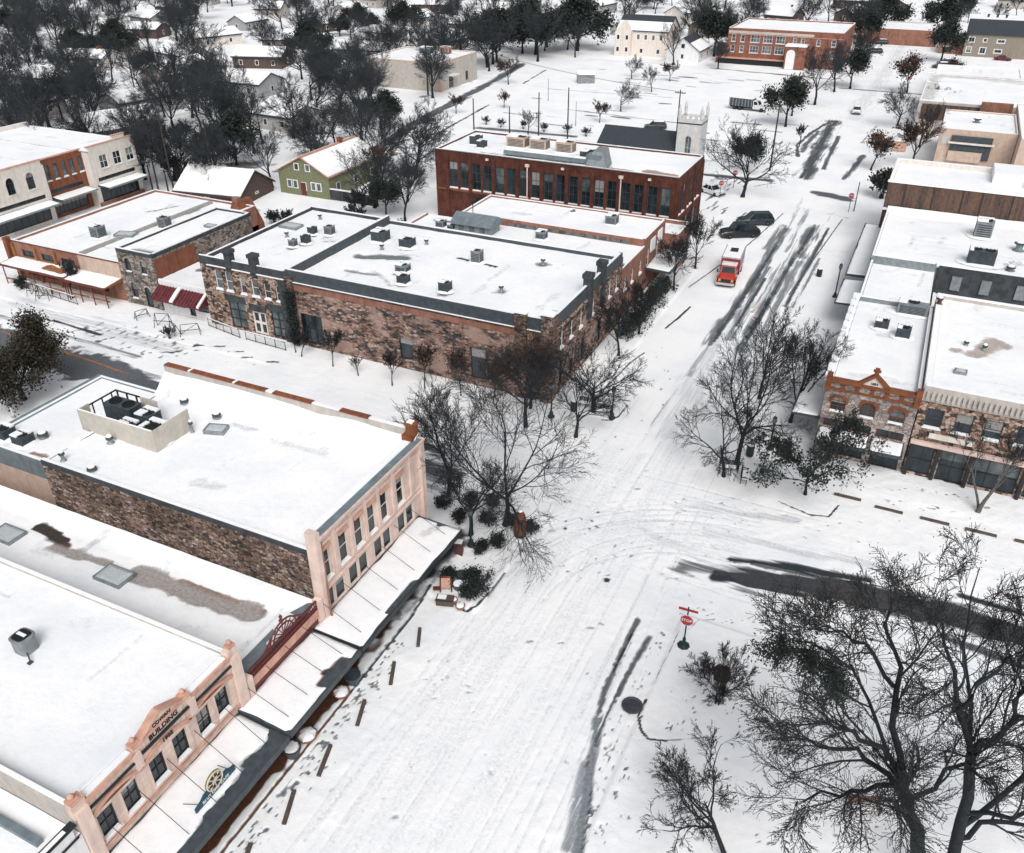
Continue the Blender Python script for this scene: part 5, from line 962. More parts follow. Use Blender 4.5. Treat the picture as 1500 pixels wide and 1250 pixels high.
# street trees round the crossing
make_tree('street_tree', 'broad bare tree with long drooping limbs at the kerb corner, taller than its neighbours', (-23.5, 47.7, 0), 9.8, 101, 'wide', .24, .22, 9.6, kids_scale=1.15)
make_tree('street_tree', 'slim vase shaped bare tree rising beside the corner building awning', (-29.4, 49.1, 0), 10.0, 104, 'vase', .22, .17, 6.4, kids_scale=1.1)
make_tree('street_tree', 'small gnarled bare tree among the planters at the awning end', (-25.4, 45.5, 0), 6.4, 107, 'wide', .3, .17, 4.0)
make_tree('street_tree', 'bare tree in the middle of the snowy pavement in front of the rubble wall', (-28.2, 61.7, 0), 8.6, 110, 'vase', .26, .19, 5.4)
make_tree('street_tree', 'bare tree with short fat trunk standing alone nearest the street on the stone block corner', (-23.3, 62.0, 0), 7.6, 113, 'vase', .24, .17, 4.6)
make_tree('street_tree', 'bare tree behind the bench pair on the stone block corner', (-23.4, 66.7, 0), 8.2, 116, 'wide', .26, .19, 5.2)
make_tree('leafy_tree', 'rust brown leaved small tree against the rubble wall corner', (-29.2, 65.0, 0), 8.0, 119, 'vase', .28, .14, 4.2, leaf='leaf_rust', nleaf=3600, lsize=.10, lspread=.4, twig='twig_brown')
make_tree('street_tree', 'large spreading bare tree over benches on the right hand pavement', (-9.0, 63.6, 0), 11.4, 122, 'wide', .3, .22, 7.2, kids_scale=1.15)
make_tree('street_tree', 'low spreading bare tree with limbs over the street in front of the larger one', (-9.6, 61.6, 0), 6.8, 125, 'wide', .34, .15, 4.6)
make_tree('street_tree', 'upright dense bare tree in a square planter beside the ornate shop', (-6.1, 72.8, 0), 11.2, 128, 'up', .2, .17, 6.8, kids_scale=1.15)
make_tree('street_tree', 'dense bare tree with fan of branches left of the upright one', (-9.6, 76.0, 0), 11.0, 129, 'up', .2, .17, 6.8, kids_scale=1.15)
make_tree('evergreen_tree', 'dark drooping evergreen in front of the ornate shop', (-2.9, 61.9, 0), 6.8, 138, 'wide', .2, .13, 5.4, leaf='leaf_dark', nleaf=6000, lsize=.11, lspread=.17, kids_scale=.9)
make_tree('street_tree', 'multi stemmed bare tree with pale stems before the dark storefront', (9.9, 65.3, 0), 9.0, 134, 'up', .3, .11, 4.8, stems=4, bark='bark_pale', leaf='leaf_rust', nleaf=300, lsize=.07)
for i, (x, y, h, l) in enumerate(((-25.2, 79, 8.2, 'first bare street tree along the stone block east wall, half hidden in shadow'), (-24.9, 85, 8.0, 'second bare street tree along the stone block east wall, over dark hedge'), (-25.0, 99, 7.2, 'bare street tree between parked snow covered bays and brick lean-to'), (-24.6, 107.5, 7.5, 'bare street tree close to the brick office corner behind the red truck'))):
    make_tree('street_tree', l, (x, y, 0), h, 140 + i, 'up' if i < 2 else 'vase', .25, .14, 4.6, rmin=.016)
make_tree('street_tree', 'big bare tree beside the tall evergreens at the far crossing', (-26.0, 141.8, 0), 13, 149, 'wide', .2, .3, 8.5, rmin=.017, kids_scale=1.0)
# big tree in the square
LB = [([(0, 0, -.2), (-1.6, -.8, 4.0), (-2.8, -1.4, 7.6), (-3.5, -1.7, 9.5)], 0.360, 0.259), ([(-3.5, -1.7, 9.5), (-4.2, -2.0, 12.2), (-5.0, -2.1, 15.2), (-5.2, -2.2, 16.8), (-5.9, -2.4, 18.6), (-6.2, -2.8, 20.4)], 0.173, 0.018),
      ([(-3.3, -1.6, 9.1), (-4.9, -2.6, 12.0), (-6.2, -3.6, 13.5), (-7.3, -4.2, 13.8), (-8.6, -4.9, 13.9)], 0.144, 0.018), ([(-3.6, -1.8, 9.0), (-5.3, -2.4, 10.8), (-7.2, -2.6, 10.8), (-8.3, -2.6, 10.7)], 0.144, 0.018), ([(-3.8, -1.8, 9.0), (-5.4, -3.2, 9.6), (-6.8, -4.2, 9.6), (-7.4, -4.6, 8.4)], 0.122, 0.018),
      ([(.5, .3, -.2), (-.2, -.1, 4.0), (-.6, -.3, 8.6), (-1.2, -.6, 11.3)], 0.317, 0.202), ([(-1.2, -.6, 11.3), (-2.5, -.9, 13.9), (-2.9, -.8, 15.9), (-4.0, -1.0, 18), (-4.6, -1.2, 18.4)], 0.144, 0.018), ([(-.3, -.1, 5.1), (.8, .6, 6.1), (2.5, 1.6, 5.2), (4, 2.5, 5.6)], 0.144, 0.058), ([(-1.2, -.6, 11.3), (-.2, .3, 12.2), (.8, 1.2, 13.2), (2.6, 2, 14.4)], 0.144, 0.018),
      ([(-3.0, -1.5, 8.0), (-2.3, -1.0, 8.9), (-1.4, -.3, 10.2), (-.4, .6, 10.6), (1.4, 1.4, 11)], 0.130, 0.018), ([(-.6, -.3, 8.2), (-1.5, 1.0, 11.5), (-2.4, 2.0, 15), (-2.8, 2.4, 18.5)], 0.130, 0.018), ([(-2.6, -1.3, 7.2), (-3.5, -3.4, 9.5), (-4.0, -4.6, 11.6), (-4.2, -5.4, 12.6)], 0.130, 0.018), ([(-.4, -.2, 7), (1.5, -.8, 9.2), (3.4, -1.0, 10.6), (5, -1.2, 11.2)], 0.122, 0.018), ([(-5.0, -2.1, 15.0), (-6.4, -2.6, 17.0), (-7.6, -3.6, 18.2), (-8.4, -4.2, 18.6)], .1, .018), ([(-4.35, -2.25, 11.0), (-5.2, -2.35, 12.9), (-6.5, -2.0, 14.8), (-7.9, -2.4, 16.2), (-9.0, -3.0, 16.6)], .1, .018), ([(-2.3, -.9, 13.5), (-1.2, -.2, 16.5), (-.4, .4, 18.6)], .1, .018), ([(-.2, .3, 12.2), (.2, 1.6, 14.5), (.6, 2.6, 17)], .11, .018), ([(-.3, -.1, 6), (1.4, 1.4, 8.4), (2.4, 2.6, 11), (3.2, 3.4, 13)], .15, .018)]
make_tree('old_tree', 'huge old bare tree with twin trunks overhanging the bottom right corner', (8.5, 30.1, 0), 15, 201, 'wide', limbs=LB, leaf='leaf_olive', nleaf=15000, lsize=.042, lspread=.16, kids_scale=1.38, rmin=.011, tr=.5)
mt = thing('mistletoe_clump', 'dense dark mistletoe clump high on the left limb of the huge old tree', 'plant', (.4, 26.4, 16.2)); rngm = np.random.default_rng(9)
cen = np.array([(-.9, .2, .3), (0, 0, 0), (.7, -.2, .2), (1.2, -.3, -.2), (-.2, .1, .5), (-1.5, .3, -.1)]); cen = np.concatenate([cen, cen + rngm.normal(size=cen.shape) * .5, cen * 1.3 + rngm.normal(size=cen.shape) * .3]); V, F = leaves(rngm, cen, 5200, .24, .055); np_mesh('foliage', V, F, 'leaf_dark', mt)
V, F = tubes(*(lambda q: (q[0], np.full(q[0].shape[:2], .015)))(sweep(rngm, np.repeat(cen, 8, 0), unit(rngm.normal(size=(144, 3))), np.full(144, .7), 4, .2, 0)), 3); np_mesh('stem', V, F, 'twig', mt)
make_tree('bare_tree', 'leaning bare tree at the bottom edge, left of the huge old tree', (-.9, 27.4, 0), 6.2, 205, 'wide', .42, .15, 3.6, lean=(-.75, .05), leaf='leaf_olive', nleaf=700, lsize=.045, lspread=.1)
make_tree('shrub', 'small bare many stemmed shrub on the square beside the stop sign', (-4.1, 37.4, 0), 4.2, 207, 'up', .12, .045, 3.3, stems=8, cat_='shrub', rmin=.009, kids_scale=1.2)
make_tree('shrub', 'bare shrub behind the awning end planters', (-21.9, 39.6, 0), 2.2, 208, 'up', .2, .04, 1.5, stems=5, cat_='shrub', leaf='leaf_dark', nleaf=1500, lsize=.07, lspread=.2)
# small trees along the rubble wall
for i, (x, y, h) in enumerate(((-56.0, 64.4, 3.2), (-51.6, 64.0, 4.6), (-48.0, 63.4, 2.4), (-43.7, 63.1, 4.4), (-40.4, 64.0, 5.2), (-36.4, 64.2, 5.6), (-57.2, 65.0, 3.0), (-33.0, 64.6, 5.4))):
    make_tree('small_tree', 'small bare tree along the rubble stone wall, ' + ('nearest the dark pier', 'below the first wall window', 'the shortest sapling', 'midway along the wall', 'right of the middle window', 'dense and dark under the wall', 'thin stem at the facade corner', 'last before the leafy brown tree')[i], (x, y, 0), h, 220 + i, 'up', .3, .06, h * .5, levels=4 if h > 3 else 3, rmin=.014, group='small trees along the rubble wall', leaf='leaf_rust' if i in (4, 5, 7) else None, nleaf=900 if i in (4, 5, 7) else 0, lsize=.08)
hd = thing('climbing_ivy', 'dark ivy column covering the pier at the stone facade corner', 'ivy', (-58.0, 66.2, 0)); rngm = np.random.default_rng(19)
cen = np.stack([rngm.normal(size=300) * .25, rngm.normal(size=300) * .12, rngm.random(300) * 6.0 + .4], 1); V, F = leaves(rngm, cen, 3600, .16, .11); np_mesh('foliage', V, F, 'leaf_dark', hd)
MB().tube((0, .1, 0), (0, .1, 6), .06).build('stem', 'bark', hd)
# evergreen oak at the left edge
make_tree('evergreen_oak', 'round rusty green evergreen oak cut by the left frame edge', (-75.0, 45.2, 0), 4.2, 240, 'wide', .28, .28, 5.9, leaf='leaf_olive', nleaf=26000, lsize=.13, lspread=.4, kids_scale=1.0)
hg = thing('hedge', 'dark clipped hedge between the stone block and parked bays', 'hedge', (-26.2, 91, 0)); rngm = np.random.default_rng(29)
cen = np.stack([rngm.normal(size=500) * .7, (rngm.random(500) - .5) * 17, rngm.random(500) * 1.7], 1); V, F = leaves(rngm, cen, 8000, .2, .11); np_mesh('foliage', V, F, 'leaf_dark', hg); V, F = tubes(*(lambda q: (q[0], np.full(q[0].shape[:2], .015)))(sweep(rngm, np.stack([rngm.normal(size=160) * .5, (rngm.random(160) - .5) * 17, np.zeros(160)], 1), unit(rngm.normal(size=(160, 3)) * .4 + np.array([0, 0, 1])), np.full(160, 2.0), 4, .2, 0)), 3); np_mesh('stem', V, F, 'twig', hg)
# car park and street trees further off
PT = {}
def proto(key, *a, **k):
    t = make_tree(*a, **k); PT[key] = [t, False]; return t
def plant(key, x, y, label, group=None, s=1.0, rz=None, name=None, cat_=None):
    t, used = PT[key]; rz = rg.random() * 6.28 if rz is None else rz
    if not used: PT[key][1] = True; t.location = (x, y, 0); t.rotation_euler = (0, 0, rz); t.scale = (s, s, s); o = t; o['label'] = label
    else: o = dup(t, (x, y, 0), rz, label, None, s)
    if group: o['group'] = group
    elif 'group' in o: del o['group']
    if name: o.name = name
    if cat_: o['category'] = cat_
    return o
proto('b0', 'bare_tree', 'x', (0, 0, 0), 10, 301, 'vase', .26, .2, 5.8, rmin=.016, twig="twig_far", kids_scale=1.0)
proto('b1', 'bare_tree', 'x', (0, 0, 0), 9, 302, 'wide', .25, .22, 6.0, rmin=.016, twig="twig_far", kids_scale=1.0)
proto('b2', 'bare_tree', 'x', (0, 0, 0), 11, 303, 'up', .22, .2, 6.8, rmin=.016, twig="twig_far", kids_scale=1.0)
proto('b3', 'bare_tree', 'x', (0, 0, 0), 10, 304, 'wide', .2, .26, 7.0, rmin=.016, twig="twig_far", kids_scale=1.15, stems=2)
proto('b4', 'bare_tree', 'x', (0, 0, 0), 8, 305, 'vase', .25, .16, 4.6, rmin=.03, twig='twig_brown')
proto('s0', 'bare_tree', 'x', (0, 0, 0), 5, 306, 'up', .32, .09, 2.6, rmin=.022, levels=3, kids_scale=1.3)
proto('e0', 'evergreen_tree', 'x', (0, 0, 0), 9, 307, 'wide', .25, .25, 5.0, leaf='leaf_dark', nleaf=9000, lsize=.2, lspread=.5, kids_scale=.8, rmin=.03)
proto('e1', 'evergreen_tree', 'x', (0, 0, 0), 8, 308, 'vase', .28, .2, 4.2, leaf='leaf_dark', nleaf=6500, lsize=.19, lspread=.5, kids_scale=.8, rmin=.03)
proto('e2', 'rusty_tree', 'x', (0, 0, 0), 6, 309, 'vase', .28, .12, 3.0, leaf='leaf_rust', nleaf=1300, lsize=.14, lspread=.4, kids_scale=.8, rmin=.025)
proto('u0', 'bush', 'x', (0, 0, 0), 2.2, 310, 'up', .15, .05, 1.5, stems=6, leaf='leaf_dark', nleaf=1100, lsize=.12, lspread=.22, levels=3, rmin=.02, cat_='bush')
proto('u1', 'bush', 'x', (0, 0, 0), 2.2, 311, 'up', .15, .04, 1.6, stems=7, levels=3, rmin=.018, cat_='bush', kids_scale=1.3)
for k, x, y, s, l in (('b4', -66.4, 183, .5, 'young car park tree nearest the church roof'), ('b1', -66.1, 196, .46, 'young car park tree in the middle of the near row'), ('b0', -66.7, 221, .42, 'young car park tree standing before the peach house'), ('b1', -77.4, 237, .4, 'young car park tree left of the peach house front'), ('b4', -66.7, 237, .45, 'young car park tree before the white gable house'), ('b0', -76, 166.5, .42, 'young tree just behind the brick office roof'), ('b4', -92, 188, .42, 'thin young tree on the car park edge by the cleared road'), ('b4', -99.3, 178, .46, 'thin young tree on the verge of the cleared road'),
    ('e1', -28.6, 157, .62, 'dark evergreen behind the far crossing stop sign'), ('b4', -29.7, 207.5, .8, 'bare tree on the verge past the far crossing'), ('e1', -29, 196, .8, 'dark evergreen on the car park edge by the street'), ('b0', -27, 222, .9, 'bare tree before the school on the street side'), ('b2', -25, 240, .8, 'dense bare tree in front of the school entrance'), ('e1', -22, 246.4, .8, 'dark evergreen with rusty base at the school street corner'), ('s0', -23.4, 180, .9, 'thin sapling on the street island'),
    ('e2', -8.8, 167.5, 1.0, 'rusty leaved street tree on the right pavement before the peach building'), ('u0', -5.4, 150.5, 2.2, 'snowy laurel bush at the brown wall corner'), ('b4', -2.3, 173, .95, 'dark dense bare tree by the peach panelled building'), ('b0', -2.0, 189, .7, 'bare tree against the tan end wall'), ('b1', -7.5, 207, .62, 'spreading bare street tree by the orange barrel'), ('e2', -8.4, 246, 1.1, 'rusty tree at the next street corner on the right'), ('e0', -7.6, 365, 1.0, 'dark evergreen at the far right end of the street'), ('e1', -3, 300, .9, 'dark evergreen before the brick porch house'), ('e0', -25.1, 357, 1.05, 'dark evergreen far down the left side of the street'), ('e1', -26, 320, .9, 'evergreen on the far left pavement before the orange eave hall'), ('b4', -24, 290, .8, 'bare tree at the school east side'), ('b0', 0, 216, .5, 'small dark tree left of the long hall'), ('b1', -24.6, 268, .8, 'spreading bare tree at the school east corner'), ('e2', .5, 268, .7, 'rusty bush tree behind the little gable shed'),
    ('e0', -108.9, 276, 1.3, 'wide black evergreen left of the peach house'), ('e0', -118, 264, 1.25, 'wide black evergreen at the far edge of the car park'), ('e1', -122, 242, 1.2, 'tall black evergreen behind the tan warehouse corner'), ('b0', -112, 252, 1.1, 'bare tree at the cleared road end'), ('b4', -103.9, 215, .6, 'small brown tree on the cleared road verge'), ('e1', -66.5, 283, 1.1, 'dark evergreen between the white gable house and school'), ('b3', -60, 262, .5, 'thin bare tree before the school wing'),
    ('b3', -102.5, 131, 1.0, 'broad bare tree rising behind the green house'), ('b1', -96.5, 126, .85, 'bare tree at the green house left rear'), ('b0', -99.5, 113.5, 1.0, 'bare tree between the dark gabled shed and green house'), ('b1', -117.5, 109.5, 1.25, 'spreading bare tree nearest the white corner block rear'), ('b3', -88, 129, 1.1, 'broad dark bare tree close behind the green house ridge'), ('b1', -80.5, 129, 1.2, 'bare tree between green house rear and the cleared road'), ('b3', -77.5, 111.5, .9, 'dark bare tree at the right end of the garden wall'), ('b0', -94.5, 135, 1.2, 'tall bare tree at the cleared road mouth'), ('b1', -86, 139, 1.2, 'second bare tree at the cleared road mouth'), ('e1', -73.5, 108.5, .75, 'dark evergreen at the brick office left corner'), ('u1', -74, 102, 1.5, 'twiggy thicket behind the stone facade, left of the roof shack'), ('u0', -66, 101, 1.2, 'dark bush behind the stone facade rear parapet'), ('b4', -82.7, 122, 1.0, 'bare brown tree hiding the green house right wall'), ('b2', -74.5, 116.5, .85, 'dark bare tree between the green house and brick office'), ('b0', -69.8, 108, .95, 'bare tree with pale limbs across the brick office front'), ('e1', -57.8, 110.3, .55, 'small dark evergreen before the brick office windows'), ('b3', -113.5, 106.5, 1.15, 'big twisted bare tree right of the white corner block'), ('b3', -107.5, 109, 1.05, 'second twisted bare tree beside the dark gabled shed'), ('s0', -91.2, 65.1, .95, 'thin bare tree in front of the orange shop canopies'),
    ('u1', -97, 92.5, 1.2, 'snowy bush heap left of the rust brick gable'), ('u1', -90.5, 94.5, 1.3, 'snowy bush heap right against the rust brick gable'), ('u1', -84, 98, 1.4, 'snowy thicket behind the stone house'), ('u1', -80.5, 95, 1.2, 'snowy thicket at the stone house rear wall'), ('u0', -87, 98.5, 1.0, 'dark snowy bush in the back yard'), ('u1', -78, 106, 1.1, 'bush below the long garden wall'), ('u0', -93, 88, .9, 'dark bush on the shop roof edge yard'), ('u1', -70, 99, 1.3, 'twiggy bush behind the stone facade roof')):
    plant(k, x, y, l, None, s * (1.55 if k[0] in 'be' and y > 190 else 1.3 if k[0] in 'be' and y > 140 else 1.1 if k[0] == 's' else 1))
for i, (x, y) in enumerate(((-84, 170), (-79, 170.5), (-74, 170), (-69, 171), (-64.5, 170), (-88, 171))): plant('u1', x, y, 'low twiggy bush in the hedge line behind the brick office roof', 'hedge bushes behind the brick office', .9)
# the woods
def clear_of(x, y, boxes): return all(not (a < x < b and c < y < d) for a, b, c, d in boxes)
HOUSES = []
hr = random.Random(12)
hpos = [(-150, 128), (-167, 150), (-186, 134), (-205, 160), (-184, 180), (-158, 178), (-225, 188), (-206, 205), (-245, 215), (-182, 212), (-225, 238), (-262, 244), (-198, 244), (-165, 236), (-282, 268), (-242, 276), (-212, 285), (-178, 272), (-150, 262), (-300, 300), (-258, 310), (-228, 322), (-190, 312), (-160, 300), (-132, 296), (-320, 335), (-282, 350), (-240, 360), (-205, 350), (-170, 345), (-138, 335), (-108, 322), (-80, 330), (-265, 385), (-222, 396), (-180, 388), (-140, 378), (-100, 366), (-62, 372), (-40, 395), (-300, 392), (-340, 375), (-128, 152), (-140, 205 - 40)]
WALLS = ['siding_grey', 'siding_taupe', 'siding_dark', 'cream', 'grey_render', 'siding_dark', 'tan_render', 'siding_grey', 'siding_taupe']
for i, (x, y) in enumerate(hpos):
    if (x, y) == (-140, 165): continue
    gable_house('house', 'snow roofed house half hidden among the bare trees in the upper left woods', x, y, hr.choice((0, 1.57, .3, 1.3, -.25)) + hr.uniform(-.12, .12), hr.uniform(11, 17), hr.uniform(8, 11), hr.uniform(2.6, 3.4), hr.uniform(1.6, 2.8), hr.choice(WALLS), 'snow', hr.choice((2, 3)), hr.random() < .4, group='snow roofed houses in the woods'); HOUSES.append((x - 9, x + 9, y - 8, y + 8))
for i, (x, y) in enumerate(((-12, 430), (30, 400), (48, 440), (20, 470), (-45, 440), (58, 360))): gable_house('house', 'far snow roofed house at the upper right end of the street', x + (0 if abs(x + 12) > 1 else -14), y, hr.choice((0, 1.57)), 15, 10, 3.2, 2.4, hr.choice(WALLS), 'snow', 2, group='far houses at the street end')
KEEP = HOUSES + [(-144, -106, 60, 104), (-139, -113, 193, 221), (-110, -84, 98, 127), (-98, -64, 266, 292), (-66, -26, 262, 300)]
def on_open(x, y):
    xr = -97.5 - (y - 142) * .16
    return (128 < y < 262 and x > xr - 4.5) or (x > -66 and y < 300) or (x > -30 and y < 420)
n = 0; tries = 0; placed = []
while n < 285 and tries < 20000:
    tries += 1; y = 104 + 330 * hr.random() ** 1.15; xl = -150 - max(0, y - 100) * 1.36; xr = -84 if y < 262 else -30; x = xl + (xr - xl) * hr.random()
    if on_open(x, y) or not clear_of(x, y, KEEP) or any(math.hypot(x - a, y - b) < 6.4 for a, b in placed): continue
    if y < 112 and x > -119: continue
    placed.append((x, y)); n += 1
    ev = hr.random() < (.13 if y > 150 else .05)
    if ev: plant(hr.choice(('e0', 'e1')), x, y, 'dark evergreen among the bare trees of the upper left woods', 'evergreens in the woods', hr.uniform(.8, 1.35))
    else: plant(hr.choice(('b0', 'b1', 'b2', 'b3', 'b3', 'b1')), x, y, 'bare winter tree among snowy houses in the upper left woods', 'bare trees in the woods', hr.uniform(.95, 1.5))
for i in range(26):
    x = -150 + (i % 13) * 6 + hr.uniform(-3, 3); y = 108 + (i // 13) * 12 + hr.uniform(-4, 4) + max(0, (-112 - x)) * .35
    if clear_of(x, y, KEEP): plant('u1', x, y, 'grey twiggy thicket at the edge of the woods behind the white blocks', 'thicket at the woods edge', hr.uniform(1.6, 2.6))
for i in range(30):
    x = -30 + hr.random() * 100; y = 385 + hr.random() * 110
    if x < -6 and x > -26: continue
    plant(hr.choice(('b0', 'e0', 'b2', 'b1', 'e1')), x, y, 'far tree at the upper right end of the street', 'far trees at the street end', hr.uniform(.7, 1.1))
# ------------------------------------------------------------------ rooftop equipment
def ac_box(name, label, loc, w=1.1, d=1.1, h=1.0, mat='grey_metal', fans=1, snow=.6, rz=0, cat_='air conditioner'):
    r = thing(name, label, cat_, loc, None, rz)
    b = MB(); b.box(-w / 2, w / 2, -d / 2, d / 2, .08, h).box(-w / 2 - .03, w / 2 + .03, -d / 2 - .03, d / 2 + .03, h, h + .05)
    for s in (-1, 1): b.box(s * w * .4 - .06, s * w * .4 + .06, -d / 2, d / 2, 0, .08)
    b.build('casing', mat, r)
    g = MB()
    for k in range(6):
        z = .2 + k * (h - .35) / 6; g.box(-w * .42, w * .42, -d / 2 - .025, -d / 2 - .003, z, z + (h - .35) / 12)
        g.box(w / 2 + .003, w / 2 + .025, -d * .42, d * .42, z, z + (h - .35) / 12); g.box(-w / 2 - .025, -w / 2 - .003, -d * .42, d * .42, z, z + (h - .35) / 12)
    g.build('louvre', 'dark_metal', r)
    for k in range(fans):
        x = (k - (fans - 1) / 2) * w / fans; q = min(w / fans, d) * .4; f = MB(); f.lathe([(q, h + .05), (q, h + .14), (q * .86, h + .14), (q * .86, h + .07)], (x, 0, 0), 14)
        for a in range(5): u = a * 1.2566; f.box(x - .02, x + .02, -.02, .02, h + .06, h + .09).prism([(x, 0, h + .08), (x + q * .8 * math.cos(u), q * .8 * math.sin(u), h + .08), (x + q * .8 * math.cos(u + .5), q * .8 * math.sin(u + .5), h + .1)], (0, 0, .015))
        f.build('fan', 'black_fan', r)
    if snow:
        s = MB(); s.box(-w * .5, -w * .5 + w * snow * .7, -d * .5, d * .5 * (1 if fans > 1 else .1), h + .052, h + .16).box(-w * .48, w * .48, d * .2, d * .49, h + .053, h + .19).build('snow_cap', 'snow', r)
        m = MB(); m.loft([[(w * .95 * math.cos(u) * (1 - .35 * t), d * .9 * math.sin(u) * (1 - .35 * t), .02 + .16 * t) for u in np.linspace(0, 2 * math.pi, 14, endpoint=False)] for t in (0, .6, 1)]).build('snow_drift', 'snow', r)
    return r
def vent(label, loc, h=.6, r=.16, mat='grey_metal'):
    t = thing('roof_vent', label, 'roof vent', loc); MB().lathe([(r * 1.8, 0), (r, .12), (r, h)], (0, 0, 0), 10).build('pipe', mat, t); MB().lathe([(r * 1.7, h), (r * 1.7, h + .1), (r * .6, h + .25), (.02, h + .28)], (0, 0, 0), 10).build('cap', 'dark_metal', t); MB().lathe([(r * 1.3, h + .2), (r, h + .33), (.02, h + .36)], (0, 0, 0), 8).build('snow_cap', 'snow', t); return t
def skylight(label, loc, w, d, rz=0):
    t = thing('skylight', label, 'skylight', loc, None, rz); b = MB()
    for x0, x1, y0, y1 in ((-w / 2, w / 2, -d / 2, -d / 2 + .08), (-w / 2, w / 2, d / 2 - .08, d / 2), (-w / 2, -w / 2 + .08, -d / 2 + .08, d / 2 - .08), (w / 2 - .08, w / 2, -d / 2 + .08, d / 2 - .08)): b.box(x0, x1, y0, y1, 0, .32)
    b.build('frame', 'grey_metal', t); g = MB(); g.loft([[(-w / 2 + .08, -d / 2 + .08, .26), (w / 2 - .08, -d / 2 + .08, .26), (w / 2 - .08, d / 2 - .08, .26), (-w / 2 + .08, d / 2 - .08, .26)], [(-w * .3, -d * .3, .36), (w * .3, -d * .3, .36), (w * .3, d * .3, .36), (-w * .3, d * .3, .36)]]); g.build('dome', 'sky_light', t); return t
# pink 1902 roof
r = thing('condenser', 'round cornered grey condenser with oval top fan alone on the 1902 building roof', 'air conditioner', (-38.9, 18.9, 6.62))
sq = lambda s, z: [(s * (abs(math.cos(u)) ** .5) * math.copysign(1, math.cos(u)), s * (abs(math.sin(u)) ** .5) * math.copysign(1, math.sin(u)), z) for u in np.linspace(0.01, 2 * math.pi, 24, endpoint=False)]
MB().loft([sq(.5, .05), sq(.52, .1), sq(.52, .95), sq(.56, .98), sq(.56, 1.06), sq(.5, 1.1)]).build('casing', 'grey_metal', r); MB().loft([sq(.44, 1.102), sq(.42, 1.13)]).build('fan', 'black_fan', r); MB().box(-.32, .3, -.07, .12, 1.135, 1.17).build('snow_cap', 'snow', r)
MB().tube((.45, -.3, .25), (.95, -.55, .25), .045, n=6).tube((.95, -.55, .25), (1.0, -.6, .02), .045, n=6).box(.92, 1.12, -.75, -.5, 0, .1).build('pipe', 'dark_metal', r)
skylight('square flat skylight framed by melted brown roof on the low crested shop', (-42.0, 27.15, 4.0), 2.3, 1.5); skylight('skylight cut by the left frame edge on the low crested shop', (-52.2, 27.1, 4.0), 2.2, 1.5); skylight('small grey hatch on the white corner building roof', (-43.2, 39.2, 8.25), 1.6, 1.1, .3)
# screen box with condensers
sb = thing('roof_screen', 'pale plywood screen box standing on the corner building roof', 'screen', (-48.4, 37.0, 8.25), None)
q = MB(); q.box(-4.0, 3.4, -1.9, -1.78, 0, 1.75).box(3.28, 3.4, -1.777, 1.6, 0, 1.75).box(-4.0, -3.88, -1.777, -.9, 0, 1.75).box(-1.4, .2, 1.6, 1.72, 0, 1.6); q.build('panel', 'plank_pale', sb)
q = MB()
for x in (-3.9, -2.9, -1.9): q.box(x - .05, x + .05, 1.65, 1.75, 0, 1.6)
q.box(-3.9, -1.5, 1.66, 1.74, 1.5, 1.6).box(-3.9, -1.5, 1.66, 1.74, .8, .88)
for y in (-.6, .3, 1.2): q.box(-3.98, -3.9, y - .04, y + .04, 0, 1.65)
q.box(-3.98, -3.9, -.9, 1.7, 1.55, 1.65); q.build('rail', 'iron', sb); MB().box(-3.9, 3.3, -1.88, -1.8, 1.752, 1.82).build('snow_cap', 'snow', sb); MB().box(-3.85, 3.25, -1.75, 1.6, .01, .06).build('floor', 'black_fan', sb)
ac_box('condenser', 'long dark condenser with round fan at the left end inside the roof screen', (-50.6, 37.6, 8.3), 2.6, 1.2, 1.35, 'dark_metal', 2, .0); ac_box('condenser', 'snow topped condenser in the middle of the roof screen', (-48.0, 37.5, 8.3), 1.3, 1.3, 1.25, 'dark_metal', 1, .8); ac_box('condenser', 'snowy condenser against the front panel of the roof screen', (-48.5, 36.0, 8.3), 1.4, 1.1, 1.0, 'dark_metal', 1, .9); ac_box('condenser', 'square condenser at the right end of the roof screen', (-46.3, 36.4, 8.3), 1.5, 1.5, 1.2, 'dark_metal', 1, .35)
vent('vent beside the screen box corner on the white roof', (-49.0, 34.6, 8.3), .35); vent('small roof drain vent near the tan parapet of the white roof', (-48.2, 41.2, 8.4), .15, .2); vent('second small vent near the tan parapet of the white roof', (-44.4, 40.6, 8.4), .15, .2); vent('pipe vent on the rubble wall edge, left corner of the white roof', (-50.2, 31.5, 8.3), .5, .13); vent('low grey drain cap near the rubble wall edge of the white roof', (-47.4, 31.5, 8.3), .1, .2); vent('twin pipe behind the roof screen right end', (-44.7, 38.3, 8.3), .7, .1)
ac_box('condenser', 'snow capped drum condenser on the annex roof edge', (-59.3, 34.6, 5.45), 1.2, 1.2, .8, 'dark_metal', 1, .9); ac_box('condenser', 'dark condenser cut by the left frame edge on the annex roof', (-61.4, 34.6, 5.45), 1.2, 1.2, .8, 'dark_metal', 1, .3); vent('round vent behind the annex condensers', (-58.6, 35.8, 5.45), .3, .25)
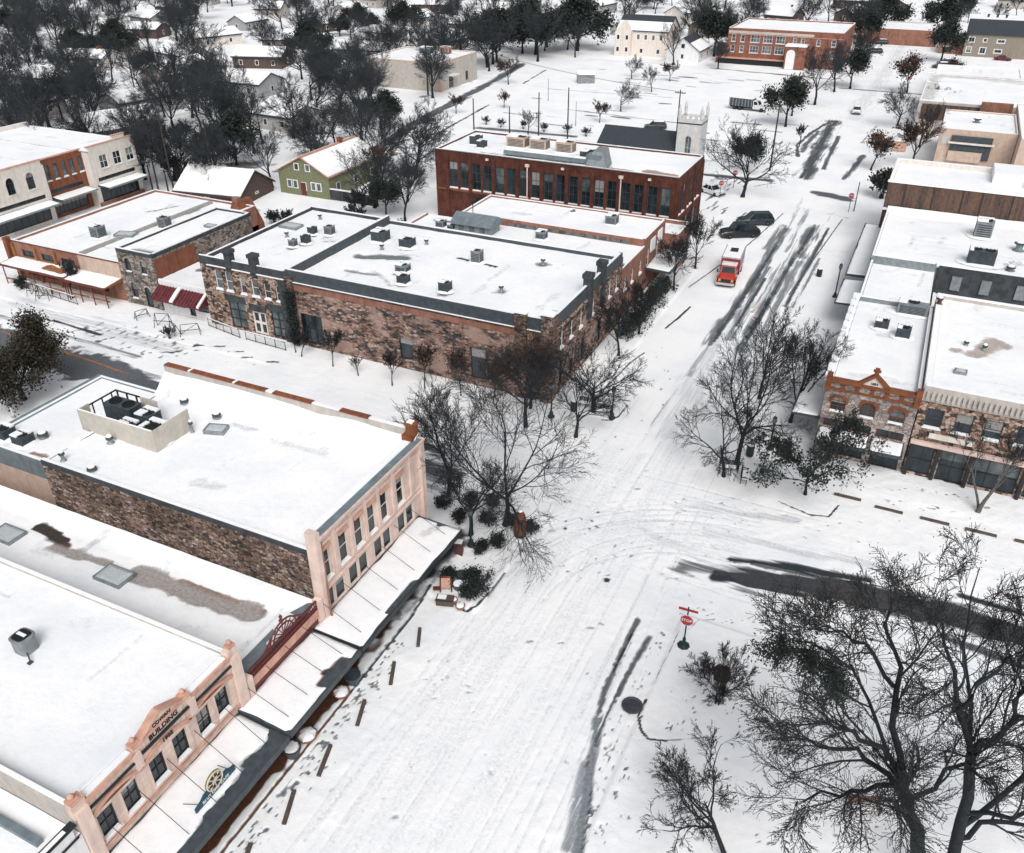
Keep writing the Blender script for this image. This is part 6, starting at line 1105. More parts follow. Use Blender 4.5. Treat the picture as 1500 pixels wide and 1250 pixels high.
# stone block roofs
k = 0
for x, y, w_, h_, l in ((-64.0, 75.0, .8, .9, 'leftmost of four dark condensers on the stone facade roof'), (-63.3, 76.5, .9, 1.0, 'second of four dark condensers on the stone facade roof'), (-64.6, 79.5, .9, .9, 'third condenser, farther back on the stone facade roof'), (-62.6, 80.2, 1.0, 1.1, 'fourth condenser nearest the black party wall'), (-55.9, 81.0, 1.7, 1.2, 'double snowy condenser behind the bare patch of the long roof'), (-52.0, 80.6, 1.5, 1.0, 'square condenser right of the double one on the long roof'), (-48.4, 73.8, 1.3, .8, 'low condenser with melted ring in the front left of the long roof'), (-46.6, 71.0, 1.1, .9, 'condenser closest to the rubble wall parapet, left'), (-41.6, 71.0, 1.1, 1.0, 'condenser closest to the rubble wall parapet, midway'), (-42.4, 79.6, 1.1, 1.4, 'tall dark unit with melted patch mid long roof')):
    ac_box('condenser', l, (x, y, 7.62), w_, w_ * .9, h_, 'dark_metal' if k % 3 else 'grey_metal', 1, .5 if k % 2 else .9); k += 1
for x, y, z, l in ((-36.4, 73.4, 7.6, 'small vent before the bare corner patch of the long roof'), (-35.6, 82.2, 7.6, 'tiny vent near the east parapet of the long roof'), (-54.2, 78.6, 7.6, 'vent pipe right of the double condenser'), (-50.4, 82.2, 7.6, 'thin vent pipe behind the square condenser'), (-67.2, 84.5, 7.6, 'dark roof hatch vent at the rear of the stone facade roof'), (-66.8, 77.4, 7.6, 'dark spot vent left of the four condensers')): vent(l, (x, y, z), .45, .16)
skylight('pale drifted skylight on the stone facade roof', (-68.6, 80.5, 7.6), 2.6, 1.6)
for x, y, z, w_, l in ((-54.2, 92.2, 6.08, 1.1, 'condenser with snow cap at the left end of the rear store roof'), (-52.6, 92.0, 6.08, .8, 'small condenser right beside the roof shack left side'), (-40.8, 93.6, 6.08, 1.2, 'condenser before the glass block strip'), (-34.2, 100.6, 6.78, 1.4, 'condenser cluster on the taller rear store roof'), (-40.3, 102.6, 6.78, .5, 'tiny vent box on the taller rear store roof')): ac_box('condenser', l, (x, y, z), w_, w_ * .9, w_ * .8, 'grey_metal', 1, .8)
# brick office roof plant
for x, y, w_, d_, h_, m_, l in ((-62.5, 118, 1.6, 1.4, 1.3, 'dark_metal', 'dark plant unit at the far left of the brick office roof'), (-60.8, 116.6, 1.2, 1.2, 1.0, 'dark_metal', 'smaller dark plant unit near the left front of the brick office roof'), (-56.2, 119.5, 3.0, 1.8, 1.5, 'tan_panel', 'tan and black air handler on the brick office roof'), (-52.6, 119.5, 2.6, 1.7, 1.5, 'tan_panel', 'tan air handler with open side, middle of the brick office roof'), (-48.4, 119.5, 2.6, 1.7, 1.5, 'tan_panel', 'tan air handler third in the row on the brick office roof'), (-43.6, 116.4, 2.0, 2.0, 1.4, 'dark_metal', 'dark condenser before the sheeted duct end')): ac_box('air_handler', l, (x, y, 9.95), w_, d_, h_, m_, 2 if w_ > 2 else 1, .8)
du = thing('roof_duct', 'long sheeted duct with flared end along the front of the brick office roof', 'duct', (-48, 114.6, 9.95)); MB().box(-8, 5, -.45, .45, .15, .75).box(5, 7.2, -.9, .9, 0, 1.5).build('duct', 'blue_grey', du); mb = MB(); mb.prism([(5, -1.4, 0), (8.2, -1.4, 0), (7.2, -.3, 1.9), (5.8, -.3, 1.9)], (0, 2.4, .2)); mb.build('sheeted_end', 'grey_metal', du); MB().box(-8, 4.9, -.42, .42, .753, .85).build('snow_cap', 'snow', du)
# east roofs
ac_box('condenser', 'low condenser with snow ring on the ornate shop roof', (-.4, 82.9, 6.68), 1.2, 1.1, .8, 'dark_metal', 1, .7); ac_box('condenser', 'dark condenser right of the low one on the ornate shop roof', (1.6, 81.6, 6.68), 1.2, 1.2, 1.0, 'dark_metal', 1, .5); ac_box('air_handler', 'wide grey air handler at the rear of the ornate shop roof', (2.0, 87.6, 6.68), 2.8, 1.3, 1.2, 'grey_metal', 1, .4); ac_box('air_handler', 'long grey unit against the rear kerb of the lower grey roof', (1.0, 91.0, 5.7), 2.6, .9, .7, 'grey_metal', 1, .8)
ac_box('air_handler', 'snowy air handler below the rusty brown wall', (8.2, 117.8, 6.0), 1.9, 1.9, 2.0, 'grey_metal', 1, .9); ac_box('air_handler', 'black roof unit on the ribbed roof front edge', (8.1, 107.6, 6.0), 2.8, 1.8, 1.6, 'dark_metal', 2, .2); vent('pointed vent at the right edge of the ribbed roof', (12.2, 114.2, 6.0), .8, .4); vent('low dome vent near the black roof unit', (11.2, 106.6, 6.0), .3, .3)
for x, l in ((11.3, 'left of three round condensers on the white parapet roof'), (13.0, 'middle of three round condensers on the white parapet roof'), (15.0, 'right of three round condensers on the white parapet roof')): ac_box('condenser', l, (x, 127.5, 7.1), 1.2, 1.2, 1.2, 'dark_metal', 1, .6)
vent('small antenna vent on the white parapet roof', (3.5, 127.2, 7.1), .6, .15); vent('dark vent on the peach building roof', (6.6, 183, 6.7), .5, .4); skylight('dark slotted skylight on the white hump roof', (11.5, 139, 8.62), 2.2, .8)
skylight('dark roof hatch on the stone shop roof', (6.6, 74.6, 7.3), 1.0, .7); vent('grey vent by the tan patch on the stone shop roof', (6.9, 80.6, 7.35), .25, .14); vent('second vent by the tan patch on the stone shop roof', (8.4, 80.4, 7.35), .25, .14); vent('red brown vent stub at the party kerb', (4.2, 88.4, 7.8), .5, .2, 'rust')
ac_box('air_handler', 'grey roof unit on the tan warehouse', (-126, 211, 6.7), 3.2, 2.2, 1.6, 'grey_metal', 2, .6); ac_box('air_handler', 'orange roof box on the tan warehouse', (-121, 212.5, 6.7), 2.6, 1.6, 1.8, 'salmon', 1, .5); ac_box('condenser', 'dark roof unit on the orange block', (-127, 84, 8.6), 1.4, 1.2, .9, 'dark_metal', 1, .4)
ac_box('condenser', 'grey condenser on the orange shop row roof', (-89.4, 80, 4.68), 1.3, 1.2, 1.5, 'grey_metal', 1, .4); ac_box('condenser', 'square extractor with tall hood on the orange shop row roof', (-94.5, 73.6, 4.68), 1.4, 1.4, 1.5, 'grey_metal', 1, .9); skylight('grey flat skylight on the orange shop row roof', (-91.9, 75.6, 4.68), 2.6, 1.6, .3); skylight('dark hatch on the stone house roof', (-79.7, 78.4, 6.65), 1.5, .9)

# ------------------------------------------------------------------ café board on the canopy
sg = thing('cafe_sign', 'teal café board with round golden wheel emblem standing on the 1902 building canopy', 'sign', (-25.7, 18.2, 3.06))
b = MB(); b.prism([(0, -1.4, 0), (0, 1.45, 0), (0, 1.45, .38), (0, 1.2, .42), (0, .95, .62), (0, -.7, .62), (0, -1.0, .42), (0, -1.4, .3)], (.09, 0, 0)); b.build('board', 'sign_teal', sg)
e = MB(); c = [(0.10 + .0, .05 + .58 * math.cos(u), .85 + .58 * math.sin(u)) for u in np.linspace(0, 2 * math.pi, 24, endpoint=False)]; e.prism([(.03, y, z) for _, y, z in c], (.09, 0, 0)); em = e.build('emblem', 'gold', sg)
e = MB()
for k in range(24):
    a0, a1 = k * math.pi / 12, (k + 1) * math.pi / 12; e.tube((.14, .05 + .54 * math.cos(a0), .85 + .54 * math.sin(a0)), (.14, .05 + .54 * math.cos(a1), .85 + .54 * math.sin(a1)), .035, n=5)
for k in range(8): a = k * math.pi / 4; e.tube((.14, .05, .85), (.14, .05 + .52 * math.cos(a), .85 + .52 * math.sin(a)), .03, n=5)
e.build('wheel', 'cream', em)
e = MB()
for k in range(8): a = (k + .5) * math.pi / 4; e.lathe([(.03, 0), (.1, .01), (.02, .02)], (.135, .05 + .32 * math.cos(a), .85 + .32 * math.sin(a)), 8)
e.build('petal', 'leaf_olive', em)
text_mesh('lettering', 'BLUE OAK CAFE', .26, 'sign_white', sg, (.10, .02, .2), 'E', ext=.012)
MB().tube((0, -1.1, .3), (-.9, -1.3, .05), .02, n=5).tube((0, 1.1, .4), (-.9, 1.2, .05), .02, n=5).build('brace', 'iron', sg)

# ------------------------------------------------------------------ street furniture
def lamp(label, x, y, h=3.6, group=None):
    t = thing('street_lamp', label, 'street lamp', (x, y, .1), group)
    MB().lathe([(.34, 0), (.34, .12), (.22, .2), (.18, .5), (.11, .62)], (0, 0, 0), 10).build('base', 'green_iron', t)
    MB().lathe([(.085, .6), (.07, h - .7), (.13, h - .66), (.13, h - .58), (.06, h - .54)], (0, 0, 0), 8).build('post', 'green_iron', t)
    l = MB().lathe([(.1, h - .56), (.2, h - .42), (.22, h - .2), (.14, h - .04)], (0, 0, 0), 10).build('lantern', 'glass_pale', t); MB().lathe([(.2, h - .05), (.17, h + .06), (.05, h + .14), (.02, h + .26)], (0, 0, 0), 10).build('cap', 'green_iron', l)
    return t
lamp('dark green street lamp left on the stone block corner pavement, behind the middle tree', -26.7, 64.2); lamp('dark green street lamp right on the stone block corner, beside kerb and benches', -21.4, 66.4, 3.3); lamp('dark green street lamp beside the large tree on the right pavement', -6.9, 67.3, 3.3); lamp('tall lamp post without shade halfway up the right pavement', -6.5, 105.1, 4.2); lamp('street lamp in the pots beside the awning end', -24.7, 44.2, 3.4)
def bench(name, label, x, y, rz, mat='green_iron'):
    t = thing(name, label, 'bench', (x, y, .1), None, rz); b = MB()
    for k in range(4): b.box(-.85, .85, -.2 + k * .12, -.12 + k * .12, .42, .46)
    b.build('seat', mat, t); b = MB()
    for k in range(4): b.box(-.85, .85, .28 + k * .02, .31 + k * .02, .52 + k * .11, .6 + k * .11)
    b.build('backrest', mat, t)
    for x_ in (-.75, .75): MB().box(x_ - .04, x_ + .04, -.22, -.15, 0, .45).box(x_ - .04, x_ + .04, .24, .31, 0, .9).box(x_ - .04, x_ + .04, -.25, .3, .62, .67).build('leg', 'iron', t)
    MB().box(-.8, .6, -.2, .22, .462, .53).build('snow_cap', 'snow', t); return t
bench('bench', 'dark bench facing left under the big right hand tree, nearest the ornate shop kerb', -9.4, 62.4, .25); bench('bench', 'dark bench set crosswise at the foot of the right hand tree', -7.9, 61.8, 1.7); bench('bench', 'dark bench left of the trunk on the stone block corner', -24.3, 67.3, .1); bench('bench', 'dark bench right of the trunk on the stone block corner', -22.4, 66.7, .2); bench('bench', 'orange brown timber bench on the snowy square beneath the huge old tree', 4.75, 33.5, .42, 'wood_brown')
pb_ = thing('planter_box', 'dark timber planter box with orange end at the awning corner', 'planter', (-23.4, 37.9, .12), None, .3); MB().box(-.6, .6, -.3, .3, 0, .55).build('box', 'wood_tie', pb_); MB().box(.603, .64, -.28, .28, .03, .5).build('end_panel', 'terracotta', pb_); MB().box(-.5, .1, -.2, .22, .553, .6).build('snow_cap', 'snow', pb_); MB().box(-.66, .66, -.34, -.303, .45, .56).build('rim', 'iron', pb_)
def bin_(label, x, y): t = thing('litter_bin', label, 'litter bin', (x, y, .1)); MB().lathe([(.3, 0), (.34, .1), (.34, .85), (.36, .9)], (0, 0, 0), 12).build('body', 'green_iron', t); MB().lathe([(.36, .9), (.3, 1.05), (.05, 1.15)], (0, 0, 0), 12).build('lid', 'iron', t); MB().lathe([(.28, 1.07), (.2, 1.16), (.02, 1.2)], (0, 0, 0), 10).build('snow_cap', 'snow', t); return t
bin_('black litter bin behind the right hand tree beside the bench', -8.3, 65.6); bin_('litter bin on the stone block corner left of benches', -25.2, 66.2); bin_('litter bin half way up the right pavement by the black shrub', -9.3, 111.2)
def stop_sign(label, x, y, rz, h=2.5, street=True, base=False):
    t = thing('stop_sign', label, 'stop sign', (x, y, .05), None, rz); MB().tube((0, 0, 0), (0, 0, h + (1.05 if street else .2)), .05, .05, 8).build('post', 'green_iron', t)
    if base: MB().lathe([(.42, 0), (.42, .16), (.3, .22), (.14, .3), (.1, .8)], (0, 0, 0), 8).build('base', 'green_iron', t)
    oc = lambda r, y_: [(r * math.cos(math.pi / 8 + k * math.pi / 4), y_, h + r * math.sin(math.pi / 8 + k * math.pi / 4)) for k in range(8)]
    MB().loft([oc(.46, -.10), oc(.46, -.07)]).build('back_plate', 'sign_white', t); p = MB().loft([oc(.425, -.112), oc(.425, -.102)]).build('sign_face', 'red_sign', t)
    text_mesh('lettering', 'STOP', .29, 'sign_white', t, (0, -.118, h), 'S', ext=.004)
    if street:
        s = MB().box(-.62, .62, -.02, .02, h + .72, h + .9).build('street_name_plate', 'red_sign', t); MB().tube((0, 0, h + .9), (0, 0, h + 1.05), .03, n=6).build('finial', 'green_iron', t)
    return t
stop_sign('red stop sign with red street name blade on dark green post at the square corner', -7.3, 41.1, .05, 2.45, True, True); stop_sign('red stop sign leaning by a lamp pole on the right of the far crossing', -9.3, 140.8, -.1, 2.6, False); stop_sign('red stop sign left of the far crossing before the white saloon', -29.3, 139.8, .5, 2.4, False); stop_sign('small red stop sign at the distant right corner before the long hall', -8.6, 252.5, 0, 2.5, False); stop_sign('red sign among the evergreens at the far crossing', -28.6, 146.5, .2, 2.5, False)
def wheel_stop(label, x, y, rz, L=2.0):
    t = thing('wheel_stop', label, 'wheel stop', (x, y, .03), 'timber wheel stops along the kerbs', rz); MB().loft([[(-L / 2, -.12, 0), (-L / 2, .12, 0), (-L / 2, .1, .15), (-L / 2, -.1, .15)], [(L / 2, -.12, 0), (L / 2, .12, 0), (L / 2, .1, .15), (L / 2, -.1, .15)]]).build('beam', 'wood_tie', t); return t
for (a, b), l in zip((((-23.75, 35.0), (-23.1, 33.7)), ((-23.7, 31.7), (-23.0, 30.2)), ((-23.7, 28.3), (-23.1, 26.7)), ((-23.65, 24.7), (-23.1, 22.9)), ((-23.7, 21.4), (-23.0, 19.7)), ((-23.8, 17.9), (-23.1, 16.2))), ('farthest wheel stop up the left kerb, nearest the awning planters', 'second wheel stop down from the awning planters', 'third wheel stop down the left kerb', 'fourth wheel stop down the left kerb beside the footprints', 'fifth wheel stop, opposite the café board', 'wheel stop at the bottom edge of the left kerb')):
    wheel_stop('brown timber ' + l, (a[0] + b[0]) / 2, (a[1] + b[1]) / 2, math.atan2(b[1] - a[1], b[0] - a[0]), math.hypot(b[0] - a[0], b[1] - a[1]) + .2)
for x, y, L, l in ((.3, 62.9, 2.1, 'at the drooping evergreen'), (3.5, 62.5, 2.1, 'left of the storefront parking row'), (6.9, 62.5, 2.1, 'left of the pale stemmed tree'), (10.2, 62.5, 2.2, 'right of the pale stemmed tree'), (13.6, 62.6, 2.1, 'cut by the right frame edge')): wheel_stop('brown timber wheel stop ' + l + ' before the dark storefront', x, y, .0, L)
def pot(name, label, x, y, r=.5, h=.6, mat='concrete', snow=.25, z=.12):
    t = thing(name, label, 'planter', (x, y, z)); MB().lathe([(r * .7, 0), (r, h * .7), (r * 1.08, h * .9), (r * 1.08, h), (r * .9, h), (r * .85, h * .8)], (0, 0, 0), 14).build('pot', mat, t)
    if snow:
        q = random.Random(int(x * 100)); lump = [1 + .28 * q.uniform(-1, .4) for _ in range(14)]; MB().loft([[(r * rr * lump[k] * math.cos(k * .4488), r * rr * lump[(k + 3) % 14] * 1.1 * math.sin(k * .4488), zz) for k in range(14)] for rr, zz in ((.95, h * .85), (.8, h + snow * .45), (.5, h + snow * .8), (.15, h + snow))]).build('snow_heap', 'snow', t)
    return t
pot('plant_pot', 'big dark round pot on the pavement at the crested shop canopy corner', -25.15, 29.25, .5, .7, 'dark_metal', .0); pot('plant_pot', 'snow mounded pot below the crested shop canopy edge', -25.2, 28.1, .5, .3, 'terracotta', .3); pot('plant_pot', 'wide snow mounded pot between the two canopies', -25.15, 24.6, .58, .3, 'terracotta', .3); pot('plant_pot', 'big dark round pot at the 1902 canopy corner', -25.2, 23.3, .5, .7, 'dark_metal', .08)
pot('plant_pot', 'dark round pot at the back of the awning end cluster', -23.6, 40.6, .4, .5, 'dark_metal', .0); pot('plant_pot', 'half snow filled black pot in the awning end cluster', -23.3, 39.6, .42, .5, 'dark_metal', .05); pot('plant_pot', 'small terracotta pot in the awning end cluster', -22.9, 38.2, .28, .35, 'terracotta', .08); pot('plant_pot', 'pinkish low pot near the kerb in the awning end cluster', -22.2, 37.9, .33, .3, 'terracotta', .12)
pot('octagon_planter', 'dark octagonal planter of bare soil flush in the snow by the square', -8.75, 35.0, .62, .18, 'dark_metal', .0, .0)
MB_ = thing('planter_soil', 'dark bare soil filling the octagonal planter by the square', 'soil', (-8.75, 35.0, .12)); MB().lathe([(.56, 0), (.5, .05), (.05, .07)], (0, 0, 0), 8).build('soil', 'asphalt', MB_)
nb = thing('newspaper_box', 'dark red newspaper box beside the awning end lamp', 'newspaper box', (-25.0, 42.9, .12), None, .3); MB().box(-.3, .3, -.25, .25, .2, 1.2).build('cabinet', 'iron_red', nb); MB().box(-.22, .22, -.262, -.253, .65, 1.05).build('window', 'glass', nb); MB().box(-.26, .26, -.2, .2, 0, .2).build('base', 'iron', nb); MB().box(-.28, .28, -.23, .23, 1.202, 1.28).build('snow_cap', 'snow', nb)
ba = thing('pavement_sign', 'rusty red folding sign frame with snow at the awning end', 'sign', (-23.9, 38.9, .12), None, .5); MB().tube((-.4, 0, 0), (-.35, .25, 1.2), .05).tube((.4, 0, 0), (.35, .25, 1.2), .05).tube((-.35, .25, 1.2), (.35, .25, 1.2), .05).tube((-.4, .55, 0), (-.35, .27, 1.2), .05).tube((.4, .55, 0), (.35, .27, 1.2), .05).build('frame', 'rust', ba); MB().prism([(-.33, .05, .3), (.33, .05, .3), (.32, .22, 1.1), (-.32, .22, 1.1)], (0, .03, 0)).build('panel', 'salmon', ba); MB().box(-.9, -.4, -.1, .1, .3, .5).build('arm', 'iron_red', ba)
wr = thing('wrapped_statue', 'tall rust brown wrapped figure shape standing among low shrubs on the corner', 'wrapped statue', (-21.9, 47.0, .1)); MB().lathe([(.45, 0), (.52, .4), (.5, 1.2), (.4, 1.9), (.2, 2.25), (.03, 2.35)], (0, 0, 0), 12).build('wrap', 'rust', wr); MB().lathe([(.5, 0), (.5, .25)], (0, 0, 0), 12).build('base', 'iron', wr); MB().lathe([(.2, 2.26), (.12, 2.4), (.02, 2.42)], (0, 0, 0), 8).build('snow_cap', 'snow', wr)
for x, y, l in ((-22.6, 47.6, 'low dark shrub left of the wrapped statue'), (-21.2, 47.5, 'low dark shrub right of the wrapped statue'), (-24.6, 47.0, 'low dark shrub at the broad kerb tree'), (-25.4, 49.3, 'dark shrub below the two corner trees'), (-27.0, 48.5, 'dark shrub heap by the slim vase tree'), (-28.8, 47.4, 'dark shrub against the awning end'), (-26.8, 46.2, 'dark evergreen bush behind the gnarled tree'), (-22.0, 39.0, 'dark evergreen bush at the kerb curve'), (-22.6, 40.4, 'dark evergreen bush behind the pots at the kerb curve'), (-23.6, 43.6, 'dark bush below the newspaper box lamp'), (-22.8, 45.0, 'dark bush nearer the street than the gnarled tree'), (-24.2, 39.8, 'dark bush at the canopy end post')): plant('u0', x, y, l, None, .62)
wc = thing('wrapped_urn', 'brown cloth wrapped urn on a pale pedestal behind the square shrub', 'wrapped urn', (-4.3, 38.6, .1)); MB().lathe([(.4, 0), (.4, .2), (.25, .3), (.25, 1.1)], (0, 0, 0), 10).build('pedestal', 'concrete', wc); MB().lathe([(.5, 1.0), (.55, 1.3), (.48, 1.7), (.2, 2.0), (.15, 2.25), (.03, 2.3)], (0, 0, 0), 10).build('wrap', 'rust', wc); MB().lathe([(.18, 2.2), (.1, 2.4), (.02, 2.42)], (0, 0, 0), 8).build('snow_cap', 'snow', wc)
# poles
def pole(label, x, y, h, cross=True, trans=False, group=None, r=.16):
    t = thing('utility_pole', label, 'utility pole', (x, y, 0), group); MB().tube((0, 0, -.2), (0, 0, h), r, r * .7, 8).build('mast', 'wood_pole', t)
    if cross:
        MB().box(-1.1, 1.1, -.06, .06, h - .7, h - .55).build('crossarm', 'wood_pole', t)
        for x_ in (-1, -.4, .4, 1): MB().lathe([(.05, 0), (.07, .1), (.03, .2)], (x_, 0, h - .55), 6).build('insulator', 'glass_pale', t)
    if trans: MB().lathe([(.25, 0), (.25, .8), (.1, .9)], (.42, 0, h - 1.9), 10).build('transformer', 'grey_metal', t)
    return t
pole('plain leaning dark pole before the white corner block', -106.8, 97.7, 6.0, False); pole('tall dark pole right of the white corner block', -114.8, 103.0, 7.7, False); pole('tallest dark pole among the twisted trees right of the white corner block', -111.3, 103.0, 12.8, True); pole('second pole among the twisted trees', -105.5, 106.5, 12.0, False); pole('short stub pole beside the white corner block', -116.0, 102.9, 4.5, False); pole('very tall utility pole with transformer before the tan warehouse', -116.0, 194.0, 15.0, True, True, None, .22)
pole('plain pole behind the brick office, leftmost of the car park poles', -88.3, 165.8, 6.3, False); pole('thin pole at the car park hedge', -80.0, 166, 5.4, False); pole('paired pole, left one behind the brick office roof', -72.5, 164, 9.0, False); pole('paired pole, right tall one behind the brick office roof', -66.9, 165.8, 10.0, False); pole('pole with crossarm behind the church tower', -48.4, 180.5, 8.6, True); pole('tall pole leaning right at the far crossing evergreens', -25.1, 159.5, 12, True, True); pole('lamp pole behind the far crossing right stop sign', -8.6, 141.7, 4.6, False, False, None, .09); pole('dark pole in the upper woods', -190, 170, 12); pole('dark pole in the upper woods left of the white block trees', -172, 140, 11)
for x, y, l in ((-70, 178, 'thin car park lamp post'), (-86, 200, 'thin pale post by the cleared road'),): pole(l, x, y, 5, False, False, None, .07)
def wires(label, a, b, n=3, sag=1.0, wd=.8):
    t = thing('power_line', label, 'power line', a)
    for k in range(n):
        off = (k - (n - 1) / 2) * wd; mb = MB(); prev = None
        for i in range(13):
            u = i / 12; p = (a[0] * 0 + (b[0] - a[0]) * u + off, (b[1] - a[1]) * u, (b[2] - a[2]) * u - sag * 4 * u * (1 - u))
            if prev: mb.tube(prev, p, .022, n=4)
            prev = p
        mb.build('cable', 'iron', t)
wires('power cables from the tall warehouse pole to the far crossing pole', (-116, 194, 14.4), (-48.4, 180.5, 8.2), 2, 1.5); wires('power cables from the twisted tree pole into the woods', (-111.3, 103, 12.3), (-172, 140, 10.6), 2, 1.4); wires('power cables over the white blocks toward the warehouse', (-111.3, 103, 12.2), (-116, 194, 14.2), 2, 1.6)
fl = thing('flag_pole', 'white leaning pole in front of the evergreen oak at the left edge', 'pole', (-72.9, 42.4, 0)); MB().tube((0, 0, 0), (-.3, .2, 6), .07, .05).build('mast', 'sign_white', fl); MB().lathe([(.2, 0), (.2, .15), (.1, .25)], (0, 0, 0), 8).build('base', 'concrete', fl)
# fences and frames before the stone shops
def railing(label, x0, y0, x1, y1, n, h=1.0, diag=False):
    t = thing('railing', label, 'railing', (x0, y0, .1)); L = math.hypot(x1 - x0, y1 - y0); t.rotation_euler[2] = math.atan2(y1 - y0, x1 - x0); m = MB()
    for z in (.12, h): m.tube((0, 0, z), (L, 0, z), .035, n=6)
    m.build('rail', 'iron', t)
    for k in range(n + 1): MB().tube((L * k / n, 0, 0), (L * k / n, 0, h), .04, n=6).build('post', 'iron', t)
    b = MB()
    for k in range(int(L / .18)): b.tube((k * .18 + .05, 0, .12), (k * .18 + .05, 0, h), .008, n=4)
    b.build('infill', 'iron', t); MB().box(.1, L - .3, -.04, .04, h + .035, h + .09).build('snow_cap', 'snow', t); return t
railing('black railing before the stone facade, left half', -70.3, 66.0, -64.9, 65.0, 4); railing('black railing before the stone facade, right half', -64.0, 65.0, -58.3, 64.7, 4); railing('snow clogged railing before the orange shop canopies', -97.0, 64.6, -89.0, 63.9, 5); railing('short railing run by the left frame edge shops', -101, 64.9, -97.6, 64.7, 3)
def frame(label, x, y, rz, w=1.6, h=1.4):
    t = thing('metal_frame', label, 'metal frame', (x, y, .08), None, rz); m = MB()
    for k in (-1, 1): m.tube((k * w / 2, -.4, 0), (k * w / 2.4, 0, h), .035, n=6).tube((k * w / 2, .4, 0), (k * w / 2.4, 0, h), .035, n=6)
    m.tube((-w / 2.4, 0, h), (w / 2.4, 0, h), .035, n=6).tube((-w / 2, .4, .02), (w / 2.4, 0, h), .03, n=6); m.build('tubing', 'iron', t); m = MB().tube((-w / 2, -.2, h / 2), (w / 2, -.2, h / 2), .04, n=6); m.build('crossbar', 'iron', t); return t
for x, y, a, w_, h_, l in ((-74.8, 63.6, .3, 2.0, 1.7, 'tall black bicycle stand frame before the red awnings'), (-72.6, 63.0, -.4, 1.8, 1.2, 'second bicycle stand frame before the red awnings'), (-70.6, 63.4, .7, 2.2, 1.3, 'right hand tilted bicycle stand frame before the red awnings'), (-79.0, 64.4, 1.2, 1.6, 1.0, 'folded frame lying before the stone house door'), (-96.0, 63.6, .2, 1.8, 1.5, 'A shaped frame before the orange shops'), (-94.0, 63.2, .5, 1.6, 1.3, 'second A shaped frame before the orange shops')): frame(l, x, y, a, w_, h_)
plant('u1', -72.0, 61.6, 'scraggly snowed bush before the red awning frames', None, .75); plant('u0', -99.4, 64.4, 'snowy bush at the left frame edge before the orange shops', None, .8)
for x, y, l, m_ in ((-106.5, 90.2, 'black wheeled skip behind the orange shop row', 'iron'), (-110.2, 88.6, 'low dark crate beside the black skip', 'dark_metal')):
    t = thing('waste_skip', l, 'skip', (x, y, 0), None, .2); w_ = 1.5 if m_ == 'iron' else .8; MB().loft([[(-w_, -.8, .2), (w_, -.8, .2), (w_, .8, .2), (-w_, .8, .2)], [(-w_ * 1.1, -1, 1.4), (w_ * 1.1, -1, 1.4), (w_ * 1.1, 1, 1.4), (-w_ * 1.1, 1, 1.4)]]).build('body', m_, t); MB().box(-w_, w_, -.9, .9, 1.402, 1.5).build('lid', 'iron', t); MB().box(-w_ * .8, w_ * .3, -.7, .8, 1.502, 1.62).build('snow_cap', 'snow', t)
    for sx in (-1, 1): MB().lathe([(.1, -.05), (.1, .05)], (sx * w_ * .8, -.6, .1), 8).build('wheel', 'tyre', t)
for i in range(9): plant('u1', -101 + (i % 5) * 1.9 + rg.random(), 89 + (i // 5) * 2.4 + rg.random(), 'low snowy scrub between the orange row and the white blocks', 'scrub behind the orange row', .55)
hut = thing('site_hut', 'little grey hut with orange end in the car park corner', 'hut', (-86.5, 226, 0), None, .5); MB().box(-2.2, 2.2, -1.5, 1.5, 0, 2.2).build('wall', 'grey_metal', hut); MB().box(2.203, 2.25, -1.4, 1.4, .1, 2.1).build('door', 'salmon', hut); mb = MB(); mb.prism([(-2.4, -1.8, 2.2), (-2.4, 0, 2.9), (-2.4, 1.8, 2.2)], (4.8, 0, 0)); mb.build('roof', 'snow', hut)
for x, y, l in ((-9.4, 187.5, 'orange plastic traffic barrel at the right kerb'),):
    t = thing('traffic_barrel', l, 'traffic barrel', (x, y, 0)); MB().lathe([(.55, 0), (.5, .3), (.45, 1.5), (.5, 2.0), (.15, 2.3)], (0, 0, 0), 12).build('body', 'orange_plastic', t); MB().lathe([(.475, .6), (.465, .85)], (0, 0, 0), 12).build('band', 'sign_white', t); MB().lathe([(.7, 0), (.7, .08)], (0, 0, 0), 12).build('base', 'tyre', t)
ub = thing('utility_cabinet', 'pinkish tan utility cabinet right of the orange barrel', 'cabinet', (-5.4, 184.5, 0)); MB().box(-1.2, 1.2, -.8, .8, .1, 1.9).build('body', 'tan_panel', ub); MB().box(-1.0, 1.0, -.825, -.803, .3, 1.7).build('door', 'salmon', ub); MB().box(-1.15, 1.15, -.75, .75, 1.902, 2.05).build('snow_cap', 'snow', ub)

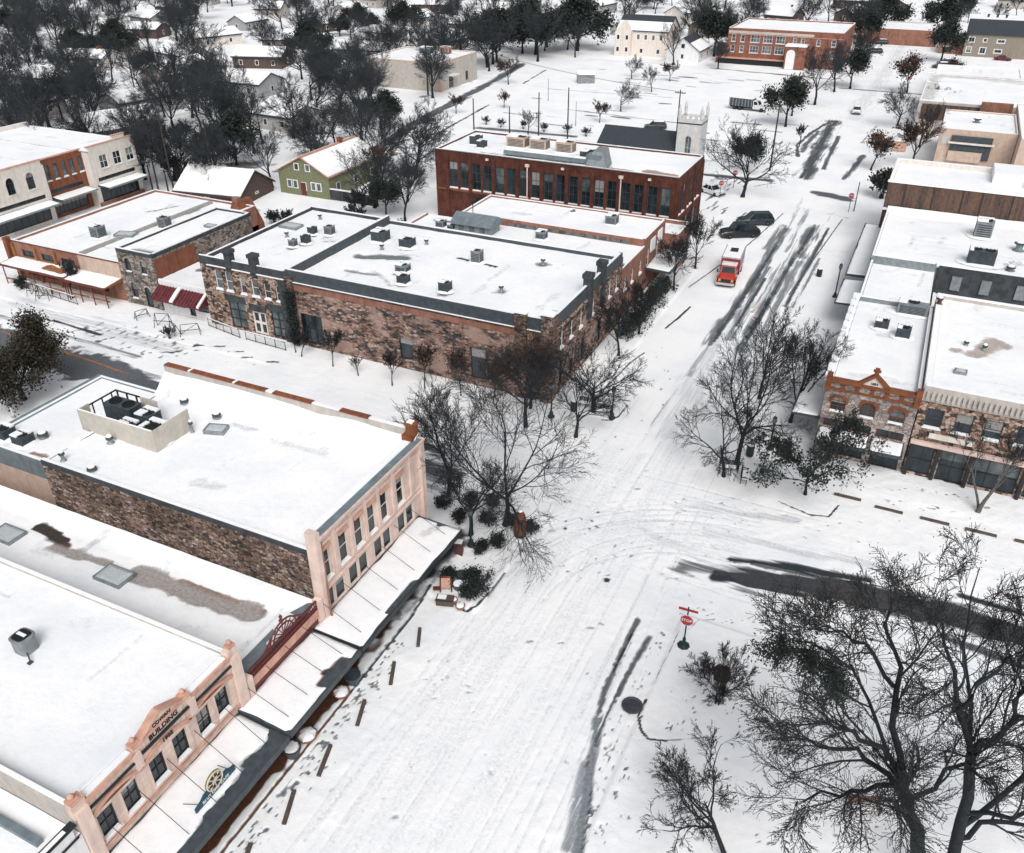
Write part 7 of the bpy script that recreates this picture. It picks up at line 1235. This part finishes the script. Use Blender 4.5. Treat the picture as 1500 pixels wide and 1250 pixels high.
# ------------------------------------------------------------------ vehicles (front towards local -Y)
def wheel(par, x, y, r=.34, w=.24):
    t = MB(); n = 16
    ring = lambda rr, xx: [(xx, y + rr * math.cos(k * 2 * math.pi / n), r + rr * math.sin(k * 2 * math.pi / n)) for k in range(n)]
    t.loft([ring(r * .55, x - w / 2), ring(r * .95, x - w / 2), ring(r, x - w / 3), ring(r, x + w / 3), ring(r * .95, x + w / 2), ring(r * .55, x + w / 2)]); o = t.build('wheel', 'tyre', par)
    m = MB(); m.loft([ring(r * .56, x - w * .46), ring(r * .2, x - w * .52), ring(r * .2, x + w * .52), ring(r * .56, x + w * .46)]); m.build('rim', 'rim', o); return o
def car(name, label, x, y, rz, paint, L=4.9, W=1.9, H=1.75, kind='suv', snow=(.0, .0), cat_=None):
    t = thing(name, label, cat_ or name.split('_')[-1], (x, y, .02), None, rz); h = W / 2
    def sec(yy, zb, zs, zt, ww, tw): return [(-ww, yy, zb), (-ww * 1.0, yy, zs), (-ww * .97, yy, zs + (zt - zs) * .7), (-tw, yy, zt), (tw, yy, zt), (ww * .97, yy, zs + (zt - zs) * .7), (ww, yy, zs), (ww, yy, zb)]
    bt = H * .56; f = -L / 2; e = L / 2
    b = MB(); b.loft([sec(f, .45, .5, .62, h * .80, h * .7), sec(f + .12, .3, .5, bt * .82, h * .92, h * .8), sec(f + .6, .25, .52, bt * .92, h, h * .86), sec(f + L * .27, .25, .52, bt, h, h * .9), sec(0, .25, .52, bt * 1.03, h, h * .93), sec(e - .5, .25, .52, bt * 1.04, h, h * .92), sec(e - .1, .3, .55, bt * .98, h * .95, h * .88), sec(e, .45, .6, bt * .85, h * .88, h * .8)])
    b.build('body', paint, t)
    c0, c1, c2, c3 = {'suv': (f + L * .25, f + L * .40, e - .55, e - .08), 'saloon': (f + L * .3, f + L * .44, e - L * .32, e - L * .14), 'pickup': (f + L * .27, f + L * .36, f + L * .6, f + L * .64)}[kind]
    rw = h * .74; g = MB(); z0, z1 = bt * .99, H - .06
    g.loft([[(-h * .9, c0, z0), (h * .9, c0, z0), (h * .93, c3, z0), (-h * .93, c3, z0)], [(-rw, c1, z1), (rw, c1, z1), (rw, c2, z1), (-rw, c2, z1)]]); g.build('windows', 'glass', t)
    rf = MB(); rf.loft([[(-rw - .02, c1 - .04, z1), (rw + .02, c1 - .04, z1), (rw + .02, c2 + .06, z1), (-rw - .02, c2 + .06, z1)], [(-rw * .9, c1 + .06, H), (rw * .9, c1 + .06, H), (rw * .9, c2 - .06, H), (-rw * .9, c2 - .06, H)]])
    for s in (-1, 1):
        for (ya, yb) in ((c0, c1), (c3, c2), ((c0 + c3) / 2 - .02, (c1 + c2) / 2 - .02)): rf.tube((s * h * .915, ya, z0), (s * (rw + .01), yb, z1 + .01), .045, n=5)
    rf.build('roof', paint, t)
    if kind == 'pickup':
        bd = MB(); bd.box(-h * .8, h * .8, c3 + .15, e - .15, bt * 1.045, bt * 1.06).build('bed_cover', 'iron', t)
    for s in (-1, 1):
        MB().box(s * h * .62 - .2, s * h * .62 + .2, f - .0, f + .14, .6, .76).build('headlight', 'lamp_clear', t); MB().box(s * h * .74 - .1, s * h * .74 + .1, e - .12, e + .0, .75, 1.0).build('tail_light', 'lamp_red', t); MB().box(s * (h + .02), s * (h + .2), c0 + .35, c0 + .5, bt, bt + .15).build('mirror', paint, t)
        for yy in (f + L * .19, e - L * .19): wheel(t, s * (h - .1), yy, .37 if kind != 'saloon' else .33)
    MB().box(-h * .55, h * .55, f - .02, f + .1, .45, .6).build('grille', 'iron', t); MB().box(-h * .9, h * .9, f - .04, f + .1, .3, .43).build('bumper', 'dark_metal', t)
    if snow[0]: MB().loft([[(-rw * .9, c1 + .05, H), (rw * .9, c1 + .05, H), (rw * .9, c2 - .05, H), (-rw * .9, c2 - .05, H)], [(-rw * .75, c1 + .2, H + snow[0]), (rw * .75, c1 + .2, H + snow[0]), (rw * .75, c2 - .2, H + snow[0]), (-rw * .75, c2 - .2, H + snow[0])]]).build('snow_cap', 'snow', t)
    if snow[1]: MB().loft([[(-h * .8, f + .3, bt * .93), (h * .8, f + .3, bt * .93), (h * .8, c0, bt + .01), (-h * .8, c0, bt + .01)], [(-h * .6, f + .5, bt + snow[1]), (h * .6, f + .5, bt + snow[1]), (h * .6, c0 - .1, bt + snow[1]), (-h * .6, c0 - .1, bt + snow[1])]]).build('bonnet_snow', 'snow', t)
    return t
car('parked_suv', 'charcoal estate car parked behind the black pickup near the far crossing', -21.3, 129.0, rad(-62), 'car_dark', 5.3, 2.05, 1.8)
car('parked_pickup', 'black pickup truck parked between the red truck and charcoal estate', -22.2, 122.6, rad(-58), 'car_black', 5.6, 2.1, 2.0, 'pickup')
car('parked_saloon', 'white saloon parked beside the brick office behind the stop sign', -31.0, 141.6, rad(58), 'car_white', 4.7, 1.85, 1.5, 'saloon', (.08, .1))
car('parked_suv', 'dark snow dusted car alone in the car park behind the church roof', -53.6, 182.4, rad(-70), 'car_dark', 4.7, 1.9, 1.6, 'suv', (.05, 0))
car('driving_saloon', 'white saloon driving toward the camera on the far street', -17.0, 216.5, rad(6), 'car_white', 4.8, 1.9, 1.5, 'saloon', (.06, .06)); car('parked_saloon', 'dark red car parked before the taupe flats', 13.5, 311, rad(84), 'car_red', 4.8, 1.9, 1.45, 'saloon')
for x, y, m_, l in ((-22.8, 331, 'car_dark', 'first dark car in the far left parking bays'), (-23.2, 338, 'car_black', 'second dark car in the far left parking bays'), (-23.0, 345, 'car_dark', 'third dark car in the far left parking bays'), (-22.6, 310, 'car_dark', 'dark car nearest in the far left bays'), (-1.5, 296, 'car_black', 'dark car by the brick porch house'), (-2.5, 289, 'car_dark', 'snow streaked dark car before the brick porch house')): car('parked_suv', l, x, y, rad(-75), m_, 4.8, 1.9, 1.6, 'suv', (.12, 0))
car('parked_suv', 'white van like car behind the school roof', -42.5, 322, rad(90), 'car_white', 5.2, 2.0, 2.0, 'suv')
# red ambulance truck
am = thing('rescue_truck', 'red rescue truck with white snowy roof parked on the snowy street', 'truck', (-19.75, 106.2, .02), None, rad(5))
b = MB(); b.box(-1.2, 1.2, -.6, 4.3, .75, 2.75).box(-1.0, 1.0, -3.5, 4.2, .5, .75); b.build('box_body', 'truck_maroon', am)
MB().box(-1.22, 1.22, -.62, 4.32, 2.753, 2.85).build('box_roof', 'chrome', am); MB().box(-1.1, 1.1, -.3, 4.1, 2.853, 2.93).build('roof_snow', 'snow', am); MB().box(-.45, .5, 1.6, 2.9, 2.933, 3.02).build('roof_hatch', 'iron', am)
MB().box(-1.205, -1.203, .2, 1.6, 1.0, 2.5).box(1.203, 1.23, -.2, 4.1, 1.15, 1.3).build('side_stripe', 'sign_white', am)
cb = MB(); cb.loft([[(-1.0, -2.5, .6), (1.0, -2.5, .6), (1.05, -.62, .6), (-1.05, -.62, .6)], [(-1.0, -2.4, 1.45), (1.0, -2.4, 1.45), (1.05, -.62, 1.45), (-1.05, -.62, 1.45)], [(-.9, -1.85, 2.2), (.9, -1.85, 2.2), (.98, -.62, 2.25), (-.98, -.62, 2.25)]]); cb.build('cab', 'truck_red', am)
MB().box(-.95, .95, -1.8, -.65, 2.26, 2.4).build('cab_roof', 'sign_white', am); MB().box(-.7, .7, -1.5, -1.2, 2.403, 2.55).build('light_bar', 'lamp_clear', am)
w_ = MB(); w_.face([(-.84, -2.405, 1.5), (.84, -2.405, 1.5), (.76, -1.9, 2.14), (-.76, -1.9, 2.14)]); w_.build('windscreen', 'glass', am)
for s in (-1, 1): q = MB(); q.face([(s * 1.03, -2.1, 1.5), (s * 1.065, -.8, 1.5), (s * 1.0, -.8, 2.15), (s * .95, -1.75, 2.12)]); q.build('side_window', 'glass', am)
hd_ = MB(); hd_.loft([[(-.95, -3.6, .6), (.95, -3.6, .6), (1.0, -2.4, .6), (-1.0, -2.4, .6)], [(-.92, -3.6, 1.15), (.92, -3.6, 1.15), (1.0, -2.4, 1.4), (-1.0, -2.4, 1.4)], [(-.75, -3.45, 1.28), (.75, -3.45, 1.28), (.85, -2.4, 1.5), (-.85, -2.4, 1.5)]]); hd_.build('bonnet', 'truck_red', am)
MB().box(-.6, .6, -3.66, -3.603, .75, 1.12).build('grille', 'iron', am); MB().box(-1.1, 1.1, -3.85, -3.62, .4, .7).build('bumper', 'chrome', am)
for s in (-1, 1):
    MB().box(s * .78 - .14, s * .78 + .14, -3.66, -3.603, .85, 1.1).build('headlight', 'lamp_amber', am); MB().tube((s * 1.05, -2.2, 1.5), (s * 1.35, -2.25, 1.5), .03).box(s * 1.25, s * 1.4, -2.32, -2.22, 1.45, 1.85).build('mirror', 'iron', am); MB().box(s * 1.0, s * 1.25, -3.3, -2.4, 1.0, 1.12).build('wing', 'truck_red', am)
    wheel(am, s * 1.0, -2.85, .48, .3); wheel(am, s * 1.0, 2.6, .48, .42)
# stake bed lorry in the car park
lo = thing('tarped_lorry', 'white cab lorry with dark slatted load bed in the snowy car park', 'lorry', (-39.3, 209.5, 0), None, rad(82)); lo.scale = (.95, .95, .95)
MB().box(-1.2, 1.2, -.6, 5.2, .9, 2.7).build('load_bed', 'dark_metal', lo); q = MB()
for k in range(8): q.box(1.203, 1.26, -.5 + k * .78, -.3 + k * .78, .95, 2.7).box(-1.26, -1.203, -.5 + k * .78, -.3 + k * .78, .95, 2.7)
q.build('slats', 'grey_metal', lo); MB().box(-1.1, 1.1, -.5, 5.1, 2.703, 2.8).build('snow_cap', 'snow', lo); MB().box(-.9, .9, -3.4, 5.0, .55, .88).build('chassis', 'iron', lo)
c_ = MB(); c_.loft([[(-1.05, -2.3, .6), (1.05, -2.3, .6), (1.05, -.7, .6), (-1.05, -.7, .6)], [(-1.05, -2.2, 1.5), (1.05, -2.2, 1.5), (1.05, -.7, 1.5), (-1.05, -.7, 1.5)], [(-.9, -1.7, 2.4), (.9, -1.7, 2.4), (.95, -.7, 2.45), (-.95, -.7, 2.45)]]); c_.box(-.95, .95, -3.6, -2.28, .6, 1.35); c_.build('cab', 'car_white', lo)
w_ = MB(); w_.face([(-.85, -2.2, 1.55), (.85, -2.2, 1.55), (.76, -1.78, 2.3), (-.76, -1.78, 2.3)]); 
for s in (-1, 1): w_.face([(s * 1.055, -1.9, 1.55), (s * 1.055, -.9, 1.55), (s * .985, -.9, 2.25), (s * .97, -1.6, 2.25)])
w_.build('windows', 'glass', lo); MB().box(-.6, .6, -3.64, -3.603, .7, 1.2).build('grille', 'iron', lo)
for s in (-1, 1):
    MB().box(s * .78 - .13, s * .78 + .13, -3.64, -3.603, .85, 1.1).build('headlight', 'lamp_clear', lo)
    for yy in (-2.9, 2.4, 3.8): wheel(lo, s * .98, yy, .48, .3)
# tidy: any prototype never planted is removed with its parts
for k, (t, used) in PT.items():
    if not used:
        for c in list(t.children): bpy.data.objects.remove(c)
        bpy.data.objects.remove(t)
for o in bpy.data.objects:
    if 'worldparts' in o: del o['worldparts']
